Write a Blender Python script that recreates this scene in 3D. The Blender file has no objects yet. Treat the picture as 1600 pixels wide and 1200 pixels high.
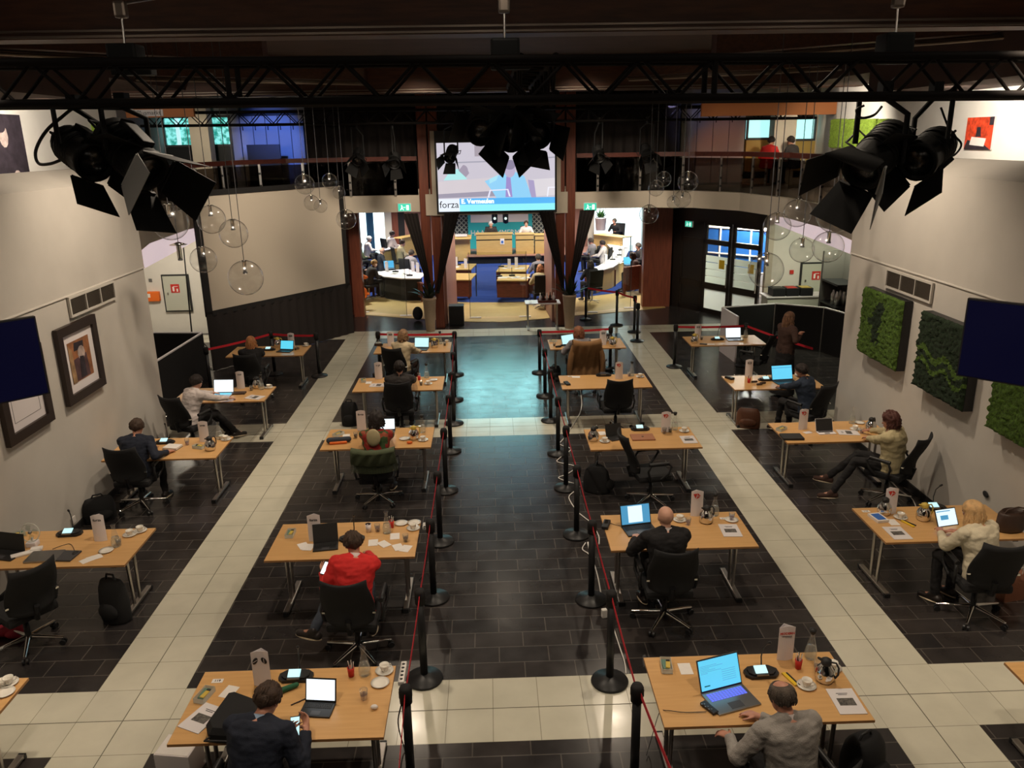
import bpy, bmesh, math, random
from math import pi, sin, cos, radians as R
from mathutils import Vector, Matrix, noise
random.seed(7)
C = bpy.context.scene.collection
S = bpy.context.scene
V = Vector

# ------------------------------------------------------------------ camera
FPX = 1259.43; PITCH = .29596; ROLL = -.01708; YAW = .02492; CH = 5.0
fw = V((sin(YAW)*cos(PITCH), cos(YAW)*cos(PITCH), -sin(PITCH)))
rt0 = V((cos(YAW), -sin(YAW), 0)); up0 = rt0.cross(fw)
rt = rt0*cos(ROLL)+up0*sin(ROLL); up = up0*cos(ROLL)-rt0*sin(ROLL)
cd = bpy.data.cameras.new('camera'); cam = bpy.data.objects.new('camera', cd); C.objects.link(cam)
cd.sensor_fit = 'HORIZONTAL'; cd.sensor_width = 36; cd.lens = 36*FPX/1600; cd.clip_end = 200
cam.matrix_world = Matrix(((rt.x, up.x, -fw.x, 0), (rt.y, up.y, -fw.y, 0), (rt.z, up.z, -fw.z, CH), (0, 0, 0, 1)))
S.camera = cam
def ray(u, v): return rt*((u-800)/FPX)-up*((v-600)/FPX)+fw
def at(u, v, z=0.0):
    d = ray(u, v); return V((0, 0, CH))+d*((z-CH)/d.z)
def atY(u, v, Y):
    d = ray(u, v); return V((0, 0, CH))+d*(Y/d.y)
def atX(u, v, X):
    d = ray(u, v); return V((0, 0, CH))+d*(X/d.x)

# ------------------------------------------------------------------ world, exposure
S.view_settings.view_transform = 'Standard'; S.view_settings.look = 'None'
S.view_settings.exposure = 0.0; S.view_settings.gamma = 1.0; S.view_settings.use_curve_mapping = False
w = bpy.data.worlds.new('world'); S.world = w; w.use_nodes = True
w.node_tree.nodes['Background'].inputs[0].default_value = (.75, .62, .5, 1)
w.node_tree.nodes['Background'].inputs[1].default_value = .035

# ------------------------------------------------------------------ lights
def lamp(kind, loc, tgt, power, col=(1, .84, .66), size=.3, spot=90, blend=.6, name='light'):
    d = bpy.data.lights.new(name, kind); d.energy = power; d.color = col
    if kind == 'AREA': d.shape = 'DISK'; d.size = size
    else: d.shadow_soft_size = size
    if kind == 'SPOT': d.spot_size = R(spot); d.spot_blend = blend
    o = bpy.data.objects.new(name, d); C.objects.link(o); o.location = loc
    o.rotation_euler = (V(tgt)-V(loc)).to_track_quat('-Z', 'Y').to_euler()
    return o
WARM = (1, .83, .64)
# ceiling spotlights over the hall
for (x, y, e) in ((-2.2, 3.2, 290), (2.6, 3.2, 290), (-2.0, 7.6, 400), (2.4, 7.6, 400), (-1.8, 13.6, 480), (2.3, 13.6, 480), (0.2, 17.4, 400)):
    lamp('SPOT', (x, y, 6.35), (x*.9, y+.1, 0), e, WARM, .10, 125, .9, 'ceiling_spot_light')
for (x, y, e) in ((-3.6, 5.9, 520), (3.9, 5.9, 500), (-3.4, 11.0, 520), (3.8, 11.0, 480)):
    lamp('SPOT', (x, y, 6.0), (x*1.7, y+.6, 2.2), e, WARM, .12, 100, 1, 'wall_spot_light')
for (p, q, e) in (((-3.2, 15.6, 6.3), (-5.1, 19.8, 2.6), 1130), ((-1.0, 16.8, 5.9), (-2.9, 22, 3.3), 1000), ((1.6, 16.8, 5.9), (3.6, 22, 3.3), 1000), ((3.0, 14.5, 6.0), (6.4, 20.6, 3.2), 499)): lamp('SPOT', p, q, e, WARM, .6, 60 if e > 1100 else 42, .9, 'screen_fascia_fill_light')  # added lamps to brighten the blank screen and the gallery fascia
for (p, q, e) in (((-7.2, 21.0, 5.6), (-7.85, 23.2, 4.9), 110), ((8.2, 21.0, 5.6), (8.6, 23.3, 4.9), 150)): lamp('SPOT', p, q, e, (1, .86, .64), .06, 58, .8, 'column_fill_light')  # added lamps that lift the cream gallery columns
lamp('AREA', (7.6, 24.1, 3.0), (8.1, 25.6, 1.2), 160, (1, .97, .9), .5, name='lobby_fill_light')  # added fill in front of the blue boards beyond the doors
for i in range(10): lamp('POINT', (-4.2+2.1*(i % 5), (.8, 5.2)[i//5]+.6*(i % 2), 6.25), (0, 0, 0), 7, (1, .88, .72), .08, name='ceiling_bulb_light')
# gallery wall washers
for (x, y, tx, ty, e) in ((-6.6, 13.2, -7.9, 15.4, 260), (-6.8, 9.5, -7.9, 11, 150), (6.6, 17.2, 8.2, 18.2, 200), (6.7, 12.6, 8.2, 13.4, 210), (6.6, 9, 8, 10, 120)):
    lamp('SPOT', (x, y, 5.5), (tx, ty, 4.7), e, (1, .9, .76), .08, 120, .8, 'gallery_wall_light')
# council chamber lights
for (x, y, e) in ((-4.6, 27.5, 1000), (4.9, 27.5, 1000), (0.3, 27.0, 380), (-4.2, 33, 1150), (4.6, 33, 1150), (0.4, 32.4, 600), (-2.4, 24.6, 640), (2.9, 24.6, 640), (.3, 24.2, 480)):
    lamp('SPOT', (x, y, 3.7), (x, y+.2, 0), e, (1, .95, .87), .25, 128, .5, 'chamber_ceiling_light')
# lobby recesses
lamp('AREA', (-8.0, 19.6, 3.1), (-8.2, 20.5, 0), 90, (1, .9, .72), .8, name='recess_light')
lamp('AREA', (8.0, 18.6, 3.1), (8.3, 20.2, 0), 70, (.95, 1, .75), .8, name='recess_light')
lamp('AREA', (8.3, 25.2, 3.0), (8.1, 25.2, 0), 420, (1, .97, .9), 1.0, name='lobby_fill_light')
# stage spots washing the gallery cupboards blue (left) and violet/orange (right)
lamp('SPOT', (-5.5, 20.4, 5.75), (-6.1, 24.0, 4.9), 900, (.10, .22, 1), .1, 36, .7, 'blue_stage_light')
lamp('SPOT', (4.4, 20.2, 5.7), (6.2, 23.8, 4.9), 160, (.5, .5, 1), .1, 40, .8, 'violet_stage_light')
lamp('SPOT', (6.6, 21.0, 5.2), (6.9, 23.8, 4.4), 60, (1, .33, .08), .1, 50, .8, 'orange_stage_light')
for x in (-1.3, .3, 1.9): lamp('SPOT', (x, 24.6, 2.9), (x*.9, 18.6, 0), 270, (.30, .72, .74), 1.0, 58, 1, 'cyan_floor_glow_light')  # unseen lamps added for the cyan sheen on the hall floor

# ------------------------------------------------------------------ materials
def mat(name, col, rough=.5, metal=0, emis=None, es=1, alpha=1, trans=0, ior=1.45, noise_s=0, noise_a=.0, bump=0, bs=80, spec=.5, coat=0):
    m = bpy.data.materials.new(name); m.use_nodes = True; nt = m.node_tree; b = nt.nodes['Principled BSDF']
    b.inputs['Base Color'].default_value = (*col, 1); b.inputs['Roughness'].default_value = rough
    b.inputs['Metallic'].default_value = metal; b.inputs['IOR'].default_value = ior
    b.inputs['Specular IOR Level'].default_value = spec; b.inputs['Coat Weight'].default_value = coat
    if trans: b.inputs['Transmission Weight'].default_value = trans
    if alpha < 1: b.inputs['Alpha'].default_value = alpha
    if emis: b.inputs['Emission Color'].default_value = (*emis, 1); b.inputs['Emission Strength'].default_value = es
    if noise_a or bump:
        tc = nt.nodes.new('ShaderNodeTexCoord'); n = nt.nodes.new('ShaderNodeTexNoise')
        n.inputs['Scale'].default_value = noise_s or bs; n.inputs['Detail'].default_value = 4
        nt.links.new(tc.outputs['Object'], n.inputs['Vector'])
        if noise_a:
            mr = nt.nodes.new('ShaderNodeMapRange'); mr.inputs[3].default_value = 1-noise_a; mr.inputs[4].default_value = 1+noise_a
            mr.inputs[1].default_value = .3; mr.inputs[2].default_value = .7
            vm = nt.nodes.new('ShaderNodeVectorMath'); vm.operation = 'SCALE'; vm.inputs[0].default_value = col
            nt.links.new(n.outputs[0], mr.inputs[0]); nt.links.new(mr.outputs[0], vm.inputs['Scale']); nt.links.new(vm.outputs[0], b.inputs['Base Color'])
        if bump:
            n2 = nt.nodes.new('ShaderNodeTexNoise'); n2.inputs['Scale'].default_value = bs; n2.inputs['Detail'].default_value = 3
            nt.links.new(tc.outputs['Object'], n2.inputs['Vector'])
            bp = nt.nodes.new('ShaderNodeBump'); bp.inputs['Strength'].default_value = bump; bp.inputs['Distance'].default_value = .01
            nt.links.new(n2.outputs[0], bp.inputs['Height']); nt.links.new(bp.outputs[0], b.inputs['Normal'])
    return m
def wood(name, c1, c2, rough=.45, scale=(1, 14, 14), spec=.5):
    m = mat(name, c1, rough, spec=spec); nt = m.node_tree; b = nt.nodes['Principled BSDF']
    tc = nt.nodes.new('ShaderNodeTexCoord'); mp = nt.nodes.new('ShaderNodeMapping'); mp.inputs['Scale'].default_value = scale
    n = nt.nodes.new('ShaderNodeTexNoise'); n.inputs['Scale'].default_value = 3; n.inputs['Detail'].default_value = 6
    cr = nt.nodes.new('ShaderNodeValToRGB'); cr.color_ramp.elements[0].position = .35; cr.color_ramp.elements[1].position = .65
    cr.color_ramp.elements[0].color = (*c1, 1); cr.color_ramp.elements[1].color = (*c2, 1)
    for a, bb in ((tc.outputs['Object'], mp.inputs[0]), (mp.outputs[0], n.inputs['Vector']), (n.outputs[0], cr.inputs[0]), (cr.outputs[0], b.inputs['Base Color'])): nt.links.new(a, bb)
    return m
def tiles(name, c1, c2, cm, bw, rh, mortar, off, rough=(.2, .4), bias=0, vein=0, oy=0, ox=0):
    m = mat(name, c1, .3); nt = m.node_tree; b = nt.nodes['Principled BSDF']; N = nt.nodes.new; L = nt.links.new
    tc = N('ShaderNodeTexCoord'); mp = N('ShaderNodeMapping'); mp.inputs['Location'].default_value = (ox, oy, 0)
    br = N('ShaderNodeTexBrick'); br.inputs['Scale'].default_value = 1; br.inputs['Brick Width'].default_value = bw
    br.inputs['Row Height'].default_value = rh; br.inputs['Mortar Size'].default_value = mortar; br.inputs['Mortar Smooth'].default_value = .1
    br.offset = off; br.inputs['Color1'].default_value = (*c1, 1); br.inputs['Color2'].default_value = (*c2, 1); br.inputs['Mortar'].default_value = (*cm, 1)
    br.inputs['Bias'].default_value = bias
    L(tc.outputs['Object'], mp.inputs[0]); L(mp.outputs[0], br.inputs['Vector'])
    n = N('ShaderNodeTexNoise'); n.inputs['Scale'].default_value = 3.1; n.inputs['Detail'].default_value = 5
    L(tc.outputs['Object'], n.inputs['Vector'])
    mr = N('ShaderNodeMapRange'); mr.inputs[1].default_value = .3; mr.inputs[2].default_value = .7; mr.inputs[3].default_value = 1-vein; mr.inputs[4].default_value = 1+vein
    L(n.outputs[0], mr.inputs[0]); vm = N('ShaderNodeVectorMath'); vm.operation = 'SCALE'
    L(br.outputs['Color'], vm.inputs[0]); L(mr.outputs[0], vm.inputs['Scale']); L(vm.outputs[0], b.inputs['Base Color'])
    m2 = N('ShaderNodeMapRange'); m2.inputs[1].default_value = .3; m2.inputs[2].default_value = .7; m2.inputs[3].default_value = rough[0]; m2.inputs[4].default_value = rough[1]
    L(n.outputs[0], m2.inputs[0]); L(m2.outputs[0], b.inputs['Roughness'])
    bp = N('ShaderNodeBump'); bp.inputs['Strength'].default_value = .25; bp.inputs['Distance'].default_value = .004; bp.invert = True
    L(br.outputs['Fac'], bp.inputs['Height']); L(bp.outputs[0], b.inputs['Normal'])
    return m
M = {}
M['slate'] = tiles('slate_tiles', (.038, .032, .030), (.023, .021, .0215), (.085, .075, .066), .50, .255, .006, .5, (.20, .27), 0, .22)
M['marble'] = tiles('cream_marble', (.585, .56, .45), (.55, .53, .43), (.30, .28, .21), .42, .43, .0035, 0, (.14, .2), 0, .06, -5.78, 3.01)
M['marble2'] = tiles('cream_marble', (.585, .56, .45), (.55, .53, .43), (.30, .28, .21), .405, .43, .0035, 0, (.14, .2), 0, .06, -5.78, -3.39)
M['wall'] = mat('white_plaster', (.57, .535, .485), .85, bump=.12, bs=220, noise_s=1.4, noise_a=.05)
M['white'] = mat('white_paint', (.72, .68, .62), .7, noise_s=3, noise_a=.03)
M['cream'] = mat('cream_paint', (.55, .49, .40), .7, noise_s=3, noise_a=.03)
M['ceil'] = mat('dark_ceiling', (.045, .021, .014), .8, noise_s=2, noise_a=.2)
M['beam'] = wood('dark_beam_wood', (.070, .024, .010), (.042, .015, .007), .55, (1, 8, 8))
M['rail'] = mat('steel_rail', (.20, .16, .13), .4, .8)
M['redwood'] = wood('red_brown_wood', (.20, .055, .028), (.13, .033, .018), .4, (10, 10, .6))
M['pinkwood'] = wood('pale_red_wood', (.30, .15, .11), (.24, .11, .08), .45, (8, 8, .6))
M['beech'] = wood('beech_tabletop', (.66, .385, .155), (.60, .34, .13), .33, (.8, 12, 12))
M['edge'] = mat('beech_edge', (.38, .19, .07), .5)
M['blackfab'] = mat('black_fabric', (.011, .011, .012), .85, bump=.3, bs=300)
M['blackpl'] = mat('black_plastic', (.014, .014, .015), .42)
M['blackmat'] = mat('matt_black', (.010, .009, .009), .8)
M['drape'] = mat('black_drape', (.016, .012, .011), .9)
M['steel'] = mat('brushed_steel', (.50, .47, .44), .32, 1)
M['chrome'] = mat('chrome', (.75, .73, .7), .12, 1)
M['copper'] = mat('warm_steel', (.62, .48, .36), .2, 1)
M['truss'] = mat('black_truss', (.006, .0045, .004), .7, spec=.15)
M['lampblk'] = mat('lamp_housing', (.007, .007, .007), .55, spec=.25)
M['lampgrey'] = mat('lamp_flap_lit_grey', (.30, .30, .29), .5)  # grey made paler in place of light falling on the flap
M['belt'] = mat('red_belt', (.55, .015, .03), .7)
M['paper'] = mat('white_paper', (.80, .76, .72), .6, noise_s=20, noise_a=.02)
M['card'] = mat('white_card', (.78, .73, .74), .5)
M['gloss'] = mat('glossy_paper', (.74, .70, .70), .25)
M['photo'] = mat('printed_photo', (.10, .09, .08), .5, noise_s=60, noise_a=.7)
M['china'] = mat('white_china', (.82, .78, .70), .2, coat=.4)
M['coffee'] = mat('coffee', (.03, .012, .006), .2)
def thin_glass(name, tint, rough=.02, ior=1.5, k=1.0, dif=0):
    m = bpy.data.materials.new(name); m.use_nodes = True; nt = m.node_tree; nt.nodes.remove(nt.nodes['Principled BSDF']); N = nt.nodes.new
    a = N('ShaderNodeBsdfTransparent'); a.inputs[0].default_value = (*tint, 1); g = N('ShaderNodeBsdfGlossy'); g.inputs['Roughness'].default_value = rough
    f = N('ShaderNodeLayerWeight'); f.inputs[0].default_value = .5; pw = N('ShaderNodeMath'); pw.operation = 'POWER'; pw.inputs[1].default_value = 5.5
    mu = N('ShaderNodeMath'); mu.operation = 'MULTIPLY_ADD'; mu.inputs[1].default_value = .8*k; mu.inputs[2].default_value = .035*k; mu.use_clamp = True
    mx = N('ShaderNodeMixShader'); L = nt.links.new
    L(f.outputs['Facing'], pw.inputs[0]); L(pw.outputs[0], mu.inputs[0]); L(mu.outputs[0], mx.inputs[0]); L(a.outputs[0], mx.inputs[1]); L(g.outputs[0], mx.inputs[2]); 
    out = mx
    if dif: df = N('ShaderNodeBsdfDiffuse'); df.inputs[0].default_value = (.9, .9, .88, 1); m2 = N('ShaderNodeMixShader'); m2.inputs[0].default_value = dif; L(mx.outputs[0], m2.inputs[1]); L(df.outputs[0], m2.inputs[2]); out = m2  # white diffuse share put in to imitate bright highlights on the glass
    L(out.outputs[0], nt.nodes['Material Output'].inputs[0]); return m
M['glass'] = thin_glass('clear_glass', (.955, .955, .95), .20, 1.45, 2.2)
M['tglass'] = thin_glass('table_glass', (.97, .98, .97), .02, 1.45, 1.6, .07)
M['tint'] = thin_glass('tinted_railing_glass', (.34, .30, .27), .02, 1.45)
M['pane'] = thin_glass('clear_pane', (.90, .93, .90), .01, 1.45)
M['water'] = thin_glass('water', (.93, .95, .92), .01, 1.33, 1.6, .10)
M['violet'] = thin_glass('violet_glass', (.55, .42, .56), .03, 1.5, 1.5, .06)
M['red'] = mat('red_paint', (.55, .03, .02), .5)
M['ink'] = mat('black_ink', (.02, .02, .02), .6)
M['blue'] = mat('blue_print', (.03, .14, .5), .4)
M['yellow'] = mat('yellow_plastic', (.75, .5, .03), .4)
M['ylab'] = mat('yellow_lid', (.62, .45, .08), .35)
M['green'] = mat('green_cloth', (.02, .11, .05), .8)
M['orange'] = mat('orange_paint', (.85, .17, .02), .5)
M['leather'] = mat('brown_leather', (.05, .028, .02), .45, bump=.2, bs=60)
M['brownl'] = mat('tan_leather', (.12, .045, .022), .5, bump=.2, bs=60)
M['grey'] = mat('grey_metal', (.30, .30, .30), .3, .9)
M['dgrey'] = mat('dark_grey_plastic', (.05, .05, .055), .4)
M['clearbox'] = mat('frosted_box', (.75, .76, .68), .3, alpha=.55)
M['cable'] = mat('white_cable', (.75, .72, .68), .5)
M['moss'] = mat('moss_green', (.055, .105, .012), .95, noise_s=30, noise_a=.6, bump=.9, bs=60)
M['mossd'] = mat('moss_dark', (.010, .022, .008), .95, noise_s=30, noise_a=.6, bump=.9, bs=60)
M['mossl'] = mat('moss_light', (.20, .30, .03), .95, noise_s=25, noise_a=.3, bump=.6, bs=60)
M['frame'] = mat('dark_frame', (.025, .014, .010), .4)
M['navytv'] = mat('navy_screen', (.002, .002, .010), .5, spec=.12, emis=(.010, .012, .09), es=.10)
M['vent'] = mat('vent_slats', (.075, .058, .042), .6)
M['bluecarpet'] = mat('blue_carpet', (.008, .035, .20), .95, noise_s=90, noise_a=.15, bump=.3, bs=300)
M['yfloor'] = mat('beige_wood_floor', (.52, .37, .15), .4, noise_s=5, noise_a=.06)
M['oak'] = wood('pale_oak', (.62, .42, .15), (.56, .37, .13), .45, (1, 6, 6))
M['mahog'] = wood('mahogany', (.13, .032, .02), (.09, .022, .014), .4, (2, 8, 8))
M['screenfab'] = mat('screen_fabric', (.50, .44, .36), .9)
M['teal'] = mat('teal_panel', (.03, .42, .45), .6)
M['cyanled'] = mat('lit_cyan_display', (.02, .1, .15), .4, emis=(.12, .72, .95), es=.95)
M['whiteled'] = mat('lit_white_display', (.5, .5, .5), .4, emis=(.80, .92, 1), es=1.25)
M['paleled'] = mat('lit_pale_cyan_display', (.3, .4, .4), .4, emis=(.52, .88, .93), es=.95)
M['sky'] = mat('lit_sky_blue_display', (.1, .4, .6), .4, emis=(.12, .62, .92), es=.9)
M['keyled'] = mat('backlit_keys', (.1, .1, .3), .4, emis=(.10, .16, .95), es=.9)
M['day'] = mat('bright_window', (.3, .6, .6), .3, emis=(.42, .85, .82), es=1.15)
def window_mat():
    m = bpy.data.materials.new('trees_outside'); m.use_nodes = True; nt = m.node_tree; b = nt.nodes['Principled BSDF']
    tc = nt.nodes.new('ShaderNodeTexCoord'); n = nt.nodes.new('ShaderNodeTexNoise'); n.inputs['Scale'].default_value = 9; n.inputs['Detail'].default_value = 8
    cr = nt.nodes.new('ShaderNodeValToRGB'); e = cr.color_ramp.elements; e[0].position = .4; e[0].color = (.02, .33, .26, 1); e[1].position = .58; e[1].color = (.30, .95, .92, 1)
    nt.links.new(tc.outputs['Object'], n.inputs['Vector']); nt.links.new(n.outputs[0], cr.inputs[0]); nt.links.new(cr.outputs[0], b.inputs['Emission Color'])
    b.inputs['Base Color'].default_value = (.02, .05, .05, 1); b.inputs['Emission Strength'].default_value = .95
    return m
M['trees'] = window_mat()
def lattice_mat():
    m = mat('lattice_screen', (.30, .30, .24), .6); nt = m.node_tree; b = nt.nodes['Principled BSDF']
    tc = nt.nodes.new('ShaderNodeTexCoord'); mp = nt.nodes.new('ShaderNodeMapping'); mp.inputs['Rotation'].default_value = (0, R(45), 0)
    sx = nt.nodes.new('ShaderNodeSeparateXYZ'); nt.links.new(tc.outputs['Object'], mp.inputs[0]); nt.links.new(mp.outputs[0], sx.inputs[0])
    fs = []
    for k in (0, 2):
        a = nt.nodes.new('ShaderNodeMath'); a.operation = 'MULTIPLY'; a.inputs[1].default_value = 7
        f = nt.nodes.new('ShaderNodeMath'); f.operation = 'FRACT'; g = nt.nodes.new('ShaderNodeMath'); g.operation = 'GREATER_THAN'; g.inputs[1].default_value = .3
        nt.links.new(sx.outputs[k], a.inputs[0]); nt.links.new(a.outputs[0], f.inputs[0]); nt.links.new(f.outputs[0], g.inputs[0]); fs.append(g)
    mu = nt.nodes.new('ShaderNodeMath'); mu.operation = 'MULTIPLY'; nt.links.new(fs[0].outputs[0], mu.inputs[0]); nt.links.new(fs[1].outputs[0], mu.inputs[1])
    mx = nt.nodes.new('ShaderNodeMix'); mx.data_type = 'RGBA'; mx.inputs[6].default_value = (.30, .31, .25, 1); mx.inputs[7].default_value = (.02, .025, .03, 1)
    nt.links.new(mu.outputs[0], mx.inputs[0]); nt.links.new(mx.outputs[2], b.inputs['Base Color'])
    return m
M['lattice'] = lattice_mat()

# ------------------------------------------------------------------ mesh helpers
class MB:
    def __init__(s, *mats): s.v = []; s.f = []; s.mi = []; s.sm = []; s.mats = [M[m] if isinstance(m, str) else m for m in mats]; s.m = 0; s.T = Matrix.Identity(4)
    def add(s, vs, fs, sm=False):
        o = len(s.v); s.v += [tuple(s.T @ V(p)) for p in vs]
        for f in fs: s.f.append([i+o for i in f]); s.mi.append(s.m); s.sm.append(sm)
        return s
    def box(s, c, d, rz=0, rx=0, ry=0, bev=0):
        mt = Matrix.Translation(c) @ Matrix.Rotation(rz, 4, 'Z') @ Matrix.Rotation(ry, 4, 'Y') @ Matrix.Rotation(rx, 4, 'X')
        x, y, z = d[0]/2, d[1]/2, d[2]/2
        if bev:
            bm = bmesh.new(); bmesh.ops.create_cube(bm, size=1)
            for v in bm.verts: v.co = V((v.co.x*d[0], v.co.y*d[1], v.co.z*d[2]))
            bmesh.ops.bevel(bm, geom=bm.edges[:], offset=bev, segments=2, affect='EDGES', profile=.6); bm.verts.index_update()
            vs = [mt @ v.co for v in bm.verts]; fs = [[v.index for v in f.verts] for f in bm.faces]; bm.free(); return s.add(vs, fs)
        vs = [mt @ V((a, b, c2)) for a in (-x, x) for b in (-y, y) for c2 in (-z, z)]
        return s.add(vs, [(0, 1, 3, 2), (4, 6, 7, 5), (0, 4, 5, 1), (2, 3, 7, 6), (0, 2, 6, 4), (1, 5, 7, 3)])
    def bx(s, a, b): return s.box(((a[0]+b[0])/2, (a[1]+b[1])/2, (a[2]+b[2])/2), (abs(b[0]-a[0]), abs(b[1]-a[1]), abs(b[2]-a[2])))
    def quad(s, *p): return s.add(p, [tuple(range(len(p)))])
    def slab(s, pts, n, t):  # polygon extruded by vector n*t
        n = V(n)*t; k = len(pts); vs = [V(p) for p in pts]+[V(p)+n for p in pts]
        return s.add(vs, [tuple(range(k))[::-1], tuple(range(k, 2*k))]+[(i, (i+1) % k, k+(i+1) % k, k+i) for i in range(k)])
    def tube(s, pts, r, n=8, cap=True, sm=True):
        pts = [V(p) for p in pts]; k = len(pts); rs = r if isinstance(r, (list, tuple)) else [r]*k
        d = [(pts[min(i+1, k-1)]-pts[max(i-1, 0)]).normalized() for i in range(k)]
        a = d[0].orthogonal().normalized(); vs = []
        for i in range(k):
            a = (a-d[i]*a.dot(d[i])); a = a.normalized() if a.length > 1e-6 else d[i].orthogonal().normalized(); b = d[i].cross(a)
            vs += [pts[i]+(a*cos(2*pi*j/n)+b*sin(2*pi*j/n))*rs[i] for j in range(n)]
        fs = [(i*n+j, i*n+(j+1) % n, (i+1)*n+(j+1) % n, (i+1)*n+j) for i in range(k-1) for j in range(n)]
        s.add(vs, fs, sm)
        if cap: s.add(vs[:n], [tuple(range(n))[::-1]]); s.add(vs[-n:], [tuple(range(n))])
        return s
    def caps(s, p0, p1, r0, r1, n=12):  # tapered capsule with round ends
        p0, p1 = V(p0), V(p1); d = (p1-p0); L = d.length
        d = d/L if L > 1e-6 else V((0, 0, 1)); P = []; Rr = []
        for a in (80, 55, 28): P.append(p0-d*r0*sin(R(a))); Rr.append(r0*cos(R(a)))
        P += [p0, p1]; Rr += [r0, r1]
        for a in (28, 55, 80): P.append(p1+d*r1*sin(R(a))); Rr.append(r1*cos(R(a)))
        return s.tube(P, Rr, n)
    def lathe(s, prof, n=20, c=(0, 0, 0), sm=True):
        vs = []; fs = []; k = len(prof)
        for r, z in prof: vs += [(c[0]+max(r, 1e-5)*cos(2*pi*j/n), c[1]+max(r, 1e-5)*sin(2*pi*j/n), c[2]+z) for j in range(n)]
        for i in range(k-1):
            for j in range(n): fs.append((i*n+j, i*n+(j+1) % n, (i+1)*n+(j+1) % n, (i+1)*n+j))
        return s.add(vs, fs, sm)
    def ell(s, c, r, n=16, mt=None):
        c = V(c); vs = []; fs = []; m2 = n//2
        for i in range(m2+1):
            t = pi*i/m2
            for j in range(n):
                p = V((r[0]*sin(t)*cos(2*pi*j/n), r[1]*sin(t)*sin(2*pi*j/n), r[2]*cos(t)))
                vs.append(c+(mt @ p if mt else p))
        for i in range(m2):
            for j in range(n): fs.append(((i+1)*n+j, (i+1)*n+(j+1) % n, i*n+(j+1) % n, i*n+j))
        return s.add(vs, fs, True)
    def prism(s, poly, z0, z1): return s.slab([(p[0], p[1], z0) for p in poly], (0, 0, 1), z1-z0)
    def mesh(s, name):
        me = bpy.data.meshes.new(name); me.from_pydata(s.v, [], s.f)
        for m in s.mats: me.materials.append(m)
        me.polygons.foreach_set('material_index', s.mi); me.polygons.foreach_set('use_smooth', s.sm); me.update()
        return me
    def build(s, name, parent=None):
        o = bpy.data.objects.new(name, s.mesh(name)); C.objects.link(o)
        if parent: o.parent = parent
        return o
def tag(o, label=None, cat=None, group=None, kind=None):
    if label: o['label'] = label
    if cat: o['category'] = cat
    if group: o['group'] = group
    if kind: o['kind'] = kind
    return o
def thing(name, label, cat, loc=(0, 0, 0), rz=0, group=None):
    o = bpy.data.objects.new(name, None); C.objects.link(o); o.location = loc; o.rotation_euler = (0, 0, rz)
    o.empty_display_size = .1
    return tag(o, label, cat, group)
def tree_of(o): return (o, [tree_of(ch) for ch in o.children])
def copy_tree(tr, parent=None):
    c = tr[0].copy(); C.objects.link(c); c.parent = parent
    for ch in tr[1]: copy_tree(ch, c)
    return c
class Proto:   # first call returns the built original, later calls copies of it
    def __init__(s, fn): s.fn = fn; s.o = None
    def __call__(s, label, loc, rz=0, group=None, cat=None):
        if s.o is None: o = s.fn(); s.o = tree_of(o)
        else: o = copy_tree(s.o)
        o.location = loc; o.rotation_euler = (0, 0, rz); tag(o, label, cat)
        if group: o['group'] = group
        elif 'group' in o: del o['group']
        return o
def struct(mb, name): o = mb.build(name); o['kind'] = 'structure'; return o
def text(s, size, m, parent, mt, name='lettering', bold=0, ext=.0004):
    cu = bpy.data.curves.new('t', 'FONT'); cu.body = s; cu.size = size; cu.align_x = 'CENTER'; cu.align_y = 'CENTER'; cu.offset = bold; cu.extrude = ext
    cu.resolution_u = 2
    t = bpy.data.objects.new('t', cu); C.objects.link(t); dg = bpy.context.evaluated_depsgraph_get(); dg.update()
    me = bpy.data.meshes.new_from_object(t.evaluated_get(dg)); me.materials.clear(); me.materials.append(M[m])
    bpy.data.objects.remove(t); bpy.data.curves.remove(cu)
    o = bpy.data.objects.new(name, me); C.objects.link(o)
    if parent: o.parent = parent
    o.matrix_local = mt
    return o
# ================================================================== THE SETTING
XL, XR = -5.69, 6.05
# floor: cream marble bands crossing dark slate
xs = [-11, -3.85, -3.01, 3.39, 4.20, 11]; ys = [-3, -1.72, -.86, 5.78, 6.64, 13.30, 14.23, 20.80, 21.66, 27]
mb = MB('slate', 'marble', 'marble2')
for i in range(5):
    for j in range(9):
        mb.m = (2 if i == 3 else 1) if ((i in (1, 3) and j < 8) or j in (1, 3, 5, 7)) else 0
        mb.quad((xs[i], ys[j], 0), (xs[i+1], ys[j], 0), (xs[i+1], ys[j+1], 0), (xs[i], ys[j+1], 0))
mb.m = 0; mb.bx((-11, -3, -.2), (11, 27, -.01)); struct(mb, 'floor')
# marble bands' dark middle joint
mb = MB('ink')
M['joint'] = mat('stone_joint', (.12, .11, .08), .8)
mb = MB('joint')
for x in (-3.43, 3.795): mb.bx((x-.004, -3, .0005), (x+.004, 21.66, .0015))
for y in (6.21, 13.765, 21.23): mb.bx((-11, y-.004, .0005), (11, y+.004, .0012))
struct(mb, 'trim_1')
# chamber entrance floor and carpet
outer = [(-4.6, 24.3), (-3.9, 23.9), (-2.2, 23.16), (-.6, 22.57), (.3, 22.44), (.6, 22.45), (2.58, 23.1), (4.0, 23.5), (5.3, 23.95)]
inner = [(-4.6, 27.1), (-3.5, 26.5), (-2.2, 25.8), (-.65, 25.39), (.3, 25.3), (1.29, 25.28), (2.77, 25.75), (4.1, 26.4), (5.3, 26.95)]
mb = MB('yfloor'); mb.prism(outer+inner[::-1], .002, .012); struct(mb, 'floor_chamber_entrance')
mb = MB('bluecarpet'); mb.prism(inner+[(10, 27), (10, 38), (-10, 38), (-10, 27)], .004, .016); struct(mb, 'floor_chamber')
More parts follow.
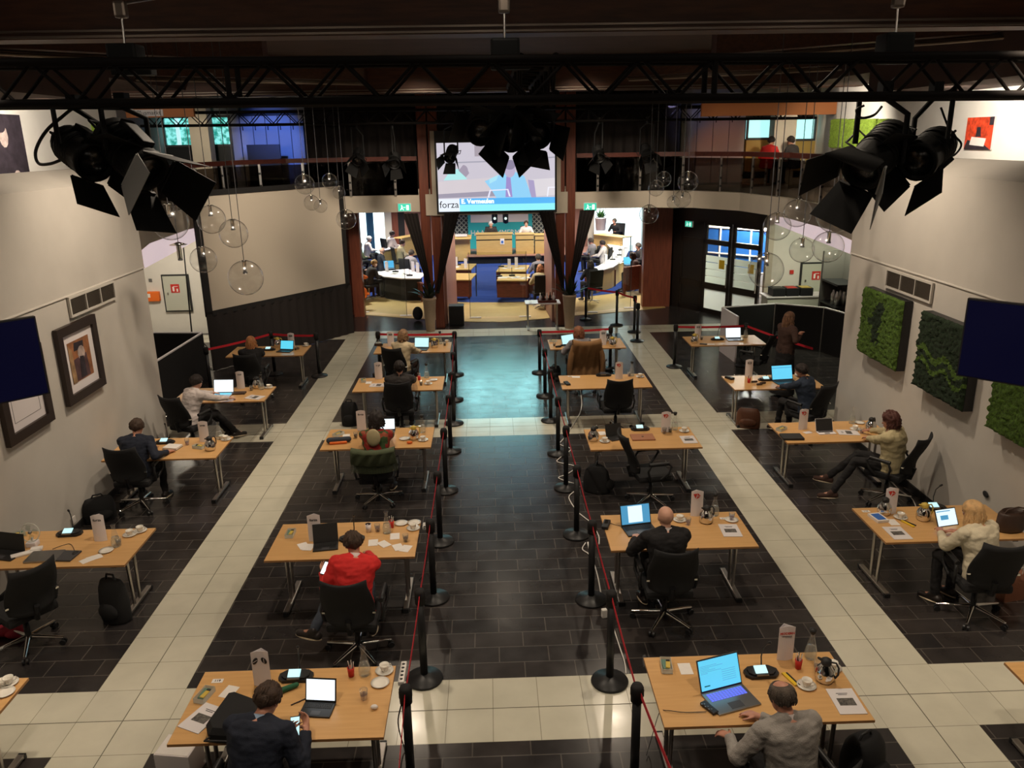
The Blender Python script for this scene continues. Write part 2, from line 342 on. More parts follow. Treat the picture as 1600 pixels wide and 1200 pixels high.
# side walls of the hall with their parapets
for nm, x, sg, zt, ye in (('wall_left', XL, -1, 4.47, 13.43), ('wall_right', XR, 1, 4.43, 13.40)):
    mb = MB('wall'); x2 = x+sg*.35
    mb.bx((x+sg*.012, -3, 0), (x2, ye, 3.07)); mb.bx((x, -3, 3.07), (x2, ye, zt))
    mb.slab([(x, -3, zt), (x, ye, zt), (x+sg*.45, ye, zt+.2), (x+sg*.55, ye, zt+.2), (x+sg*.55, ye, zt-.1)][0:1]+[(x+sg*.45, -3, zt+.2), (x+sg*.55, -3, zt+.2), (x+sg*.55, -3, zt-.05)], (0, 1, 0), ye+3)
    struct(mb, nm)
    mb = MB('white'); mb.bx((x-sg*.008, -3, 3.055), (x+sg*.01, ye, 3.075)); struct(mb, 'trim_2' if sg < 0 else 'trim_3')
    mb = MB('blackmat'); mb.bx((x-sg*.012, -3, 0), (x+sg*.012, ye, .09)); struct(mb, 'baseboard_'+nm[5:])
# outer gallery walls, upper storey
mb = MB('white'); mb.bx((-7.9, -3, 3.6), (-8.1, 18.4, 6.5)); struct(mb, 'wall_gallery_left')
mb = MB('white'); mb.bx((8.1, -3, 3.6), (8.3, 19.4, 6.5)); struct(mb, 'wall_gallery_right')
M['gwall'] = mat('grey_blue_wall', (.30, .31, .34), .8)
mb = MB('gwall'); mb.slab([(-7.9, 18.4, 3.6), (-9.1, 24, 3.6), (-9.1, 24, 6.5), (-7.9, 18.4, 6.5)], (-1, 0, 0), .15); struct(mb, 'wall_gallery_corner_left')
mb = MB('white'); mb.slab([(8.1, 19.4, 3.6), (9.5, 24, 3.6), (9.5, 24, 6.5), (8.1, 19.4, 6.5)], (1, 0, 0), .15); struct(mb, 'wall_gallery_corner_right')
# gallery slab with its cream fascia
L_edge = [(-5.95, 13.43), (-6.6, 16), (-6.75, 18.5), (-6.3, 20.6), (-5.2, 21.7), (-3.6, 22.0), (-1.85, 22.0)]
R_edge = [(6.3, 13.4), (6.75, 16), (6.78, 18.5), (6.3, 20.5), (5.4, 21.6), (4.5, 21.9), (2.15, 22.0)]
for nm, e, xo, sg in (('left', L_edge, -10.5, -1), ('right', R_edge, 10.5, 1)):
    mb = MB('cream'); p = [(e[0][0], -3)]+e+[(e[-1][0], 25), (xo, 25), (xo, -3)]
    mb.prism(p if sg < 0 else p[::-1], 3.16, 3.6); struct(mb, 'ceiling_under_gallery_'+nm)
# centre lintel between the columns behind the screen
mb = MB('cream'); mb.bx((-1.85, 22.0, 3.16), (2.15, 22.3, 3.75)); struct(mb, 'trim_4')
mb = MB('blackmat'); mb.bx((atY(480, 240, 22).x, 22.15, 3.6), (5.1, 22.22, 6.5)); struct(mb, 'wall_black_backing')
# lower walls of the recesses left and right
mb = MB('white'); mb.bx((-10.5, 21.9, 0), (-7.0, 22.05, 3.16)); struct(mb, 'wall_recess_left')
mb = MB('white'); mb.bx((7.5, 21.2, 0), (10.5, 21.35, 3.16)); struct(mb, 'wall_recess_right')
mb = MB('white'); mb.bx((-10.5, 13, 0), (-10.4, 22, 3.16)); mb.bx((-10.5, 13.3, 0), (-6.0, 13.4, 3.16)); struct(mb, 'wall_side_left')
mb = MB('white'); mb.bx((10.5, 13, 0), (10.4, 26, 3.16)); mb.bx((10.5, 13.3, 0), (6.4, 13.4, 3.16)); struct(mb, 'wall_side_right')
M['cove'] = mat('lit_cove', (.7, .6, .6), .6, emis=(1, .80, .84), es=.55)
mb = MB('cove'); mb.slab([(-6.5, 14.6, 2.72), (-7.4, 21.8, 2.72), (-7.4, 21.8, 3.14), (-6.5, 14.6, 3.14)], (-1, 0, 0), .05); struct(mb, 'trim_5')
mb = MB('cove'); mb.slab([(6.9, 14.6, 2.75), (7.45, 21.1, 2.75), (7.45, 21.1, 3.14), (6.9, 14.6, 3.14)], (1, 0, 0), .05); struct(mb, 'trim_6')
mb = MB('ceil'); mb.bx((-11, -3, 5.70), (-6.3, 14.6, 6.6)); mb.bx((-11, 14.6, 6.08), (-6.3, 19.0, 6.6)); struct(mb, 'ceiling_soffit_left')
mb = MB('ceil'); mb.bx((11, -3, 5.64), (6.6, 14.6, 6.6)); mb.bx((11, 14.6, 5.98), (6.6, 19.2, 6.6)); struct(mb, 'ceiling_soffit_right')

# upper storey back wall, Y = 24
YB = 24
def wx(u, Y=YB): return atY(u, 220, Y).x
mb = MB('gwall', 'blackmat', 'cream')
mb.bx((-10, YB+.1, 3.6), (wx(255), YB+.25, 6.5)); mb.bx((wx(255), YB+.1, 3.6), (wx(375), YB+.25, 4.3)); mb.bx((wx(255), YB+.1, 5.75), (wx(375), YB+.25, 6.5)); mb.bx((wx(300), YB+.1, 4.3), (wx(330), YB+.25, 5.75)); mb.bx((wx(362), YB+.1, 4.3), (wx(375), YB+.25, 5.75))
mb.bx((wx(375), YB+.4, 3.6), (wx(1165), YB+.5, 6.5)); mb.m = 2
mb.bx((wx(1165), YB+.1, 3.6), (wx(1310), YB+.25, 3.75)); mb.bx((wx(1165), YB+.1, 5.6), (wx(1310), YB+.25, 6.5)); mb.bx((wx(1206), YB+.1, 3.7), (wx(1240), YB+.25, 5.6)); mb.bx((wx(1275), YB+.1, 3.7), (wx(1345), YB+.25, 5.6))
struct(mb, 'wall_back_upper')
def window(n, u0, u1, z0, z1, mull, lower):
    x0, x1 = wx(u0), wx(u1); f = MB('dgrey')
    f.bx((x0, YB+.06, z0-.03), (x1, YB+.14, z0+.03)); f.bx((x0, YB+.06, z1-.03), (x1, YB+.14, z1+.03)); f.bx((x0, YB+.06, z0), (x0+.05, YB+.14, z1)); f.bx((x1-.05, YB+.06, z0), (x1, YB+.14, z1))
    o = struct(f, 'window_%d' % n); g = MB('trees' if lower == 'blackpl' else 'day'); g.bx((x0, YB+.15, z0), (x1, YB+.17, z1)); g.build('pane', o)
    if mull: k = MB('paleled'); k.bx(((x0+x1)/2-.05, YB+.10, z0), ((x0+x1)/2+.05, YB+.15, z1)); k.build('blind_gap', o)
    p = MB(lower); p.bx((x0, YB+.05, 3.6 if lower == 'blackpl' else 3.95), (x1, YB+.2, z0-.04)); p.build('lower_panel', o)
window(1, 255, 300, 4.94, 5.72, True, 'blackpl'); window(2, 330, 362, 4.94, 5.72, False, 'blackpl')
M['tanpanel'] = mat('tan_panel', (.42, .28, .07), .6)
window(3, 1167, 1206, 4.87, 5.42, False, 'tanpanel'); window(4, 1240, 1275, 4.82, 5.42, False, 'tanpanel')
# cream columns in front of it
for i, (u0, u1) in enumerate(((300, 329), (1207, 1241))):
    mb = MB('cream'); mb.bx((wx(u0, 23.3), 23.2, 3.6), (wx(u1, 23.3), 23.6, 6.5)); o = struct(mb, 'trim_%d' % (7+i))
# blue-lit cupboards (left) and cupboards (right)
M['cup'] = mat('pale_cupboard_door', (.40, .38, .36), .5)
for nm, u0, u1, n in (('left', 378, 476, 5), ('right', 1063, 1163, 4)):
    t = thing('cupboard_row', 'row of tall cupboard doors on the upper gallery, '+('lit blue, left side' if nm == 'left' else 'lit violet and orange, right side'), 'cupboard', (0, 0, 3.61))
    x0, x1 = wx(u0), wx(u1); b = MB('blackpl'); b.bx((x0, YB+.02, 0), (x1, YB+.38, 2.2)); b.build('carcass', t)
    for k in range(n):
        a = x0+(x1-x0)*k/n; c = MB('cup'); c.bx((a+.01, YB-.02, .06), (a+(x1-x0)/n-.01, YB+.02, 2.1)); dd = c.build('cupboard_door', t)
        h = MB('ink'); h.bx((a+.06, YB-.05, 1.72), (a+.08, YB-.02, 1.86)); h.build('handle', dd)
# dark display board and white post on the gallery, left
mb = MB('blackpl', 'cream'); x0, x1 = wx(386, 23), wx(437, 23); mb.bx((x0, 22.9, 3.6), (x1, 23.0, atY(400, 226, 23).z)); mb.m = 1; mb.bx((x0-.08, 22.88, 3.6), (x0, 23.0, atY(400, 226, 23).z))
tag(mb.build('display_board'), 'dark free-standing board before the blue-lit cupboards upstairs', 'board')
# ceiling and beams
mb = MB('ceil'); mb.bx((-11, -3, 6.6), (11, 25, 6.8)); struct(mb, 'ceiling')
mb = MB('ceil'); mb.bx((-11, 25, 3.6), (11, 25.1, 6.6)); struct(mb, 'wall_back')
mb = MB('blackmat'); mb.bx((-11, -3.1, 0), (11, -3, 6.6)); struct(mb, 'wall_front')
for i, (y, zb, hh) in enumerate(((8.6, 5.99, .6), (18.2, 5.95, .65))):
    mb = MB('beam'); mb.bx((-11, y, zb), (11, y+.35, 6.6)); o = struct(mb, 'trim_%d' % (9+i))
    for k in (0, 1): q = MB('rail'); q.bx((-11, y-.03, zb+.01+.05*k), (11, y, zb+.03+.05*k)); q.build('steel_rail', o)
for i, (a, b) in enumerate((((-8, 9.5), (-3.4, 13.4)), ((8.3, 9.5), (3.6, 13.4)), ((-8.6, 14.4), (-2.5, 17.9)), ((9, 14.4), (3.0, 17.9)))):
    mb = MB('rail'); mb.tube([(a[0], a[1], 6.12), (b[0], b[1], 6.12)], .025, 6); mb.tube([(a[0], a[1]+.12, 6.16), (b[0], b[1]+.12, 6.16)], .025, 6); mb.m = 0
    o = struct(mb, 'trim_%d' % (11+i)); q = MB('beam'); q.slab([(a[0], a[1], 6.2), (b[0], b[1], 6.2), (b[0], b[1]+.3, 6.2), (a[0], a[1]+.3, 6.2)], (0, 0, 1), .4); q.build('diagonal_beam', o)
# orange fascia with its sign above the left gallery door
M['orangef'] = mat('orange_fascia', (.45, .16, .05), .6)
mb = MB('orangef'); z0 = atY(225, 184, 19.5).z; mb.bx((-8.9, 19.4, z0), (-6.6, 19.5, z0+.5)); o = struct(mb, 'trim_15')
s = MB('gloss'); a, b = atY(212, 182, 19.38), atY(254, 171, 19.38); s.bx((a.x, 19.37, a.z), (b.x, 19.39, b.z)); sg = tag(s.build('wall_sign'), 'small pale sign on the orange fascia above left gallery', 'sign')
text('Plusmarkt', .13, 'ink', sg, Matrix.Translation(((a.x+b.x)/2, 19.365, (a.z+b.z)/2)) @ Matrix.Rotation(R(90), 4, 'X'))
mb = MB('orangef'); z0 = atY(1290, 180, 19.5).z; mb.bx((5.0, 19.6, z0+.02), (8.4, 19.7, z0+.4)); struct(mb, 'trim_16')

# the two red-brown double columns
for sd, u0, u1 in (('left', 651, 689), ('right', 871, 899)):
    pass
def column(x0, x1, lab):
    t = thing('wooden_column', lab, 'column', ((x0+x1)/2, 22.0, 0)); h = (x1-x0)/2
    for s in (-1, 1):
        b = MB('redwood'); b.box((s*h*.52, 0, 3.3), (h*.9, .22, 6.6), bev=.01); b.build('shaft', t)
    b = MB('steel')
    for s in (-1, 1): b.lathe([(0, 0), (.025, 0), (.025, .02), (0, .02)], 8, (s*h*.5, -.13, 1.9))
    return t
column(-1.82, -1.27, 'red-brown wooden double column left of the video screen')
column(1.78, 2.32, 'red-brown wooden double column right of the video screen')
# wooden posts at the sides of the chamber opening
for i, (x0, x1, y) in enumerate(((-4.05, -3.75, 23.6), (4.62, 5.45, 24.1))):
    mb = MB('redwood'); mb.bx((x0, y, 0), (x1, y+.3, 3.16)); struct(mb, 'trim_%d' % (17+i))
# chamber shell
M['curtain'] = mat('lit_white_curtain', (.75, .80, .80), .9, emis=(.75, .95, .97), es=1.5)  # glow put into the cloth for daylight behind the curtains
def curtain(name, x0, x1, y, z0, z1, m, amp=.06, pitch=.22, lab=None, cat='curtain'):
    mb = MB(m); n = max(6, int((x1-x0)/pitch*8)); f = [(x0+(x1-x0)*i/n, y+amp*sin(2*pi*(x0+(x1-x0)*i/n)/pitch)) for i in range(n+1)]
    vs = [(a, b, z) for z in (z0, z1) for a, b in f]+[(a, b+.02, z) for z in (z0, z1) for a, b in f]; k = n+1; fs = []
    for i in range(n): fs += [(i, i+1, k+i+1, k+i), (3*k+i, 3*k+i+1, 2*k+i+1, 2*k+i), (k+i, k+i+1, 3*k+i+1, 3*k+i), (i+1, i, 2*k+i, 2*k+i+1)]
    mb.add(vs, fs, True); o = mb.build(name); return tag(o, lab, cat) if lab else o
mb = MB('white'); mb.bx((-10, 37.6, 0), (10, 37.7, 4)); struct(mb, 'wall_chamber_back')
mb = MB('white'); mb.bx((-9.3, 25.1, 0), (-9.2, 37.6, 4)); struct(mb, 'wall_chamber_left')
mb = MB('white'); mb.bx((9.3, 25.1, 0), (9.2, 37.6, 4)); struct(mb, 'wall_chamber_right')
mb = MB('white'); mb.bx((-10, 25.1, 3.95), (10, 37.7, 4.05)); struct(mb, 'ceiling_chamber')
mb = MB('mahog'); mb.bx((5.45, 24.4, 0), (5.6, 27, 3.16)); mb.bx((-4.9, 23.9, 0), (-4.05, 24.0, 3.16)); struct(mb, 'wall_chamber_cheek')
YC = 36.6
def cx(u): return atY(u, 380, YC).x
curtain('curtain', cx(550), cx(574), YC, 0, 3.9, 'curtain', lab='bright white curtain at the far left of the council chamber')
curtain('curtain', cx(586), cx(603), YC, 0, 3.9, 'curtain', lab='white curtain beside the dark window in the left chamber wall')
M['nightblue'] = mat('dark_blue_glass', (.02, .05, .09), .2)
mb = MB('nightblue'); mb.bx((cx(572), YC+.1, 0), (cx(588), YC+.15, 3.9)); struct(mb, 'window_5')
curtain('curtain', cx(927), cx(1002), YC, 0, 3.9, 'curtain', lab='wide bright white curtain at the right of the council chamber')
for i, (u0, u1, m) in enumerate(((603, 614, 'cream'), (614, 624, 'redwood'), (624, 634, 'blackmat'), (634, 702, 'pinkwood'), (853, 918, 'pinkwood'), (918, 928, 'cream'))):
    mb = MB(m); mb.bx((cx(u0), YC-.05, 0), (cx(u1), YC+.1, 3.9)); struct(mb, 'trim_%d' % (19+i))
for u0, u1, s in ((699, 736, 'left'), (828, 856, 'right')):
    mb = MB('lattice', 'dgrey'); mb.bx((cx(u0), YC-.3, 0), (cx(u1), YC-.27, 3.9)); mb.m = 1
    for u in (u0, u1): mb.bx((cx(u)-.03, YC-.34, 0), (cx(u)+.03, YC-.26, 3.9))
    tag(mb.build('lattice_screen'), 'diamond lattice screen on the %s of the teal panel' % s, 'screen')
t = thing('backdrop_panel', 'teal backdrop panel lettered in white behind the presiding desk', 'panel', (0, YC-.45, 0))
b = MB('teal'); b.bx((cx(732.5), -.02, .25), (cx(831), .02, 3.9)); b.build('panel', t)
b = MB('gloss')
for u0, u1 in ((737, 769), (776, 786), (793, 825)): b.bx((cx(u0), -.04, atY(750, 346, YC).z), (cx(u1), -.022, 3.6))
b.build('pale_screen', t)
w_ = cx(829)-cx(736); o = text('HAARLEMMERMEER', .30, 'paper', t, Matrix.Identity(4)); dx = max(v.co.x for v in o.data.vertices)*2
o.matrix_local = Matrix.Translation(((cx(736)+cx(829))/2, -.03, atY(780, 362, YC).z)) @ Matrix.Rotation(R(90), 4, 'X') @ Matrix.Diagonal((w_/dx, 1.15, 1, 1))
t = thing('stage_dais', 'low dark dais under the presiding desks', 'dais', (0, 33.6, 0))
b = MB('blackmat', 'pinkwood'); b.bx((-.9, 0, .017), (5.5, 2.45, .3)); b.m = 1; b.bx((-.95, -.04, .30), (5.5, 2.45, .33)); b.build('platform', t)

# pink-brown partitions right and left of the columns (chamber side)
mb = MB('pinkwood'); mb.slab([(-1.22, 22.35, 0), (-1.05, 24.9, 0), (-1.05, 24.9, 3.16), (-1.22, 22.35, 3.16)], (-1, 0, 0), .08); struct(mb, 'wall_partition_left')
mb = MB('pinkwood'); mb.slab([(1.72, 22.35, 0), (1.64, 24.3, 0), (1.64, 24.3, 3.16), (1.72, 22.35, 3.16)], (1, 0, 0), .08); struct(mb, 'wall_partition_right')

# ------------------------------------------------------------------ gallery railings
def railing(pts, lab, nposts):
    t = thing('gallery_railing', lab, 'railing', (0, 0, 0)); zr = 4.48
    b = MB('mahog'); b2 = []
    for (x0, y0), (x1, y1) in zip(pts, pts[1:]):
        d = V((x1-x0, y1-y0, 0)).normalized(); n = V((-d.y, d.x, 0))*.04; a, c = V((x0, y0, 0)), V((x1, y1, 0))
        b.slab([a-n+V((0, 0, zr)), c-n+V((0, 0, zr)), c+n+V((0, 0, zr)), a+n+V((0, 0, zr))], (0, 0, 1), .11)
    b.build('handrail', t)
    g = MB('tint')
    for (x0, y0), (x1, y1) in zip(pts, pts[1:]): g.slab([(x0, y0, 3.62), (x1, y1, 3.62), (x1, y1, 4.44), (x0, y0, 4.44)], V((-(y1-y0), x1-x0, 0)).normalized(), .012)
    g.build('glass_infill', t)
    tot = [(V(q)-V(p)).length for p, q in zip(pts, pts[1:])]; L = sum(tot)
    for k in range(nposts):
        s = L*(k+.5)/nposts; i = 0
        while s > tot[i]: s -= tot[i]; i += 1
        p = V(pts[i]).lerp(V(pts[i+1]), s/tot[i]); q = MB('steel', 'ink'); q.box((p.x, p.y, 4.04), (.06, .05, .88)); q.m = 1
        for z in (3.75, 3.95, 4.25): q.box((p.x, p.y-.03, z), (.05, .02, .05))
        q.build('post', t)
    return t
railing([(-6.3, 15), (-6.7, 17), (-6.75, 18.5), (-6.3, 20.6), (-5.2, 21.7), (-3.6, 21.95), (-1.85, 21.95)], 'gallery railing with wooden handrail and glass, upper left', 9)
railing([(6.75, 15), (6.8, 17), (6.78, 18.5), (6.3, 20.5), (5.4, 21.6), (4.5, 21.9), (2.35, 21.95)], 'gallery railing with wooden handrail and steel posts, upper right', 9)
curtain('stage_curtain', atY(480, 240, 22).x, -1.9, 22.05, 3.62, 6.3, 'drape', .05, .3, 'black stage curtain on the gallery left of the columns')
curtain('stage_curtain', 2.4, 5.0, 22.05, 3.62, 6.3, 'drape', .05, .3, 'black stage curtain on the gallery right of the columns')
curtain('stage_curtain', -1.25, 1.75, 21.9, 4.9, 6.4, 'drape', .05, .3, 'black curtain above the lit video screen')

# ------------------------------------------------------------------ door wall on the right
D0, D1 = V((5.42, 24.5, 0)), V((7.33, 21.35, 0)); dd = (D1-D0).normalized(); dn = V((-dd.y, dd.x, 0)); dn = -dn if dn.y > 0 else dn; DW = (D1-D0).length
def onp(u, v, p, n): d = ray(u, v); o = V((0, 0, CH)); return o+d*((p-o).dot(n)/d.dot(n))
def ds(u, v): q = onp(u, v, D0, dn); return (q-D0).dot(dd), q.z
Tdoor = Matrix(((dd.x, -dn.x, 0, D0.x), (dd.y, -dn.y, 0, D0.y), (0, 0, 1, 0), (0, 0, 0, 1)))
def dbox(mb, u0, u1, z0, z1, y0, y1): mb.T = Tdoor; mb.bx((ds(u0, 410)[0], y0, z0), (ds(u1, 410)[0], y1, z1)); mb.T = Matrix.Identity(4)
M['doorblk'] = mat('dark_door_frame', (.018, .014, .012), .4)
def frost():
    m = bpy.data.materials.new('frosted_film'); m.use_nodes = True; nt = m.node_tree; nt.nodes.remove(nt.nodes['Principled BSDF']); a = nt.nodes.new('ShaderNodeBsdfTranslucent'); b = nt.nodes.new('ShaderNodeBsdfDiffuse'); x = nt.nodes.new('ShaderNodeMixShader')
    a.inputs[0].default_value = (.8, .82, .76, 1); b.inputs[0].default_value = (.6, .62, .58, 1); x.inputs[0].default_value = .35; nt.links.new(a.outputs[0], x.inputs[1]); nt.links.new(b.outputs[0], x.inputs[2]); nt.links.new(x.outputs[0], nt.nodes['Material Output'].inputs[0]); return m
M['frost'] = frost()
door = MB('doorblk'); zt = 3.16
door.T = Tdoor; door.bx((-.2, 0, 2.62), (DW+.05, .12, zt)); door.bx((-.2, 0, 0), (ds(1062, 410)[0], .12, 2.65)); door.T = Matrix.Identity(4)
door = struct(door, 'door_1')
def leaf(u0, u1, glass):
    f = MB('doorblk'); s0, s1 = ds(u0, 410)[0], ds(u1, 410)[0]; f.T = Tdoor; w = .09
    for a, b, z0, z1 in ((s0, s0+w, 0, 2.62), (s1-w, s1, 0, 2.62), (s0, s1, 2.54, 2.62), (s0, s1, 0, .14), (s0, s1, .72, .90), (s0, s1, 2.0, 2.14)): f.bx((a, .01, z0), (b, .08, z1))
    o = f.build('door_leaf', door)
    if glass:
        g = MB('pane'); g.T = Tdoor; g.bx((s0+w, .04, .9), (s1-w, .05, 2.54)); g.build('door_glass', o)
        k = MB('frost'); k.T = Tdoor
        for i in range(4): k.bx((s0+w, .03, .9+i*.2), (s1-w, .038, .9+i*.2+.185))
        k.bx((s0+w, .03, .14), (s1-w, .038, .72)); k.build('frosted_bands', o)
        h = MB('chrome'); h.T = Tdoor; h.tube([(s1-.05, -.05, .85), (s1-.05, -.05, 1.5)], .018, 8); h.build('door_handle', o)
        e = MB('yellow'); e.T = Tdoor; e.bx(((s0+s1)/2+.1, .02, 1.35), ((s0+s1)/2+.3, .03, 1.6)); e.build('crest_sticker', o)
    else:
        g = MB('blackpl'); g.T = Tdoor; g.bx((s0+w, .03, .14), (s1-w, .05, 2.54)); g.build('dark_pane', o)
    return o
leaf(1062, 1097, False); leaf(1098, 1140, True); leaf(1142, 1187, True)
# lobby beyond the glass doors
M['blueboard'] = mat('blue_board', (.02, .12, .42), .5)
t = thing('notice_board', 'blue notice panels in white frames beyond the glass doors', 'board', (0, 0, 0))
for k in range(4):
    a = V((6.55+k*.75, 26.2-k*.72, .9)); b = V((6.55+(k+1)*.75, 26.2-(k+1)*.72, .9)); q = MB('blueboard', 'paper'); n = V((.7, .72, 0)).normalized()
    q.slab([a, b, b+V((0, 0, 1.3)), a+V((0, 0, 1.3))], n, .03); q.m = 1
    for p0, p1 in ((a, a+V((0, 0, 1.3))), (a+V((0, 0, 1.3)), b+V((0, 0, 1.3))), (a+V((0, 0, .5)), b+V((0, 0, .5))), (a, b)): q.tube([p0-n*.02, p1-n*.02], .03, 6)
    q.build('panel', t)
mb = MB('cream'); mb.slab([(5.9, 27.8, 0), (10.4, 23.6, 0), (10.4, 23.6, 3.16), (5.9, 27.8, 3.16)], (.7, .7, 0), .1); struct(mb, 'wall_lobby')
mb = MB('slate'); mb.bx((5.6, 27, -.1), (11, 29, 0)); struct(mb, 'floor_lobby')
mb = MB('cream'); mb.bx((7.33, 21.2, 0), (7.6, 21.36, 3.16)); struct(mb, 'trim_30')
# exit signs
def exit_sign(u, v, Y, lab, rz=0, sc=1):
    p = atY(u, v, Y); t = thing('exit_sign', lab, 'sign', p, rz, 'green emergency exit signs'); t['group'] = 'green emergency exit signs'
    M.setdefault('exitg', mat('lit_exit_green', (.02, .4, .3), .5, emis=(.05, .62, .42), es=.8)); M.setdefault('exitw', mat('lit_exit_white', (.6, .7, .65), .5, emis=(.75, 1, .88), es=1.0))
    b = MB('card'); b.box((0, 0, 0), (.36*sc, .05, .22*sc)); b.build('housing', t)
    g = MB('exitg'); g.bx((-.165*sc, -.032, -.095*sc), (.165*sc, -.026, .095*sc)); g.build('green_field', t)
    q = MB('exitw'); q.bx((.05*sc, -.036, -.07*sc), (.12*sc, -.033, .06*sc)); q.box((-.07*sc, -.035, .045*sc), (.03*sc, .004, .03*sc)); q.box((-.065*sc, -.035, .0), (.03*sc, .004, .06*sc), ry=.4); q.box((-.09*sc, -.035, -.045*sc), (.02*sc, .004, .06*sc), ry=.7); q.box((-.04*sc, -.035, -.045*sc), (.02*sc, .004, .06*sc), ry=-.6)
    q.box((0, -.035, 0), (.06*sc, .004, .015*sc)); q.build('running_figure', t)
exit_sign(632, 324, 21.95, 'green exit sign on the fascia left of the video screen')
exit_sign(922, 323, 21.95, 'green exit sign on the fascia right of the video screen')
exit_sign(1077, 350, 23.4, 'green exit sign above the dark glass doors', -1.03+pi/2*0, .8)
# black hip-high folding partitions
def folding(nodes, m_, lab, h=1.05):
    t = thing('folding_partition', lab, 'partition', (0, 0, 0))
    for i, (a, b) in enumerate(zip(nodes, nodes[1:])):
        n = V((-(b.y-a.y), b.x-a.x, 0)).normalized(); q = MB(m_[i])
        q.slab([(a.x, a.y, 0), (b.x, b.y, 0), (b.x, b.y, h), (a.x, a.y, h)], n, .04); o = q.build('partition_panel', t)
        e = MB('card'); c = n*.02; e.slab([a-n*.002+V((0, 0, h)), b-n*.002+V((0, 0, h)), b+n*.042+V((0, 0, h)), a+n*.042+V((0, 0, h))], (0, 0, 1), .025); e.build('top_edge', o)
        f = MB('steel'); f.tube([(b.x, b.y, 0), (b.x, b.y, h)], .02, 8); f.build('hinge_post', o)
folding([at(1150, 566), at(1126, 548), at(1206, 541), at(1281, 549), at(1318, 562)], ['card', 'blackmat', 'blackmat', 'blackmat'], 'black folding partition with pale top edge behind the standing woman')
a, b, c = at(238, 568, 1.05), at(314, 521, 1.05), at(226, 521, 1.05)
folding([V((c.x, c.y, 0)), V((b.x, b.y, 0)), V((a.x, a.y, 0))], ['blackmat', 'blackmat'], 'black folding partition behind the man in white shirt')
# ================================================================== HALL FURNITURE
# ---- big blank projection screen on the left
s0, s1 = V((-6.30, 18.1, 0)), V((-3.85, 21.4, 0)); sd = (s1-s0).normalized(); sn = V((sd.y, -sd.x, 0))
t = thing('projection_screen', 'large blank projection screen with black frame and black skirt', 'screen', (0, 0, 0))
z0, z1 = 1.38, 3.90
b = MB('screenfab'); b.slab([s0+V((0, 0, z0)), s1+V((0, 0, z0)), s1+V((0, 0, z1)), s0+V((0, 0, z1))], -sn, .01); b.build('screen_surface', t)
b = MB('blackmat'); q = sn*.02
for a, c, e, f in ((s0-sd*.16, s0, z0-.1, z1+.12), (s1, s1+sd*.14, z0-.1, z1+.12), (s0-sd*.16, s1+sd*.14, z1, z1+.12), (s0-sd*.16, s1+sd*.14, z0-.12, z0)):
    b.slab([a+q+V((0, 0, e)), c+q+V((0, 0, e)), c+q+V((0, 0, f)), a+q+V((0, 0, f))], -sn, .06)
b.build('frame', t)
b = MB('drape'); n = 60; f = [s0-sd*.16+(s1+sd*.14-s0+sd*.16)*(i/n)+sn*(.02+.025*sin(i*1.7)) for i in range(n+1)]
b.add([(p.x, p.y, z) for z in (.01, z0-.06) for p in f]+[(p.x-sn.x*.03, p.y-sn.y*.03, z) for z in (.01, z0-.06) for p in f],
      sum([[(i, i+1, n+2+i, n+1+i), (3*(n+1)+i, 3*(n+1)+i+1, 2*(n+1)+i+1, 2*(n+1)+i)] for i in range(n)], []), True); b.build('skirt', t)
b = MB('steel')
for a in (s0-sd*.1, s1+sd*.1): b.tube([(a.x, a.y+.08, .03), (a.x, a.y+.08, 4.0)], .02, 8); b.tube([(a.x-sn.x*.0, a.y+.08, .03), (a.x-sn.x*.7, a.y-sn.y*.7, .03)], .02, 8)
b.build('stand', t)
t = thing('tripod_stand', 'thin dark tripod pole against the pale recess wall beside the projection screen', 'stand', atY(306, 522, 18.5)*1)
p = t.location.copy(); t.location = (at(303, 548).x, at(303, 548).y, 0); 
b = MB('blackpl'); b.tube([(0, 0, .25), (.10, 0, 3.05)], [.02, .014], 8); b.build('pole', t)
for k in range(3): b = MB('blackpl'); b.tube([(0, 0, .5), (.4*cos(k*2.1+1), .4*sin(k*2.1+1), .02)], .012, 6); b.build('leg', t)

# ---- lit video screen between the columns
Yv = 21.75
va, vb = atY(686, 331, Yv), atY(867, 331, Yv); vt = atY(770, 222, Yv).z; vz = va.z
t = thing('video_screen', 'lit video screen hanging between the columns, showing a man in blue shirt', 'screen', (0, 0, 0))
b = MB('cream'); b.bx((va.x-.16, Yv+.05, vz-.1), (vb.x+.16, Yv+.1, vt+.3)); b.bx((va.x-.35, Yv+.1, vz-.1), (va.x, Yv+.18, vz+.45)); b.bx((vb.x, Yv+.1, vz-.1), (vb.x+.35, Yv+.18, vz+.45)); b.build('mounting_board', t)
b = MB('blackpl'); b.bx((va.x-.05, Yv, vz-.06), (vb.x+.05, Yv+.05, vt+.3)); b.build('bezel', t)
VS = {}
def em(c, e=1.0):
    k = (c, e)
    if k not in VS: VS[k] = mat('lit_picture', (.05, .05, .05), .5, emis=c, es=e)
    return VS[k]
def vq(pts, c, lay, nm, par=None, e=1.0):   # pts given as fractions of the picture
    W, H = vb.x-va.x, vt-vz; q = MB(em(c, e)); q.slab([(va.x+p[0]*W, Yv-.002-.0015*lay, vz+p[1]*H) for p in pts], (0, 1, 0), .001); return q.build(nm, par or t)
def el(cx, cy, rx, ry, n=20, a0=0, a1=360): return [(cx+rx*cos(R(a0+(a1-a0)*i/n)), cy+ry*sin(R(a0+(a1-a0)*i/n))) for i in range(n+(a1 < 360))]
vq([(0, 0), (1, 0), (1, 1), (0, 1)], (.62, .58, .66), 0, 'picture_background')
vq([(.32, .80), (.57, .80), (.57, .99), (.32, .99)], (.40, .35, .40), 1, 'panelling')
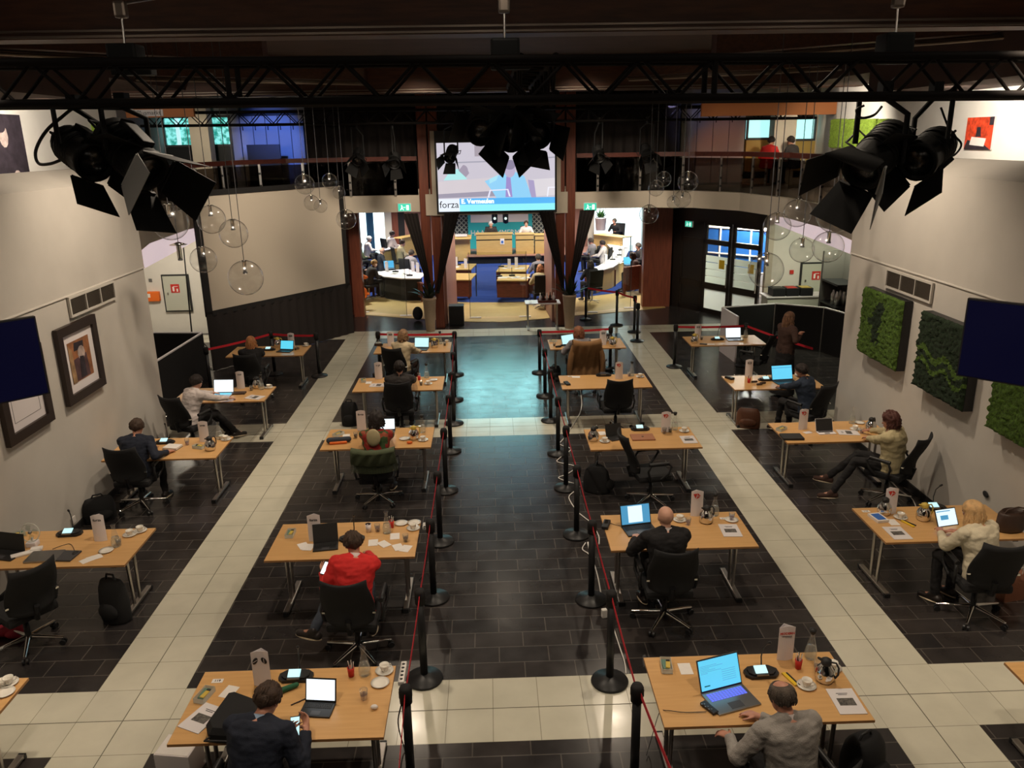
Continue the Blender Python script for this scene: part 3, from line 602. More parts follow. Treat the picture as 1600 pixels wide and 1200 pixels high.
vq([(0, .70), (.6, .72), (.6, .74), (0, .72)], (.40, .39, .47), 1, 'panelling')
vq([(.6, .72), (1, .76), (1, .78), (.6, .74)], (.40, .39, .47), 1, 'panelling')
vq([(.0, .24), (.55, .30), (.55, .50), (0, .44)], (.68, .62, .66), 2, 'bench')
vq([(.0, .20), (.55, .22), (.55, .30), (0, .26)], (.36, .33, .42), 3, 'bench')
vq([(.78, .2), (1, .22), (1, .47), (.78, .45)], (.74, .70, .74), 2, 'bench')
vq([(.05, .46), (.12, .62), (.2, .62), (.25, .47)], (.45, .85, .85), 4, 'far_figure')
vq([(.18, .60)]+el(.22, .60, .04, .08, 8, 90, 0)+[(.27, .56), (.24, .5)], (.38, .33, .42), 5, 'far_figure')
vq([(.5, .18), (.46, .30), (.40, .44), (.50, .50), (.58, .57), (.66, .57), (.74, .50), (.78, .30), (.80, .18)], (.30, .66, .95), 6, 'blue_shirt')
vq([(.44, .47), (.52, .53), (.50, .45), (.44, .40)], (.42, .8, .95), 7, 'raised_arm')
vq([(.79, .18), (.77, .45), (.82, .44), (.84, .18)], (.42, .36, .58), 5, 'chair_back')
vq([(.575, .2), (.585, .50), (.62, .50), (.635, .2)], (.36, .28, .62), 8, 'tie')
vq(el(.615, .60, .048, .115), (.52, .44, .62), 9, 'head')
vq(el(.615, .67, .05, .07), (.28, .24, .36), 10, 'hair')
vq([(.42, .20), (.44, .31), (.60, .32), (.62, .21), (.605, .21), (.59, .305), (.45, .295), (.435, .20)], (.85, .85, 1), 11, 'lectern_outline')
vq([(.93, .2), (.94, .34), (1, .34), (1, .325), (.95, .325), (.94, .2)], (.9, .9, 1), 11, 'lectern_outline')
vq([(.18, 0), (1, 0), (1, .10), (.18, .10)], (.30, .92, .98), 12, 'caption_bar')
vq([(.18, .10), (1, .10), (1, .19), (.18, .19)], (.10, .48, .95), 12, 'name_bar')
vq([(.0, 0), (.18, 0), (.18, .19), (0, .19)], (.86, .92, 1), 12, 'logo_field')
rx90 = Matrix.Rotation(R(90), 4, 'X'); W, H = vb.x-va.x, vt-vz
text('forza', .25, 'ink', t, Matrix.Translation((va.x+.09*W, Yv-.024, vz+.10*H)) @ rx90)
text('E. Vermeulen', .16, 'whiteled', t, Matrix.Translation((va.x+.335*W, Yv-.024, vz+.145*H)) @ rx90, bold=.008)

# ---- trusses
def truss(name, lab, a, b, h=.29, n=26, r=.031):
    a, b = V(a), V(b); d = (b-a).normalized(); s = d.cross(V((0, 0, 1))).normalized()*h; t = thing(name, lab, 'truss', (0, 0, 0))
    for i, o in enumerate((V((0, 0, 0)), s, V((0, 0, h)), s+V((0, 0, h)))): q = MB('truss'); q.tube([a+o, b+o], r, 8); q.build('chord', t)
    L = (b-a).length; q = MB('truss'); p = L/n
    for k in range(n):
        for o in (V((0, 0, 0)), s):
            lo, hi = a+o+d*(k*p), a+o+d*(k*p)+V((0, 0, h)); e = d*p
            if k % 2: q.tube([lo, hi+e], r*.42, 6, False)
            else: q.tube([hi, lo+e], r*.42, 6, False)
        for o in (V((0, 0, 0)), V((0, 0, h))):
            x, y = a+o+d*(k*p), a+o+s+d*(k*p)
            q.tube([x, y+d*p] if k % 2 else [y, x+d*p], r*.42, 6, False)
    for k in (n//3, 2*n//3):
        for o in (V((0, 0, 0)), s): q.tube([a+o+d*(k*p), a+o+d*(k*p)+V((0, 0, h))], r*.7, 6, False)
    q.build('lattice_bars', t)
    return t
zt1 = atY(0, 159, 6.5).z; zt2 = atY(1600, 157, 6.5).z
truss('lighting_truss', 'near black lighting truss spanning the hall below the brown beam', (-5.3, 6.35, (zt1+zt2)/2+.03), (5.4, 6.5, (zt1+zt2)/2-.03), .27, 40)
zr = atY(800, 188, 20.4).z
truss('lighting_truss', 'far black lighting truss before the columns', (-8.1, 20.35, zr), (8.0, 20.65, zr-.06), .29, 58, .03)
# chain hoists and beam clamps that carry the near truss
for u, lab in ((192, 'left'), (1403, 'right'), (790, 'centre')):
    x = atY(u, 110, 6.5).x; t = thing('chain_hoist', 'black chain hoist between brown beam and near truss, %s' % lab, 'hoist', (x, 6.6, 5.3))
    b = MB('lampblk'); b.box((0, 0, .34), (.22, .2, .16), bev=.02); b.box((0.04, 0, .23), (.3, .12, .06), bev=.01); b.build('motor', t)
    b = MB('steel'); b.tube([(0, 0, .42), (0, .02, .62)], .008, 6); b.build('chain', t)
    b = MB('rail'); b.box((0, .02, .66), (.09, .07, .12), bev=.02); b.tube([(0, .02, .7), (0, 1.4, .98), (0, 2.0, 1.2)], .012, 6); b.build('beam_clamp', t)

# ---- theatre lanterns
def lantern(loc, tgt, lab, flaps=(1, 1, 1, 1), sc=1, zt=None, roll=0):
    t = thing('stage_lantern', lab, 'lantern', loc); d = (V(tgt)-V(loc)); T = d.to_track_quat('-Z', 'Y').to_matrix().to_4x4() @ Matrix.Rotation(roll, 4, 'Z') @ Matrix.Scale(sc, 4)
    b = MB('lampblk'); b.T = T
    b.lathe([(0, .27), (.09, .27), (.135, .22), (.14, .1), (.14, -.16), (.150, -.165), (.150, -.22), (.125, -.22), (.125, -.16), (.0, -.15)], 20)
    for k in range(6): b.lathe([(.14, .17-k*.04), (.149, .165-k*.04), (.14, .16-k*.04)], 20)
    b.box((0, .15, .02), (.10, .04, .26), bev=.01); b.build('housing', t)
    L = MB('glass'); L.T = T; L.lathe([(0, -.19), (.12, -.18), (.12, -.172), (0, -.172)], 20); L.build('lens', t)
    for k in range(4):
        if not flaps[k]: continue
        f = MB('lampgrey' if flaps[k] == 2 else 'lampblk'); f.T = T @ Matrix.Rotation(k*pi/2, 4, 'Z'); w = .13
        f.slab([(-w, .15, -.22), (w, .15, -.22), (w*1.25, .15+.12, -.50), (-w*1.25, .15+.12, -.50)], (0, .4, .15), .012); f.box((0, .15, -.222), (.24, .015, .02)); f.build('barn_door', t)
    zt = zt or 5.32; y = MB('lampblk'); up = V((0, 0, zt-loc[2])); ax = T.to_3x3() @ V((1, 0, 0)); ax.normalize(); ax *= .175*sc
    y.tube([ax*1, ax+up*.75, up*.86], .02*sc, 6); y.tube([-ax, -ax+up*.75, up*.86], .02*sc, 6); y.tube([up*.84, up*1.02], .028*sc, 8); y.box(tuple(up*.98), (.07*sc, .09*sc, .10*sc)); y.build('yoke', t)
    h = MB('lampblk'); h.T = T; h.tube([(-.08, .0, .27), (-.08, .0, .36), (.08, 0, .36), (.08, 0, .27)], .010, 6); h.build('handle', t); h = MB('lampblk'); h.T = T; h.tube([(-.145, 0, .1), (-.23, 0, .14), (-.23, 0, -.02), (-.145, 0, -.04)], .009, 6); h.build('side_handle', t)
    return t
def lan(u, v, tu, tv, tY, lab, flaps=(1, 1, 1, 1), Y=6.5, sc=1, roll=0, zt=None): return lantern(tuple(atY(u, v, Y)), tuple(atY(tu, tv, tY)), lab, flaps, sc, zt, roll)
lan(128, 238, 190, 285, 6.1, 'black stage lantern at far left of the near truss, handle outward', (1, 1, 1, 0), sc=1.02, roll=.4)
lan(203, 240, 262, 300, 6.2, 'black stage lantern with a lit-coloured grey barn door, inner of the left pair', (1, 1, 1, 2), Y=6.42, sc=1.12, roll=.2)
lan(1372, 240, 1322, 292, 6.2, 'black stage lantern with a lit-coloured grey flap, inner of the right pair', (1, 1, 1, 2), Y=6.42, sc=1.12, roll=3.6)
lan(1450, 238, 1395, 283, 6.1, 'black stage lantern at far right of the near truss', (1, 1, 1, 0), sc=1.02, roll=2.5)
lan(752, 203, 722, 250, 6.9, 'black stage lantern pointing left before the video screen', (1, 1, 0, 1), Y=9.6, sc=1.05, roll=.3, zt=5.35)
lan(798, 205, 800, 300, 7.6, 'black stage lantern pointing down at centre of the rig', (1, 1, 1, 1), Y=9.6, sc=1.15, roll=.8, zt=5.35)
lan(838, 205, 860, 260, 7.6, 'black stage lantern pointing right before the video screen', (1, 1, 1, 1), Y=9.6, sc=1.1, roll=.2, zt=5.35)
zc = 5.33; truss('lighting_truss', 'black cross truss running from near truss to the centre lanterns', (.28, 6.7, zc), (.28, 10.6, zc), .27, 14)
t = thing('projector', 'black projector among the centre lanterns', 'projector', atY(797, 172, 9.4)); b = MB('lampblk'); b.box((0, 0, -.02), (.5, .42, .22), bev=.03); b.build('body', t); b = MB('chrome'); b.lathe([(0, 0), (.05, 0), (.05, .06), (.035, .06), (0, .03)], 14); b.T = Matrix(); o = b.build('lens', t); o.rotation_euler = (R(-90), 0, 0); o.location = (.1, .21, 0)
for i, (u, v, lab) in enumerate(((705, 240, 'left of the video screen'), (560, 245, 'before the left stage curtain'), (616, 250, 'before the left stage curtain nearest the column'), (935, 240, 'before the right stage curtain nearest the column'), (1010, 238, 'before the right stage curtain'))):
    lan(u, v, u-20+i*10, 300, 19.0, 'small black stage lantern on the far truss '+lab, (1, 1, 1, 1), Y=20.3, sc=.95, roll=i*.7, zt=zr)
# cables hanging from the near truss
def cable(pts, r, m, lab, name='cable'):
    k = len(pts); P = [V(p) for p in pts]; out = []
    for i in range(k-1):
        p0, p1, p2, p3 = P[max(i-1, 0)], P[i], P[i+1], P[min(i+2, k-1)]
        for j in range(6):
            s = j/6; out.append(.5*((2*p1)+(p2-p0)*s+(2*p0-5*p1+4*p2-p3)*s*s+(3*p1-p0-3*p2+p3)*s**3))
    out.append(P[-1]); b = MB(m); b.tube(out, r, 6); return tag(b.build(name), lab, 'cable')
cable([atY(u, v, 6.5) for u, v in ((118, 166), (100, 180), (72, 205), (56, 235), (60, 255), (78, 256), (95, 250))], .012, 'blackpl', 'black cable looping from near truss to the far left lantern')
cable([atY(u, v, 6.45) for u, v in ((1350, 165), (1338, 172), (1345, 184), (1365, 180), (1378, 166))], .010, 'blackpl', 'black cable looping under the near truss above the right lanterns')
cable([atY(u, v, 6.5) for u, v in ((1470, 168), (1485, 205), (1502, 225), (1490, 243), (1476, 240), (1490, 230))], .008, 'blackpl', 'tangled black cable behind the far right lantern')
for u, lab in ((283, 'left'), (1212, 'right')):
    pass

# ---- glass globe pendants (centre px, diameter px, distance)
pend = [(266, 347, 56, 12.0, 'largest of the left group, nearest the left wall'), (330, 343, 44, 12.4, 'upper left one before the blank screen'), (365, 365, 44, 12.6, 'second from left before the blank screen'), (318, 406, 41, 12.2, 'low one on the left edge of the blank screen'), (384, 434, 54, 12.0, 'lowest one before the blank screen'),
 (476, 288, 31, 18.0, 'leftmost of the upper cluster above the blank screen'), (515, 283, 24, 18.6, 'small one at the top of the cluster over the blank screen'), (530, 301, 20, 19.0, 'smallest one right of the cluster over the blank screen'), (487, 317, 24, 18.2, 'lower left one of the cluster over the blank screen'), (501, 322, 21, 18.5, 'small lower one of the cluster over the blank screen'), (541, 343, 31, 18.0, 'one at the right edge of the blank screen'),
 (1037, 280, 24, 18.4, 'top small one right of the right column'), (1025, 294, 25, 18.2, 'second one right of the right column'), (1075, 284, 32, 17.8, 'large one in the right hand cluster'), (1066, 311, 27, 18.2, 'low one of the right hand cluster'), (1052, 316, 20, 18.6, 'smallest one of the right hand cluster'), (1014, 335, 30, 18.0, 'lone low one at right of the right exit sign'),
 (1246, 333, 43, 12.6, 'upper one before the right gallery fascia'), (1305, 335, 57, 12.0, 'large one nearest the right lanterns'), (1214, 354, 43, 12.9, 'one left in the near right group'), (1294, 386, 48, 12.3, 'lower right one beside the right wall'), (1253, 391, 38, 12.4, 'small low one above the right hose cabinet'), (1197, 422, 54, 12.0, 'lowest and largest one before the glass doors')]
def pendant(u, v, dpx, Y, lab, globe=True):
    c = atY(u, v, Y); r = dpx/2*(V(c)-V((0, 0, CH))).dot(fw)/FPX; t = thing('glass_pendant', 'clear glass globe pendant, '+lab if globe else lab, 'lamp', c, 0, 'clear glass globe pendants')
    del t['group']; t['group'] = 'clear glass globe pendants'
    if globe:
        g = MB('glass'); n = 20; prof = [(r*sin(pi*i/n), -r*cos(pi*i/n)) for i in range(n)]+[(r*.12, r*.99)]
        g.lathe(prof, 32); g.build('globe', t)
    s = MB('chrome'); s.lathe([(0, r*.28), (.028, r*.28), (.028, r*.9), (.06, r*1.0), (.0, r*1.02)] if globe else [(0, -.12), (.035, -.12), (.035, .08), (.13, .09), (.02, .13), (0, .13)], 14); s.build('socket', t)
    k = MB('dgrey'); k.lathe([(0, r*.25), (.034, r*.25), (.034, r*.32), (0, r*.32)], 14) if globe else k.lathe([(0, -.14), (.036, -.14), (.036, -.12), (0, -.12)], 14); k.build('lamp_base', t)
    w_ = MB('dgrey'); w_.tube([(0, 0, r*1.0 if globe else .1), (0, 0, 6.6-c.z)], .006, 6); w_.build('wire', t)
for p in pend: pendant(*p)
pendant(280, 392, 40, 12.1, 'bare chrome pendant fitting without a globe, left group', False)

# ---- desks
def make_desk():
    t = thing('desk', '', 'desk')
    b = MB('beech', 'edge'); b.bx((-.80, -.425, .716), (.80, .425, .74)); b.m = 1
    for a, c in (((-.802, -.427, .717), (.802, -.425, .739)), ((-.802, .425, .717), (.802, .427, .739)), ((-.802, -.425, .717), (-.80, .425, .739)), ((.80, -.425, .717), (.802, .425, .739))): b.bx(a, c)
    b.build('tabletop', t)
    for s in (-1, 1):
        q = MB('steel'); x = s*.66
        for y in (-.07, .07): q.tube([(x, y, .04), (x, y*1.4, .70)], .019, 10)
        q.box((x, 0, .70), (.05, .70, .03)); o = q.build('leg', t)
        f = MB('steel', 'blackpl'); f.box((x, 0, .035), (.06, .66, .035), bev=.008); f.m = 1
        for y in (-.33, .33): f.box((x, y, .025), (.064, .04, .05), bev=.005)
        f.build('foot', o)
    b = MB('blackpl')
    for s in (-1, 1): b.box((s*.66, -.36, .70), (.06, .05, .03))
    b.build('bracket', t)
    return t
desk = Proto(make_desk)
DK = dict(A1='cut off at the bottom left corner', A2='with a small white fan at lower left', A3='of the man in navy suit by left wall', A4='of the man in white shirt, left', A5='of the woman in black before the blank screen',
 B1='of the man in dark blazer, front left', B2='of the man in red sweater', B3='of the woman with green shawl on her chair', B4='of the dark-suited man, fourth row left of aisle', B5='of the woman in cream blazer, back row',
 C1='of the man in grey sweater, front right', C2='of the bald man in black suit', C3='with the sideways empty chair, right of aisle', C4='with the empty chair, fourth row right of aisle', C5='of the woman with tan coat on her chair',
 D1='cut off at the bottom right edge', D2='of the blonde woman with brown handbag', D3='of the person in beige jacket by right wall', D4='of the dark-suited man at laptop, far right', D5='at the back right with white laptop and empty chair')
CX = dict(A=-4.75, B=-1.68, C=2.03, D=5.02); RY = {1: 5.44, 2: 8.16, 3: 11.16, 4: 14.02, 5: 16.82}
DP = {}
for c_ in 'ABCD':
    for r_ in range(1, 6):
        k = c_+str(r_); x, y = CX[c_], RY[r_]
        if k == 'C3': x, y = 2.17, 11.08
        if k == 'B3': x, y = -1.72, 11.36
        if k == 'C4': y = 14.0
        if k == 'B4': x = -1.70; y = 14.15
        if k == 'D3': y = 11.15
        if k == 'A4': y = 13.75
        if k == 'D4': y = 13.72
        if k == 'D1': y = 5.22
        DP[k] = (x, y); desk('beech-topped desk '+DK[k], (x, y, 0), 0, 'beech desks in rows')
# ---- office chairs
def make_chair():
    t = thing('office_chair', '', 'chair')
    b = MB('blackfab'); b.box((0, 0, .455), (.50, .50, .10), bev=.04); b.box((0, .05, .42), (.36, .36, .04), bev=.01); b.build('seat', t)
    b = MB('blackfab'); n, k = 9, 10; vs = []
    for side in (0, 1):
        for i in range(k+1):
            s = i/k; z = .50+.56*s; w = .22+.035*sin(pi*min(1, s*1.1)); y = -.245-.05*sin(s*pi)*0-.16*s*s+.02*sin(s*pi*2)
            for j in range(n+1):
                u = j/n*2-1; vs.append((u*w, y-.055*(1-u*u)-(.035 if side else 0)*(1-.5*abs(u)**3), z+(.03*abs(u)**2 if i == k else 0)-(.05*u*u if i == 0 else 0)*-1))
    m = (k+1)*(n+1); fs = []
    for i in range(k):
        for j in range(n): a = i*(n+1)+j; fs += [(a+1, a, a+n+1, a+n+2), (m+a, m+a+1, m+a+n+2, m+a+n+1)]
    for i in range(k): a = i*(n+1); fs += [(a, m+a, m+a+n+1, a+n+1), (a+n, a+2*n+1, m+a+2*n+1, m+a+n)]
    for j in range(n): fs += [(j, j+1, m+j+1, m+j), (k*(n+1)+j+1, k*(n+1)+j, m+k*(n+1)+j, m+k*(n+1)+j+1)]
    b.add(vs, fs, True); b.build('backrest', t)
    b = MB('blackpl')
    b.tube([(0, -.16, .42), (0, -.30, .44), (0, -.34, .60)], .028, 8); b.box((0, 0, .39), (.2, .24, .05), bev=.01); b.build('mechanism', t)
    for s in (-1, 1):
        b = MB('blackpl'); b.tube([(s*.22, -.08, .43), (s*.29, -.10, .46), (s*.305, -.14, .60), (s*.29, -.10, .675), (s*.285, .03, .69), (s*.285, .16, .685), (s*.29, .2, .65), (s*.30, .15, .55), (s*.27, .06, .46)], .017, 8)
        b.tube([(s*.285, -.12, .69), (s*.285, .16, .70)], .026, 8); b.build('armrest', t)
        q = MB('chrome'); q.box((s*.245, -.27, .66), (.03, .03, .018)); q.build('back_bracket', t)
    b = MB('blackpl'); b.lathe([(0, .1), (.03, .1), (.03, .28), (.022, .28), (.022, .40), (0, .40)], 14); b.build('gas_column', t)
    for k_ in range(5):
        a = pi/2+k_*2*pi/5+.05; d = V((cos(a), sin(a), 0)); b = MB('chrome'); b.tube([d*.02+V((0, 0, .115)), d*.17+V((0, 0, .10)), d*.345+V((0, 0, .078))], [.026, .02, .015], 8); o = b.build('base_arm', t)
        q = MB('blackpl'); p = d*.335; n_ = V((-d.y, d.x, 0))*.02
        for g in (-1, 1): c0 = V((p.x, p.y, .03))+n_*g; q.tube([c0-n_*.5, c0+n_*.5], .03, 12)
        q.build('caster', o)
    b = MB('blackpl'); b.lathe([(0, .09), (.045, .09), (.05, .13), (0, .135)], 14); b.build('base_hub', t)
    return t
chair = Proto(make_chair)
CG = 'black office chairs at the desks'
CHR = {}; CO = {}
for k, x, y, rz, lab in (('A2', -4.90, 7.42, .95, 'empty black office chair at the lower left desk with fan'), ('A3', -5.03, 10.70, -.12, 'black office chair under the man in navy suit'), ('A4', -5.05, 12.95, -.75, 'black office chair under the man in white shirt'), ('A5', -4.78, 15.85, 0, 'black office chair under the woman in black'),
 ('B1', -1.60, 4.72, 0, 'black office chair under the man in dark blazer'), ('B2', -1.42, 7.26, -.03, 'black office chair under the man in red sweater'), ('B3', -1.70, 10.68, .05, 'black office chair draped with a green shawl'), ('B4', -1.60, 13.35, 0, 'black office chair under the dark-suited man, left of aisle'), ('B5', -1.95, 15.85, -.45, 'black office chair turned under the woman in cream blazer'),
 ('C1', 2.06, 4.66, .2, 'black office chair under the man in grey sweater'), ('C2', 1.78, 7.45, 0, 'black office chair under the bald man in black suit'), ('C3', 2.20, 10.45, -1.45, 'empty black office chair turned sideways, right of aisle'), ('C4', 2.15, 13.38, .0, 'empty black office chair, fourth row right of aisle'), ('C5', 1.90, 15.85, .1, 'black office chair with a tan coat over its back'),
 ('D2', 5.10, 7.40, -.1, 'black office chair under the blonde woman'), ('D3', 5.38, 10.35, .95, 'black office chair under the person in beige jacket'), ('D4', 5.30, 12.90, .55, 'black office chair under the dark-suited man, far right'), ('D5', 5.45, 16.20, .95, 'empty black leather office chair at the back right desk')):
    CHR[k] = (x, y, rz); CO[k] = chair(lab, (x, y, 0), rz, CG)
# ---- crowd-control posts with red belts
def make_post():
    t = thing('barrier_post', '', 'barrier post')
    b = MB('blackpl'); b.lathe([(0, 0), (.175, 0), (.18, .012), (.175, .025), (.06, .055), (.035, .07), (0, .07)], 28); b.build('base', t)
    b = MB('blackpl'); b.lathe([(0, .06), (.036, .06), (.036, .86), (0, .86)], 16); b.build('pole', t)
    b = MB('blackmat'); b.lathe([(0, .84), (.049, .84), (.051, .96), (.040, .985), (0, .99)], 16); b.box((0, 0, .92), (.1, .04, .06)); b.build('belt_head', t)
    return t
post = Proto(make_post); PG = 'black barrier posts with belts'
LY = [5.27, 6.66, 8.10, 9.44, 11.03, 12.61, 13.98, 15.4, 17.2]; RYp = [5.20, 6.53, 7.96, 9.52, 11.0, 12.38, 14.0, 15.5, 17.2]
ordn = ['nearest', 'second', 'third', 'fourth', 'fifth', 'sixth', 'seventh', 'eighth', 'farthest']
LP = [(-.73-.02*(i > 6)*(i-6)*2, y) for i, y in enumerate(LY)]; RP = [(1.05+.0*i, y) for i, y in enumerate(RYp)]
for i, (x, y) in enumerate(LP): post('black barrier post, %s in the line left of the aisle' % ordn[i], (x, y, 0), .1*i, PG)
for i, (x, y) in enumerate(RP): post('black barrier post, %s in the line right of the aisle' % ordn[i], (x, y, 0), .1*i, PG)
EX = [(-2.5, 17.35, 'behind the left corner of the cream blazer desk'), (2.64, 17.35, 'behind the right corner of the tan coat desk'), (2.70, 22.5, 'on the beige floor edge, leftmost of four'), (3.46, 21.7, 'at the far marble crossing, second of four'), (3.80, 20.85, 'at the far marble crossing, third of four'), (3.70, 19.85, 'at the far marble crossing, nearest of four'), (4.10, 17.40, 'left of the back right desk'), (5.66, 17.35, 'behind the white laptop at back right'),
      (-5.9, 16.3, 'at the left before the blank screen'), (-4.9, 17.6, 'behind the woman in black'), (-3.85, 17.35, 'right of the woman in black')]
for i, (x, y, l) in enumerate(EX): post('black barrier post '+l, (x, y, 0), i, PG)
def belt(a, b, lab, z=.925, sag=.015):
    a, b = V((*a, z)), V((*b, z)); n = 8; d = (b-a).normalized(); s = d.cross(V((0, 0, 1)))*.0012; vs = []
    for i in range(n+1):
        p = a.lerp(b, i/n)+V((0, 0, -sag*4*(i/n)*(1-i/n)))
        for q in (-1, 1):
            for h in (-.024, .024): vs.append(p+s*q+V((0, 0, h)))
    fs = sum([[(4*i, 4*i+1, 4*i+5, 4*i+4), (4*i+2, 4*i+6, 4*i+7, 4*i+3), (4*i+1, 4*i+3, 4*i+7, 4*i+5), (4*i, 4*i+4, 4*i+6, 4*i+2)] for i in range(n)], [])
    m = MB('belt'); m.add(vs, fs); return tag(m.build('barrier_belt'), lab, 'barrier belt', 'red barrier belts between the posts')
def shr(a, b, q=.05):
    a, b = V(a), V(b); d = (b-a).normalized()*q; return tuple(a+d), tuple(b-d)
for nm, P_ in (('left', LP), ('right', RP)):
    for i in range(8): belt(*shr(P_[i], P_[i+1]), 'red belt from the %s to the %s post %s of the aisle' % (ordn[i], ordn[i+1], nm))
    belt((P_[0][0]+(.0 if nm == 'left' else .02), P_[0][1]-.05), (P_[0][0]+(.05 if nm == 'left' else .12), 4.0), 'red belt running out of the picture bottom, %s of the aisle' % nm)
belt(*shr(EX[0][:2], LP[8]), 'red belt behind the woman in cream blazer'); belt(*shr(RP[8], EX[1][:2]), 'red belt behind the woman with tan coat')
belt(*shr(EX[2][:2], EX[3][:2]), 'red belt over the beige floor, left span'); belt(*shr(EX[3][:2], EX[4][:2]), 'red belt over the beige floor, right span'); belt(*shr(EX[4][:2], EX[5][:2]), 'short red belt at the far marble crossing')
belt(*shr(EX[6][:2], EX[7][:2]), 'red belt behind the back right desk'); belt(*shr(EX[7][:2], (6.35, 15.2)), 'red belt from the back right post past the standing woman')
belt(*shr(EX[8][:2], EX[9][:2]), 'red belt left of the woman in black'); belt(*shr(EX[9][:2], EX[10][:2]), 'red belt behind the woman in black')
# wall end of the belt behind the standing woman
# ================================================================== PEOPLE
def fab(name, c, b=.25, na=.08): return mat(name, c, .85, bump=b, bs=120, noise_s=12, noise_a=na)
M['skin'] = mat('skin', (.50, .235, .155), .5, noise_s=20, noise_a=.06); M['skinp'] = mat('pale_skin', (.62, .34, .24), .5, noise_s=20, noise_a=.05)
M['lip'] = mat('lips', (.38, .10, .08), .45); M['eyew'] = mat('eye_white', (.7, .68, .64), .3); M['eyed'] = mat('eye_dark', (.02, .015, .012), .2)
M['hbrown'] = mat('brown_hair', (.055, .030, .018), .6, bump=.8, bs=130, noise_s=40, noise_a=.3); M['hdark'] = mat('dark_hair', (.018, .011, .009), .6, bump=.8, bs=130)
M['hgrey'] = mat('grey_brown_hair', (.085, .065, .05), .65, bump=.8, bs=130, noise_s=18, noise_a=.5); M['hlbrown'] = mat('light_brown_hair', (.17, .085, .045), .55, bump=.8, bs=110, noise_s=18, noise_a=.4); M['hdblond'] = mat('dark_blond_hair', (.30, .17, .085), .55, bump=.8, bs=110, noise_s=18, noise_a=.35)
M['hblond'] = mat('blond_hair', (.62, .38, .17), .55, bump=.8, bs=110, noise_s=18, noise_a=.25)
M['hginger'] = mat('ginger_blond_hair', (.42, .17, .06), .55, bump=.9, bs=90, noise_s=14, noise_a=.35); M['hauburn'] = mat('auburn_hair', (.25, .09, .04), .55, bump=.8, bs=110, noise_s=18, noise_a=.3)
M['hwhite'] = mat('white_hair', (.6, .58, .54), .6, bump=.6, bs=120); M['hred'] = mat('dark_red_hair', (.09, .028, .020), .6, bump=.8, bs=110)
M['c_navy'] = fab('navy_wool', (.012, .016, .030)); M['c_grey'] = fab('grey_knit', (.30, .275, .25), .5); M['c_red'] = fab('red_cotton', (.62, .022, .020)); M['c_black'] = fab('black_wool', (.010, .009, .010))
M['c_dark'] = fab('charcoal_wool', (.030, .025, .024)); M['c_cream'] = fab('cream_wool', (.62, .50, .32)); M['c_ivory'] = fab('ivory_knit', (.62, .55, .40), .4); M['c_white'] = fab('white_cotton', (.68, .60, .58), .2)
M['c_beige'] = fab('beige_cotton', (.50, .42, .24)); M['c_jean'] = fab('blue_grey_denim', (.045, .055, .075)); M['c_dblue'] = fab('dark_blue_wool', (.018, .028, .050)); M['c_brown'] = fab('brown_knit', (.060, .030, .022))
M['c_lgrey'] = fab('light_grey_knit', (.26, .24, .25)); M['c_lblue'] = fab('pale_blue_cotton', (.3, .4, .55)); M['c_tan'] = fab('tan_wool', (.26, .135, .055)); M['c_green'] = fab('olive_knit', (.085, .105, .055), .8)
M['shoe'] = mat('dark_leather_shoe', (.02, .015, .013), .4); M['sole'] = mat('pale_sole', (.6, .5, .35), .6)
def flower():
    m = mat('red_green_print', (.3, .02, .02), .85); nt = m.node_tree; b = nt.nodes['Principled BSDF']; tc = nt.nodes.new('ShaderNodeTexCoord'); v = nt.nodes.new('ShaderNodeTexVoronoi'); v.inputs['Scale'].default_value = 14
    cr = nt.nodes.new('ShaderNodeValToRGB'); cr.color_ramp.interpolation = 'CONSTANT'; e = cr.color_ramp.elements; e[0].color = (.30, .02, .015, 1); e[1].position = .45; e[1].color = (.05, .09, .03, 1); x = e.new(.7); x.color = (.35, .08, .04, 1)
    nt.links.new(tc.outputs['Object'], v.inputs['Vector']); nt.links.new(v.outputs['Color'], cr.inputs[0]); nt.links.new(cr.outputs[0], b.inputs['Base Color']); return m
M['c_print'] = flower()

def blob(mb, name, parent, voxel=.01, it=4, wr=0, wf=9, seed=0):
    o = mb.build('tmp'); md = o.modifiers.new('r', 'REMESH'); md.mode = 'VOXEL'; md.voxel_size = voxel; md.use_smooth_shade = True
    if it: sm = o.modifiers.new('s', 'SMOOTH'); sm.factor = .5; sm.iterations = it
    dg = bpy.context.evaluated_depsgraph_get(); dg.update(); me = bpy.data.meshes.new_from_object(o.evaluated_get(dg)); bpy.data.objects.remove(o)
    me.materials.clear(); me.materials.append(mb.mats[0]); me.polygons.foreach_set('material_index', [0]*len(me.polygons))
    if wr:
        ns = [v.normal.copy() for v in me.vertices]
        for v, n in zip(me.vertices, ns): q = V((v.co.x*wf, v.co.y*wf, v.co.z*wf*1.6+seed)); v.co += n*wr*(noise.noise(q)+.5*noise.noise(q*2.3))
    me.update(); r = bpy.data.objects.new(name, me); C.objects.link(r); r.parent = parent; return r
def loft(mb, rings, n=20):   # rings: (centre, xaxis, yaxis, hw, hd)
    vs = []
    for c, x, y, a, b in rings: vs += [c+x*(a*cos(2*pi*j/n))+y*(b*(abs(sin(2*pi*j/n))**.9)*(1 if sin(2*pi*j/n) > 0 else -1)) for j in range(n)]
    k = len(rings); fs = [(i*n+j, i*n+(j+1) % n, (i+1)*n+(j+1) % n, (i+1)*n+j) for i in range(k-1) for j in range(n)]
    fs += [tuple(range(n))[::-1], tuple(range((k-1)*n, k*n))]; mb.add(vs, fs, True)
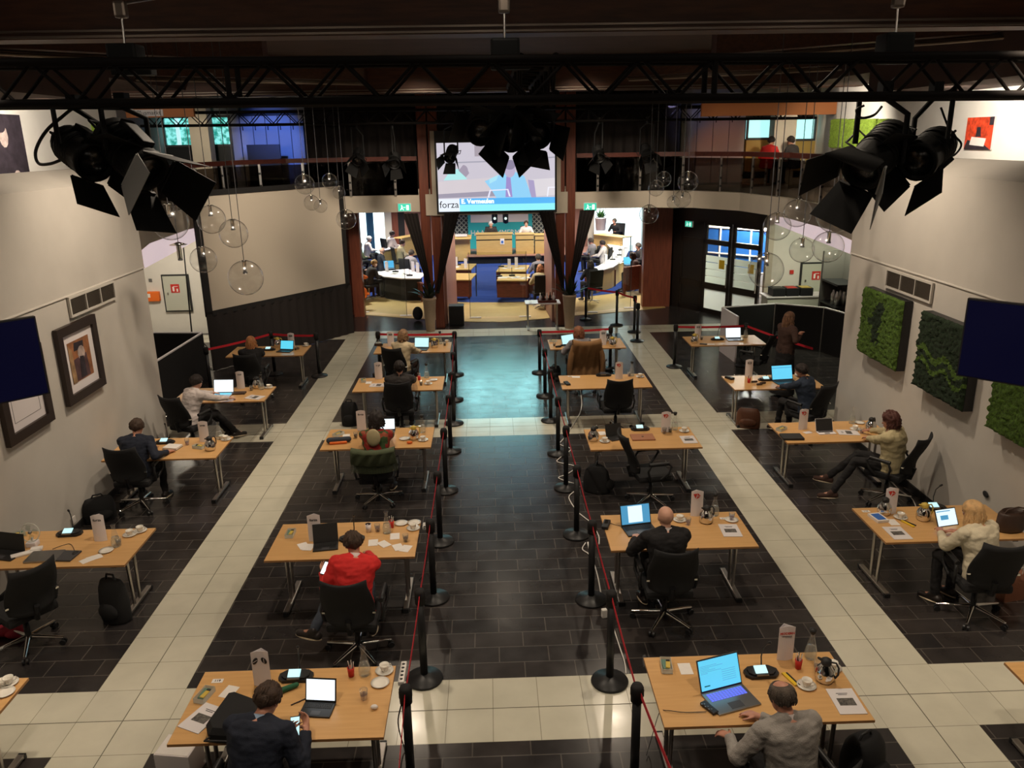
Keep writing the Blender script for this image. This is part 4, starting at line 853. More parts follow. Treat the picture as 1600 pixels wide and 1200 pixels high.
TOR = [(-.13, .150, .115), (-.06, .172, .128), (.03, .168, .122), (.13, .150, .112), (.23, .155, .115), (.33, .178, .122), (.40, .195, .118), (.45, .178, .100), (.485, .115, .082), (.51, .062, .062), (.54, .055, .058)]
def ik(a, c, l1, l2, pole):
    d = c-a; L = min(d.length, (l1+l2)*.995); u = d.normalized(); c = a+u*L; x = (l1*l1-l2*l2+L*L)/(2*L); h = math.sqrt(max(0, l1*l1-x*x)); p = (pole-u*pole.dot(u)).normalized(); return a+u*x+p*h, c
def hand(mb, w, d, n, ts, curl=.5, sc=1.0):
    d = d.normalized(); n = (n-d*n.dot(d)).normalized(); s = d.cross(n); s = s if s.dot(ts) > 0 else -s   # s points to the thumb side
    mt = Matrix((s, d, n)).transposed()
    mb.ell(w+d*.045*sc, (.040*sc, .055*sc, .017*sc), 14, mt); mb.caps(w-d*.03, w+d*.02*sc, .026*sc, .027*sc, 10)
    for i, (o, L) in enumerate(((.031, .070), (.0105, .078), (-.0105, .072), (-.031, .056))):
        p = w+d*.078*sc+s*o*sc-(d*.008*abs(i-1)); dirv = (d+s*o*4.2).normalized(); cc = curl*(.35+.08*i)
        for seg, rr in ((.45, .0095), (.31, .0088), (.24, .008)):
            dirv = (dirv*cos(cc)+n*sin(cc)).normalized(); q = p+dirv*L*seg*sc; mb.caps(p, q, rr*sc, rr*.93*sc, 8); p = q; cc = curl*.75
    p = w+d*.022*sc+s*.030*sc; dv = (d*.62+s*.75+n*.25*curl).normalized(); q = p+dv*.042*sc; mb.caps(p, q, .0135*sc, .011*sc, 8); dv = (dv+d*.5+n*.3*curl).normalized(); mb.caps(q, q+dv*.034*sc, .011*sc, .009*sc, 8)
def person(label, px, rz, top='c_navy', trou='c_black', hair='hbrown', style='short', skin='skin', lean=(8, 15), side=0, twist=0, head=(0, 0, 0), hands=None, legs=None, hz=.57, sleeve=.97, voxel=.009, curl=.5, open_shirt=None,
           collar=None, skirt=None, shoes='shoe', sc=1.0, loc=None, glasses=False, build=1.0, wr=.010, hdir=None, feet=None, sd=0, z0=0, group=None, grip=None, mask=False):
    tw = R(twist); Z = V((0, 0, 1))
    def fr(h):
        s = max(0, min(1, (h+.1)/.6)); return Matrix.Rotation(tw*s, 3, 'Z') @ Matrix.Rotation(-R(lean[0]+(lean[1]-lean[0])*s), 3, 'X') @ Matrix.Rotation(R(side*s), 3, 'Y')
    def sp(h):
        p = V((0, 0, hz)); n = 12
        for i in range(n): p = p+fr(h*(i+.5)/n) @ Z*(h/n)
        return p
    F5 = fr(.5); ntop = sp(.515)
    HF = Matrix.Rotation(R(head[1]), 3, 'Z') @ Matrix.Rotation(-R(head[0]), 3, 'X') @ Matrix.Rotation(R(head[2]), 3, 'Y')
    hc = ntop+HF @ V((0, .022, .112)); Rz = Matrix.Rotation(rz, 3, 'Z')
    if loc is None:
        wp = at(px[0], px[1], hc.z*sc+z0); o_ = Rz @ V((hc.x*sc, hc.y*sc, 0)); loc = V((wp.x-o_.x, wp.y-o_.y, z0))
    t = thing('person', label, 'person', loc, rz); t.scale = (sc,)*3
    if group: t['group'] = group
    toL = lambda wv: Rz.inverted() @ (V(wv)-V(loc))/sc
    body = MB(skin); cloth = MB(top); pants = MB(trou)
    def torso(mb, inf, lo=0, hi=len(TOR)):
        rs = []
        for h, a, b in TOR[lo:hi]:
            f = fr(h); rs.append((sp(h), f @ V((1, 0, 0)), f @ V((0, 1, 0)), a*build+inf, b*build+inf))
        loft(mb, rs)
    torso(body, -.006); torso(cloth, .022, 0, 9)
    body.caps(sp(.48), ntop+HF @ V((0, .01, .05)), .055, .050)
    # head
    e = lambda mb, c, r, n=18: mb.ell(hc+HF @ V(c), tuple(q*1.05 for q in r), n, HF)
    e(body, (0, -.008, .022), (.076, .096, .090)); e(body, (0, .030, -.045), (.056, .062, .062)); e(body, (0, .050, -.085), (.030, .032, .024)); e(body, (0, .075, .030), (.050, .016, .020))
    body.caps(hc+HF @ V((0, .084, .012)), hc+HF @ V((0, .104, -.022)), .008, .013, 8); e(body, (0, .086, -.058), (.020, .010, .008), 10)
    for s in (-1, 1):
        e(body, (s*.077, -.004, -.005), (.010, .018, .030), 10); e(body, (s*.040, .062, -.022), (.018, .020, .020), 10)
    # arms
    P_ = {}
    for s, k in ((-1, 'L'), (1, 'R')):
        sh = sp(.432)+F5 @ V((s*.172*build, 0, 0)); hw = (hands or {}).get(k)
        tgt = toL(hw) if hw is not None else V((s*.16, .36, .74))
        pole = V((s*.8, -.35, -.8)) if not (grip and k in grip) else V((s*.5, -.2, -1))
        el_, wr_ = ik(sh, tgt, .285, .255, pole); d = (wr_-el_).normalized()
        body.caps(sh, el_, .042, .036); body.caps(el_, wr_, .036, .024)
        hd = V((hdir or {}).get(k, (d.x, d.y, min(d.z, .1)))); nn = V((0, 0, -1)) if not (grip and k in grip) else V(grip[k])
        if abs(hd.normalized().dot(nn)) > .95: nn = V((-s, 0, 0))
        hand(body, wr_+d*.012, hd, nn, V((-s, .1, .4 if grip else 0)), curl)
        cloth.caps(sp(.43)+F5 @ V((s*.06, -.005, 0)), sh+(el_-sh)*.04, .078*build, .074*build); cloth.caps(sh, el_, .072*build, .058*build); c2 = el_+(wr_-el_)*sleeve
        if sleeve > 0: cloth.caps(el_, c2-d*.03, .058*build, .040); cloth.tube([el_, c2], [.054, .041], 14)
        P_[k] = wr_
        cloth.caps(sp(.485)+F5 @ V((s*.035, -.015, 0)), sh+(el_-sh)*.02+V((0, 0, .006)), .058*build, .062*build)
    # legs
    lg = legs or {'L': ((-.12, .43, hz+.0), (-.13, .40, .09)), 'R': ((.12, .43, hz), (.13, .42, .09))}
    pv = V((0, 0, hz-.03)); sh_l = []
    for k, s in (('L', -1), ('R', 1)):
        kn, an = V(lg[k][0]), V(lg[k][1]); hp = pv+V((s*.085, 0, 0))
        body.caps(hp, kn, .07, .048); body.caps(kn, an, .046, .034); pants.caps(hp, kn, .088*build, .064); pants.caps(kn, an+(kn-an)*.06, .062, .050)
        shoe_ = MB(shoes); sole_ = MB('sole'); sh_l.append((shoe_, sole_)); fd = V((feet or {}).get(k, (s*.1, 1, -.12))).normalized(); sh0 = an+V((0, 0, -.035)); body.caps(an, sh0+fd*.12, .03, .025)
        shoe_.caps(sh0-fd*.045+V((0, 0, .0)), sh0+fd*.16-V((0, 0, .012)), .044, .037, 14); shoe_.caps(an+V((0, 0, .01)), sh0+fd*.05, .044, .042); sole_.T = Matrix()
        u_ = fd.cross(V((0, 0, 1))).normalized(); nz = u_.cross(fd).normalized(); c = sh0+fd*.055-nz*.038; mt = Matrix((u_, fd, nz)).transposed(); sole_.ell(c, (.046, .145, .012), 16, mt)
    loft(pants, [(V((0, 0, hz+h)), V((1, 0, 0)), V((0, 1, 0)), a*build, b*build) for h, a, b in ((-.13, .13, .10), (-.08, .175, .135), (0, .178, .14), (.06, .165, .13))])
    blob(body, 'body', t, voxel, 3)
    blob(cloth, 'jacket' if trou != top and top not in ('c_red', 'c_grey', 'c_white', 'c_print', 'c_ivory', 'c_brown', 'c_lgrey') else 'top', t, voxel*1.1, 3, wr, 9, sd)
    if skirt:
        sk = MB(skirt); loft(sk, [(V((0, .0, z)), V((1, 0, 0)), V((0, 1, 0)), a, b) for z, a, b in ((hz+.10, .150, .115), (hz, .185, .145), (hz-.3, .21, .17), (.18, .24, .20), (.06, .25, .21))], 28); blob(sk, 'skirt', t, voxel*1.2, 3, .012, 7)
    else: blob(pants, 'trousers', t, voxel*1.1, 3, wr, 9, sd)
    for a_, b_ in sh_l: so_ = blob(a_, 'shoe', t, voxel, 2); b_.build('sole', so_)
    if collar:
        cb = MB(collar); f = fr(.5); c = sp(.50)
        cb.T = Matrix.Translation(c) @ f.to_4x4(); cb.lathe([(.072, -.012), (.066, .03), (.060, .034), (.062, -.01)], 22); cb.build('collar', t)
    # hair
    def hl(az):
        a = abs(az)/pi
        return 44-70*a*2 if a < .5 else -26-34*(a*2-1)
    if style != 'bald':
        hb = MB(hair); n, k = 48, 14; T4 = Matrix.Translation(hc) @ HF.to_4x4(); vs = []; th = {'short': .020, 'fringe': .012, 'bob': .024, 'long': .020, 'curly': .036, 'bun': .012}[style]
        for lay in (0, 1):
            for i in range(k+1):
                for j in range(n):
                    az = -pi+2*pi*j/n; h0 = hl(az); hi = 90
                    if style == 'fringe': hi = 52 if abs(az) > .7 else 60; h0 = max(h0, -30)
                    elv = R(hi-(hi-h0)*i/k); r = 1.0 if lay == 0 else 1.0
                    t_ = (-.004 if lay == 0 else th*(1-.45*(i/k)**3))
                    if style == 'fringe' and lay == 1: t_ *= .4+.6*min(1, i/3)
                    if lay and style in ('curly', 'bob', 'short'): t_ *= 1+.8*(noise.noise(V((sin(az)*4, cos(az)*4, i*.45+sd)))+.6*noise.noise(V((sin(az)*11, cos(az)*11, i*1.1+sd))))
                    vs.append((sin(az)*cos(elv)*(.078+t_), -.010+cos(az)*cos(elv)*(.097+t_), .022+sin(elv)*(.092+t_)))
        m = (k+1)*n; fs = []
        for i in range(k):
            for j in range(n):
                j2 = (j+1) % n; fs += [(m+i*n+j, m+i*n+j2, m+(i+1)*n+j2, m+(i+1)*n+j), (i*n+j2, i*n+j, (i+1)*n+j, (i+1)*n+j2)]
        for j in range(n): j2 = (j+1) % n; fs += [(k*n+j2, k*n+j, m+k*n+j, m+k*n+j2), (j, j2, m+j2, m+j)]
        hb.T = T4; hb.add(vs, fs, True)
        ln = {'long': .30, 'bob': .13, 'curly': .12}.get(style)
        if ln:
            rnd = random.Random(sd); hb.T = Matrix()
            for q in range(95):
                az = pi*rnd.uniform(.42, 1)*rnd.choice((-1, 1)); elv = R(rnd.uniform(-10, 35)); p = hc+HF @ V((sin(az)*cos(elv)*.083, -.012+cos(az)*cos(elv)*.100, .015+sin(elv)*.09))
                out = V((p.x-hc.x, p.y-hc.y, 0)).normalized(); pts = [p]; L = ln*rnd.uniform(.75, 1.15)
                for w_ in range(1, 6): pts.append(p+out*(.022*sin(min(1, w_/3)*pi/2)+.008*sin(w_*2+q))+V((.014*sin(q+w_*1.9), .012*cos(q*2+w_*1.6), 0))+V((0, 0, -L*w_/5)))
                hb.tube(pts, [.010, .012, .012, .011, .009, .003], 6)
        elif style in ('short', 'fringe'):
            rnd = random.Random(sd+5); hb.T = Matrix()
            for q in range(150):
                az = rnd.uniform(-pi, pi); e0 = rnd.uniform(-5, 85) if style == 'short' else rnd.uniform(-15, 30)
                if style == 'fringe' and abs(az) < .9: continue
                pts = []
                for w_ in range(4):
                    e1 = R(max(hl(az)+4, e0-w_*9)); a1 = az+.05*w_*sin(q); k_ = th*.75+.004*sin(q*3)
                    pts.append(hc+HF @ V((sin(a1)*cos(e1)*(.078+k_), -.010+cos(a1)*cos(e1)*(.097+k_), .022+sin(e1)*(.092+k_))))
                hb.tube(pts, [.005, .0075, .006, .002], 5)
        hb.build('hair', t)
    ey = MB('eyew', 'eyed'); ey.T = Matrix.Translation(hc) @ HF.to_4x4()
    for s in (-1, 1):
        ey.m = 0; ey.ell((s*.031, .083, .005), (.012, .008, .007), 10); ey.m = 1; ey.ell((s*.031, .0895, .005), (.0055, .003, .0055), 8); ey.tube([(s*.048, .080, .022), (s*.03, .0905, .027), (s*.014, .0905, .023)], .0028, 6)
    ey.build('eyes', t); mo = MB('lip'); mo.T = ey.T; mo.tube([(-.022, .086, -.058), (-.008, .0955, -.055), (.008, .0955, -.055), (.022, .086, -.058)], [.002, .005, .005, .002], 8); mo.build('mouth', t)
    if mask: mk = MB('paper'); mk.T = ey.T; mk.ell((0, .070, -.050), (.052, .042, .042), 14); mk.build('face_mask', t)
    if glasses:
        g = MB('eyed'); g.T = ey.T
        for s in (-1, 1): g.tube([(s*.031+.019*cos(2*pi*i/14), .100, .005+.016*sin(2*pi*i/14)) for i in range(15)], .002, 6); g.tube([(s*.05, .099, .01), (s*.078, .0, .008)], .002, 6)
        g.tube([(-.012, .1, .01), (.012, .1, .01)], .002, 6); g.build('glasses', t)
    if open_shirt:
        sb = MB(open_shirt); f = fr(.35)
        sb.T = Matrix.Translation(sp(.38)) @ f.to_4x4(); sb.ell((0, .085, .02), (.05, .055, .13), 14); sb.build('shirt_front', t)
    return t, V(loc), sp, P_
def seat_chair(k, loc, rz, back=.0):
    c = CO[k]; f = V((-sin(rz), cos(rz), 0)); p = V(loc)+f*(.03-back); c.location = (p.x, p.y, 0); c.rotation_euler = (0, 0, rz)
def pp(u, v, z): return at(u, v, z)
PE = {}
t, l, *_ = person('man in dark navy blazer bent over his phone, front left desk', (418, 1094), -.22, 'c_navy', 'c_black', 'hbrown', 'short', lean=(10, 36), head=(42, -6, 0), hands={'L': pp(444, 1150, .86), 'R': pp(478, 1140, .86)}, build=1.13, voxel=.007, curl=1.0, collar='c_lblue', grip={'L': (.6, -.3, .5), 'R': (-.6, -.3, .5)}, hdir={'L': (.35, .8, .25), 'R': (-.35, .8, .25)}); seat_chair('B1', l, -.1, .05); PE['B1'] = l
t, l, *_ = person('balding man in light grey sweater with one hand on his laptop', (1222, 1090), .22, 'c_grey', 'c_black', 'hgrey', 'fringe', 'skin', lean=(6, 20), head=(22, 8, 0), hands={'L': pp(1140, 1152, .72), 'R': pp(1186, 1120, .79)}, voxel=.007, curl=.55, collar='c_white', build=1.10, hdir={'R': (-.5, .75, -.12), 'L': (-.3, .8, -.2)}); seat_chair('C1', l, .2, .02); PE['C1'] = l
t, l, *_ = person('man in red sweater looking at the lit phone in his left hand', (552, 850), .12, 'c_red', 'c_jean', 'hbrown', 'short', lean=(14, 30), side=8, head=(34, 14, 0), hands={'L': pp(505, 894, .80), 'R': pp(574, 862, .77)}, legs={'L': ((-.22, .36, .60), (-.42, .06, .30)), 'R': ((.14, .42, .57), (.15, .38, .09))}, feet={'L': (-.9, .35, .1)}, voxel=.008, curl=.9, build=1.06, grip={'L': (.6, 0, .6)}, collar='c_white'); seat_chair('B2', l, -.03, -.02)
t, l, *_ = person('bald man in black suit typing at his laptop, seen from behind', (1040, 808), .05, 'c_black', 'c_black', 'hgrey', 'bald', 'skinp', lean=(4, 12), head=(8, 4, 0), hands={'L': pp(992, 842, .79), 'R': pp(1012, 836, .79)}, voxel=.008, build=1.10, collar='c_white'); seat_chair('C2', l, 0)
t, l, *_ = person('woman in red and green print top with pale hood, dark short hair', (588, 658), -.05, 'c_print', 'c_jean', 'hdark', 'curly', lean=(8, 20), head=(18, 0, 0), hands={'L': pp(570, 672, .78), 'R': pp(612, 672, .78)}, voxel=.010, sleeve=.3); seat_chair('B3', l, .05, -.02); CO['B3'].scale.z = .86; B3L = l
t, l, *_ = person('man in charcoal suit with dark hair, fourth row left of the aisle', (624, 575), .0, 'c_dark', 'c_black', 'hdark', 'short', lean=(4, 10), head=(6, 0, 0), hands={'L': pp(608, 590, .78), 'R': pp(650, 590, .78)}, voxel=.010, build=1.1); seat_chair('B4', l, 0)
t, l, *_ = person('blond woman in cream blazer at her tablet, back row', (630, 525), -.35, 'c_cream', 'c_brown', 'hdblond', 'bob', lean=(4, 12), head=(14, -8, 0), hands={'L': pp(645, 548, .78), 'R': pp(655, 548, .78)}, voxel=.010); seat_chair('B5', l, -.35, .05)
t, l, *_ = person('auburn-haired woman in grey sweater behind a coat-draped chair', (904, 520), .25, 'c_lgrey', 'c_black', 'hauburn', 'bob', lean=(8, 20), head=(14, 6, 0), hands={'L': pp(882, 545, .78), 'R': pp(896, 545, .78)}, voxel=.010); seat_chair('C5', l, .1, .06); C5L = l
t, l, *_ = person('balding man in navy suit writing at the desk by the left wall', (214, 668), .02, 'c_navy', 'c_black', 'hbrown', 'short', lean=(10, 28), head=(26, 0, 0), hands={'L': pp(230, 700, .78), 'R': pp(262, 706, .78)}, legs={'L': ((-.12, .42, .57), (-.13, .36, .09)), 'R': ((.2, .40, .57), (.22, .34, .09))}, voxel=.009, build=1.06); seat_chair('A3', l, .0)
t, l, *_ = person('man in white shirt leaning to his bright laptop, left side', (307, 597), -.68, 'c_white', 'c_black', 'hdark', 'short', 'skinp', lean=(12, 26), head=(14, 10, 0), hands={'L': pp(336, 614, .79), 'R': pp(360, 622, .79)}, legs={'L': ((-.06, .44, .58), (0, .70, .12)), 'R': ((.1, .44, .56), (.12, .78, .12))}, voxel=.009, collar='c_white'); seat_chair('A4', l, -.38, .0)
t, l, *_ = person('woman in black with loose ginger hair before the blank screen', (392, 535), .05, 'c_black', 'c_black', 'hginger', 'long', lean=(8, 18), head=(14, 0, 0), hands={'L': pp(380, 553, .78), 'R': pp(410, 553, .78)}, voxel=.010, build=1.05); seat_chair('A5', l, 0)
t, l, *_ = person('blonde woman in ivory top holding a lit tablet, lower right', (1520, 800), .35, 'c_ivory', 'c_black', 'hblond', 'long', lean=(8, 20), head=(22, 10, 0), hands={'L': pp(1470, 832, .80), 'R': pp(1500, 832, .80)}, build=1.08, voxel=.008, curl=.7); seat_chair('D2', l, -.1, -.02)
t, l, *_ = person('person in beige jacket with short dark hair turned to the left, by right wall', (1391, 658), .78, 'c_beige', 'c_black', 'hred', 'curly', lean=(-4, 10), head=(14, 10, 0), hands={'L': pp(1352, 684, .79), 'R': pp(1350, 672, .79)}, legs={'L': ((-.24, .40, .58), (-.46, .60, .11)), 'R': ((.0, .46, .60), (-.22, .78, .22))}, feet={'L': (-.5, 1, -.1), 'R': (-.4, 1, .1)}, voxel=.009, build=1.14, shoes='c_brown'); seat_chair('D3', l, .72, .0)
t, l, *_ = person('man in dark blue suit with face mask at his laptop, far right', (1252, 580), .62, 'c_dblue', 'c_black', 'hdark', 'short', lean=(6, 20), head=(12, 26, 0), hands={'L': pp(1218, 604, .79), 'R': pp(1232, 601, .79)}, legs={'L': ((-.10, .44, .60), (-.05, .52, .12)), 'R': ((.14, .42, .57), (.1, .40, .09))}, voxel=.009, mask=True, shoes='shoe'); seat_chair('D4', l, .55)
t, l, *_ = person('standing woman with long hair and glasses, hands raised, back right', (1239, 500), -1.15, 'c_brown', 'c_black', 'hlbrown', 'long', lean=(0, 2), head=(4, -8, 0), hands={'L': pp(1246, 523, 1.28), 'R': pp(1250, 525, 1.26)}, hz=.95, legs={'L': ((-.09, .02, .5), (-.09, 0, .09)), 'R': ((.09, .02, .5), (.09, .0, .09))}, skirt='c_black', voxel=.010, glasses=True, curl=.9, loc=V((5.75, 15.15, 0)), hdir={'L': (.4, .6, .6), 'R': (-.4, .6, .6)})
# gallery people
for lab, u, v, Y, top, hair, rz in (('person in red top seated at the gallery window, upper right', 1199, 229, 23.0, 'c_red', 'hdark', -.9), ('person in grey top with white hair seated upstairs, right of the column', 1243, 238, 22.6, 'c_dark', 'hdark', .6)):
    p = atY(u, v, Y); person(lab, None, rz, top, 'c_black', hair, 'short', lean=(10, 20), head=(10, 0, 0), voxel=.02, loc=V((p.x, p.y, 3.63)))
# ---- shawl, coats and chair drapes
def drape_over(k, m, name, lab, w=.27, dropb=.30, fringe=False, zt=1.07, wide=1.0, off=.055, rag=0):
    c = CO[k]; t = tag(MB(m).build(name), lab, name); q = MB(m); n, kk = 26, 20; T = Matrix.Translation(c.location) @ Matrix.Rotation(c.rotation_euler.z, 4, 'Z') @ Matrix.Diagonal((1, 1, c.scale.z, 1)); vs = []
    def yb(z, u): s = max(0, min(1.05, (z-.5)/.56)); return -.245-.16*s*s+.02*sin(s*pi*2)-.055*(1-u*u)
    for lay in (0, 1):
        for i in range(kk+1):
            s = i/kk
            for j in range(n+1):
                u = j/n*2-1; zz = zt+.035+.03*u*u; o_ = .014 if lay else 0
                if s < .15: z = zz-.10*(1-s/.15); y = yb(1.06, u)+.045+o_*-1+.0
                elif s < .25: f = (s-.15)/.1; z = zz+o_+.018*sin(f*pi); y = yb(1.06, u)+.045-.12*f
                else: f = (s-.25)/.75; z = zz-f*dropb; y = yb(max(z, .62), u)-.065-.012*sin(u*13+f*4)*min(1, f*4)-(.02*f if dropb > .5 else 0)-o_
                vs.append(T @ V((u*w*(wide+.10*max(0, s-.25)*(1+rag)), y, z+.008*noise.noise(V((u*3, s*3, 1))))))
    m_ = (kk+1)*(n+1); fs = []
    for i in range(kk):
        for j in range(n): a = i*(n+1)+j; fs += [(a, a+1, a+n+2, a+n+1), (m_+a+1, m_+a, m_+a+n+1, m_+a+n+2)]
    for i in range(kk): a = i*(n+1); fs += [(m_+a, a, a+n+1, m_+a+n+1), (a+n, m_+a+n, m_+a+2*n+1, a+2*n+1)]
    for j in range(n): fs += [(j+1, j, m_+j, m_+j+1), (kk*(n+1)+j, kk*(n+1)+j+1, m_+kk*(n+1)+j+1, m_+kk*(n+1)+j)]
    q.add(vs, fs, True); me = q.mesh(name); t.data = me
    if fringe:
        f = MB(m)
        for j in range(44):
            u = j/43*2-1; zf_ = zt+.035+.03*u*u-dropb; a = T @ V((u*w*(wide+.07), yb(max(zf_, .62), u)-.07, zf_+.01)); f.tube([a, a+V((0, 0, -.12))], .004, 5)
        f.build('fringe', t)
    return t
drape_over('B3', 'c_green', 'shawl', 'olive green fringed shawl hung over an office chair back', .27, .26, True, wide=1.1, zt=1.045)
t = drape_over('C5', 'c_tan', 'coat', 'long tan coat hung over the back row chair', .27, .78, False, zt=1.09, wide=1.05, rag=1.5)
b = MB('c_tan'); T = Matrix.Translation(CO['C5'].location) @ Matrix.Rotation(CO['C5'].rotation_euler.z, 4, 'Z'); b.T = T
for s in (-1, 1): b = MB('c_tan'); b.T = T; b.tube([(s*.25, -.40, 1.06), (s*.31, -.42, .85), (s*.34, -.40, .60), (s*.33, -.38, .42)], [.05, .06, .055, .045], 10); b.build('sleeve', t)
q = MB('c_beige'); q.T = Matrix.Translation(B3L) @ Matrix.Rotation(-.05, 4, 'Z'); q.ell((0, -.09, 1.02), (.10, .05, .13), 16); tag(q.build('hood_bag'), 'pale beige drawstring pouch on the back of the woman in print top', 'pouch')
# ================================================================== COLUMNS' DRAPES, PLANTERS, WALL THINGS
def vdrape(xc, lab):
    t = thing('tied_drape', lab, 'drape', (xc, 21.8, 0)); 
    for s in (-1, 1):
        q = MB('drape'); n, k = 20, 12; vs = []
        for lay in (0, 1):
            for i in range(k+1):
                f = i/k; z = 3.14-(3.14-1.0)*f; xo = .62*(1-f)**1.05+.13; xi = .30*(1-f)+.05
                for j in range(n+1): u = j/n; vs.append((s*(xi+(xo-xi)*u), (-.04 if lay else 0)-.035*sin(u*26)*(1-.4*f)-.05*f, z))
        m = (k+1)*(n+1); fs = []
        for i in range(k):
            for j in range(n): a = i*(n+1)+j; fs += [(a, a+1, a+n+2, a+n+1), (m+a+1, m+a, m+a+n+1, m+a+n+2)]
        for i in range(k): a = i*(n+1); fs += [(m+a, a, a+n+1, m+a+n+1), (a+n, m+a+n, m+a+2*n+1, a+2*n+1)]
        q.add(vs, fs, True); q.build('drape_half', t)
vdrape(-1.52, 'black drapes tied in a V against the left column'); vdrape(2.08, 'black drapes tied in a V against the right column')
M['pot'] = mat('beige_pot', (.55, .40, .29), .6, noise_s=30, noise_a=.05); M['leaf'] = mat('dark_leaf', (.012, .022, .010), .5); M['leafg'] = mat('green_leaf', (.03, .10, .02), .5)
def plant(loc, lab, h=.93, rt=.19, rb=.12, ph=.85, m='leaf', n=26, pot='pot', name='potted_plant'):
    t = thing(name, lab, 'plant', loc); rnd = random.Random(int(loc[0]*10))
    b = MB(pot); b.lathe([(0, 0), (rb, 0), (rt*.95, h*.93), (rt, h*.93), (rt, h), (rt*.9, h), (rt*.85, h*.92), (0, h*.92)], 28); b.build('pot', t)
    l = MB(m)
    for i in range(n):
        a = i*2.4; tilt = rnd.uniform(.15, .8); L = ph*rnd.uniform(.5, 1); d = V((cos(a)*sin(tilt), sin(a)*sin(tilt), cos(tilt))); s = d.cross(V((0, 0, 1))).normalized(); p0 = V((cos(a)*.04, sin(a)*.04, h*.9)); vs = []
        for q in range(7):
            f = q/6; p = p0+d*L*f-V((0, 0, .5*L*f*f*tilt)); w = .035*sin(pi*(.1+.88*f)); vs += [p-s*w, p+V((0, 0, .004)), p+s*w]
        l.add(vs, sum([[(3*q, 3*q+3, 3*q+4, 3*q+1), (3*q+1, 3*q+4, 3*q+5, 3*q+2)] for q in range(6)], []), True)
    l.build('foliage', t); return t
p = at(676, 507); plant((p.x, 21.55, 0), 'tall tapered beige planter with dark plant before the left column')
p = at(884, 502); plant((p.x+.02, 21.55, 0), 'tall tapered beige planter with dark plant before the right column')
t = thing('loudspeaker', 'black floor loudspeaker at the right of the left column', 'speaker', (at(715, 500).x, 22.3, 0)); b = MB('blackpl'); b.box((0, 0, .28), (.42, .38, .56), bev=.015); b.build('cabinet', t); b = MB('blackmat'); b.box((0, -.195, .28), (.36, .01, .50)); b.build('grille', t)
t = thing('backpack', 'black backpack on the beige floor left of the left planter', 'bag', (at(654, 499).x, 22.9, .012)); b = MB('blackfab'); b.ell((0, 0, .2), (.15, .12, .2), 16); b.build('body', t); b = MB('blackfab'); b.ell((0, -.11, .13), (.10, .05, .10), 12); b.build('pocket', t)
# side table by the right planter
t = thing('serving_table', 'small pale table with bottles before the right column', 'table', (1.40, 21.55, 0)); b = MB('card'); b.box((0, 0, .73), (.95, .5, .03)); b.build('tabletop', t)
for s in (-1, 1):
    b = MB('steel'); b.tube([(s*.4, -.05, .04), (s*.4, -.05, .72)], .02, 8); b.tube([(s*.4, .05, .04), (s*.4, .05, .72)], .02, 8); b.box((s*.4, 0, .02), (.06, .5, .03)); b.build('leg', t)
def small(name, lab, cat, loc, mats, fn, group=None):
    b = MB(*mats); fn(b); o = b.build(name); o.location = loc; return tag(o, lab, cat, group)
small('serving_tray', 'brown wooden tray on the pale side table', 'tray', (1.52, 21.5, .746), ['mahog'], lambda b: (b.box((0, 0, .01), (.5, .3, .02)), b.box((0, -.15, .04), (.5, .012, .06)), b.box((0, .15, .04), (.5, .012, .06))))
for i in range(5): small('bottle', 'small drink bottle in the wooden tray, %s from left' % ('first', 'second', 'third', 'fourth', 'fifth')[i], 'bottle', (1.34+.09*i, 21.5+.05*(i % 2), .767), ['coffee' if i % 2 else 'gloss'], lambda b: b.lathe([(0, 0), (.032, 0), (.032, .13), (.012, .18), (.012, .23), (0, .23)], 10), 'bottles in the wooden tray')
small('paper_sheet', 'white sheet on the left end of the pale side table', 'paper', (1.08, 21.62, .746), ['paper'], lambda b: b.box((0, 0, .002), (.21, .3, .003), rz=.2))
small('bottle', 'clear bottle at the left front of the pale side table', 'bottle', (1.06, 21.38, .746), ['glass', 'ink'], lambda b: (b.lathe([(0, 0), (.035, 0), (.035, .15), (.014, .2), (.014, .24), (0, .24)], 12), setattr(b, 'm', 1), b.lathe([(0, .24), (.016, .24), (.016, .27), (0, .27)], 10)))
# plexiglass screens with white feet on the beige floor
def plexi(u0, v0, u1, v1, lab, h=1.9):
    a, c = at(u0, v0, .012), at(u1, v1, .012); d = (c-a).normalized(); n = V((-d.y, d.x, 0)); t = thing('clear_screen', lab, 'screen', (0, 0, 0))
    q = MB('pane'); q.slab([a+V((0, 0, .03)), c+V((0, 0, .03)), c+V((0, 0, h)), a+V((0, 0, h))], n, .008); q.build('pane', t)
    [MB('dgrey').tube([p+V((0, 0, .02)), p+V((0, 0, h))], .008, 6).build('edge', t) for p in (a, c)]
    for p in (a.lerp(c, .06), a.lerp(c, .94)): f = MB('card'); f.box((p.x+.05, p.y, .014+.012), (.34, .10, .022)); f.build('foot', t)
plexi(561, 488, 636, 494, 'clear standing screen at the left of the beige floor'); plexi(735, 497, 823, 495, 'clear standing screen in the middle of the beige floor'); plexi(918, 489, 985, 481, 'clear standing screen at the right of the beige floor')

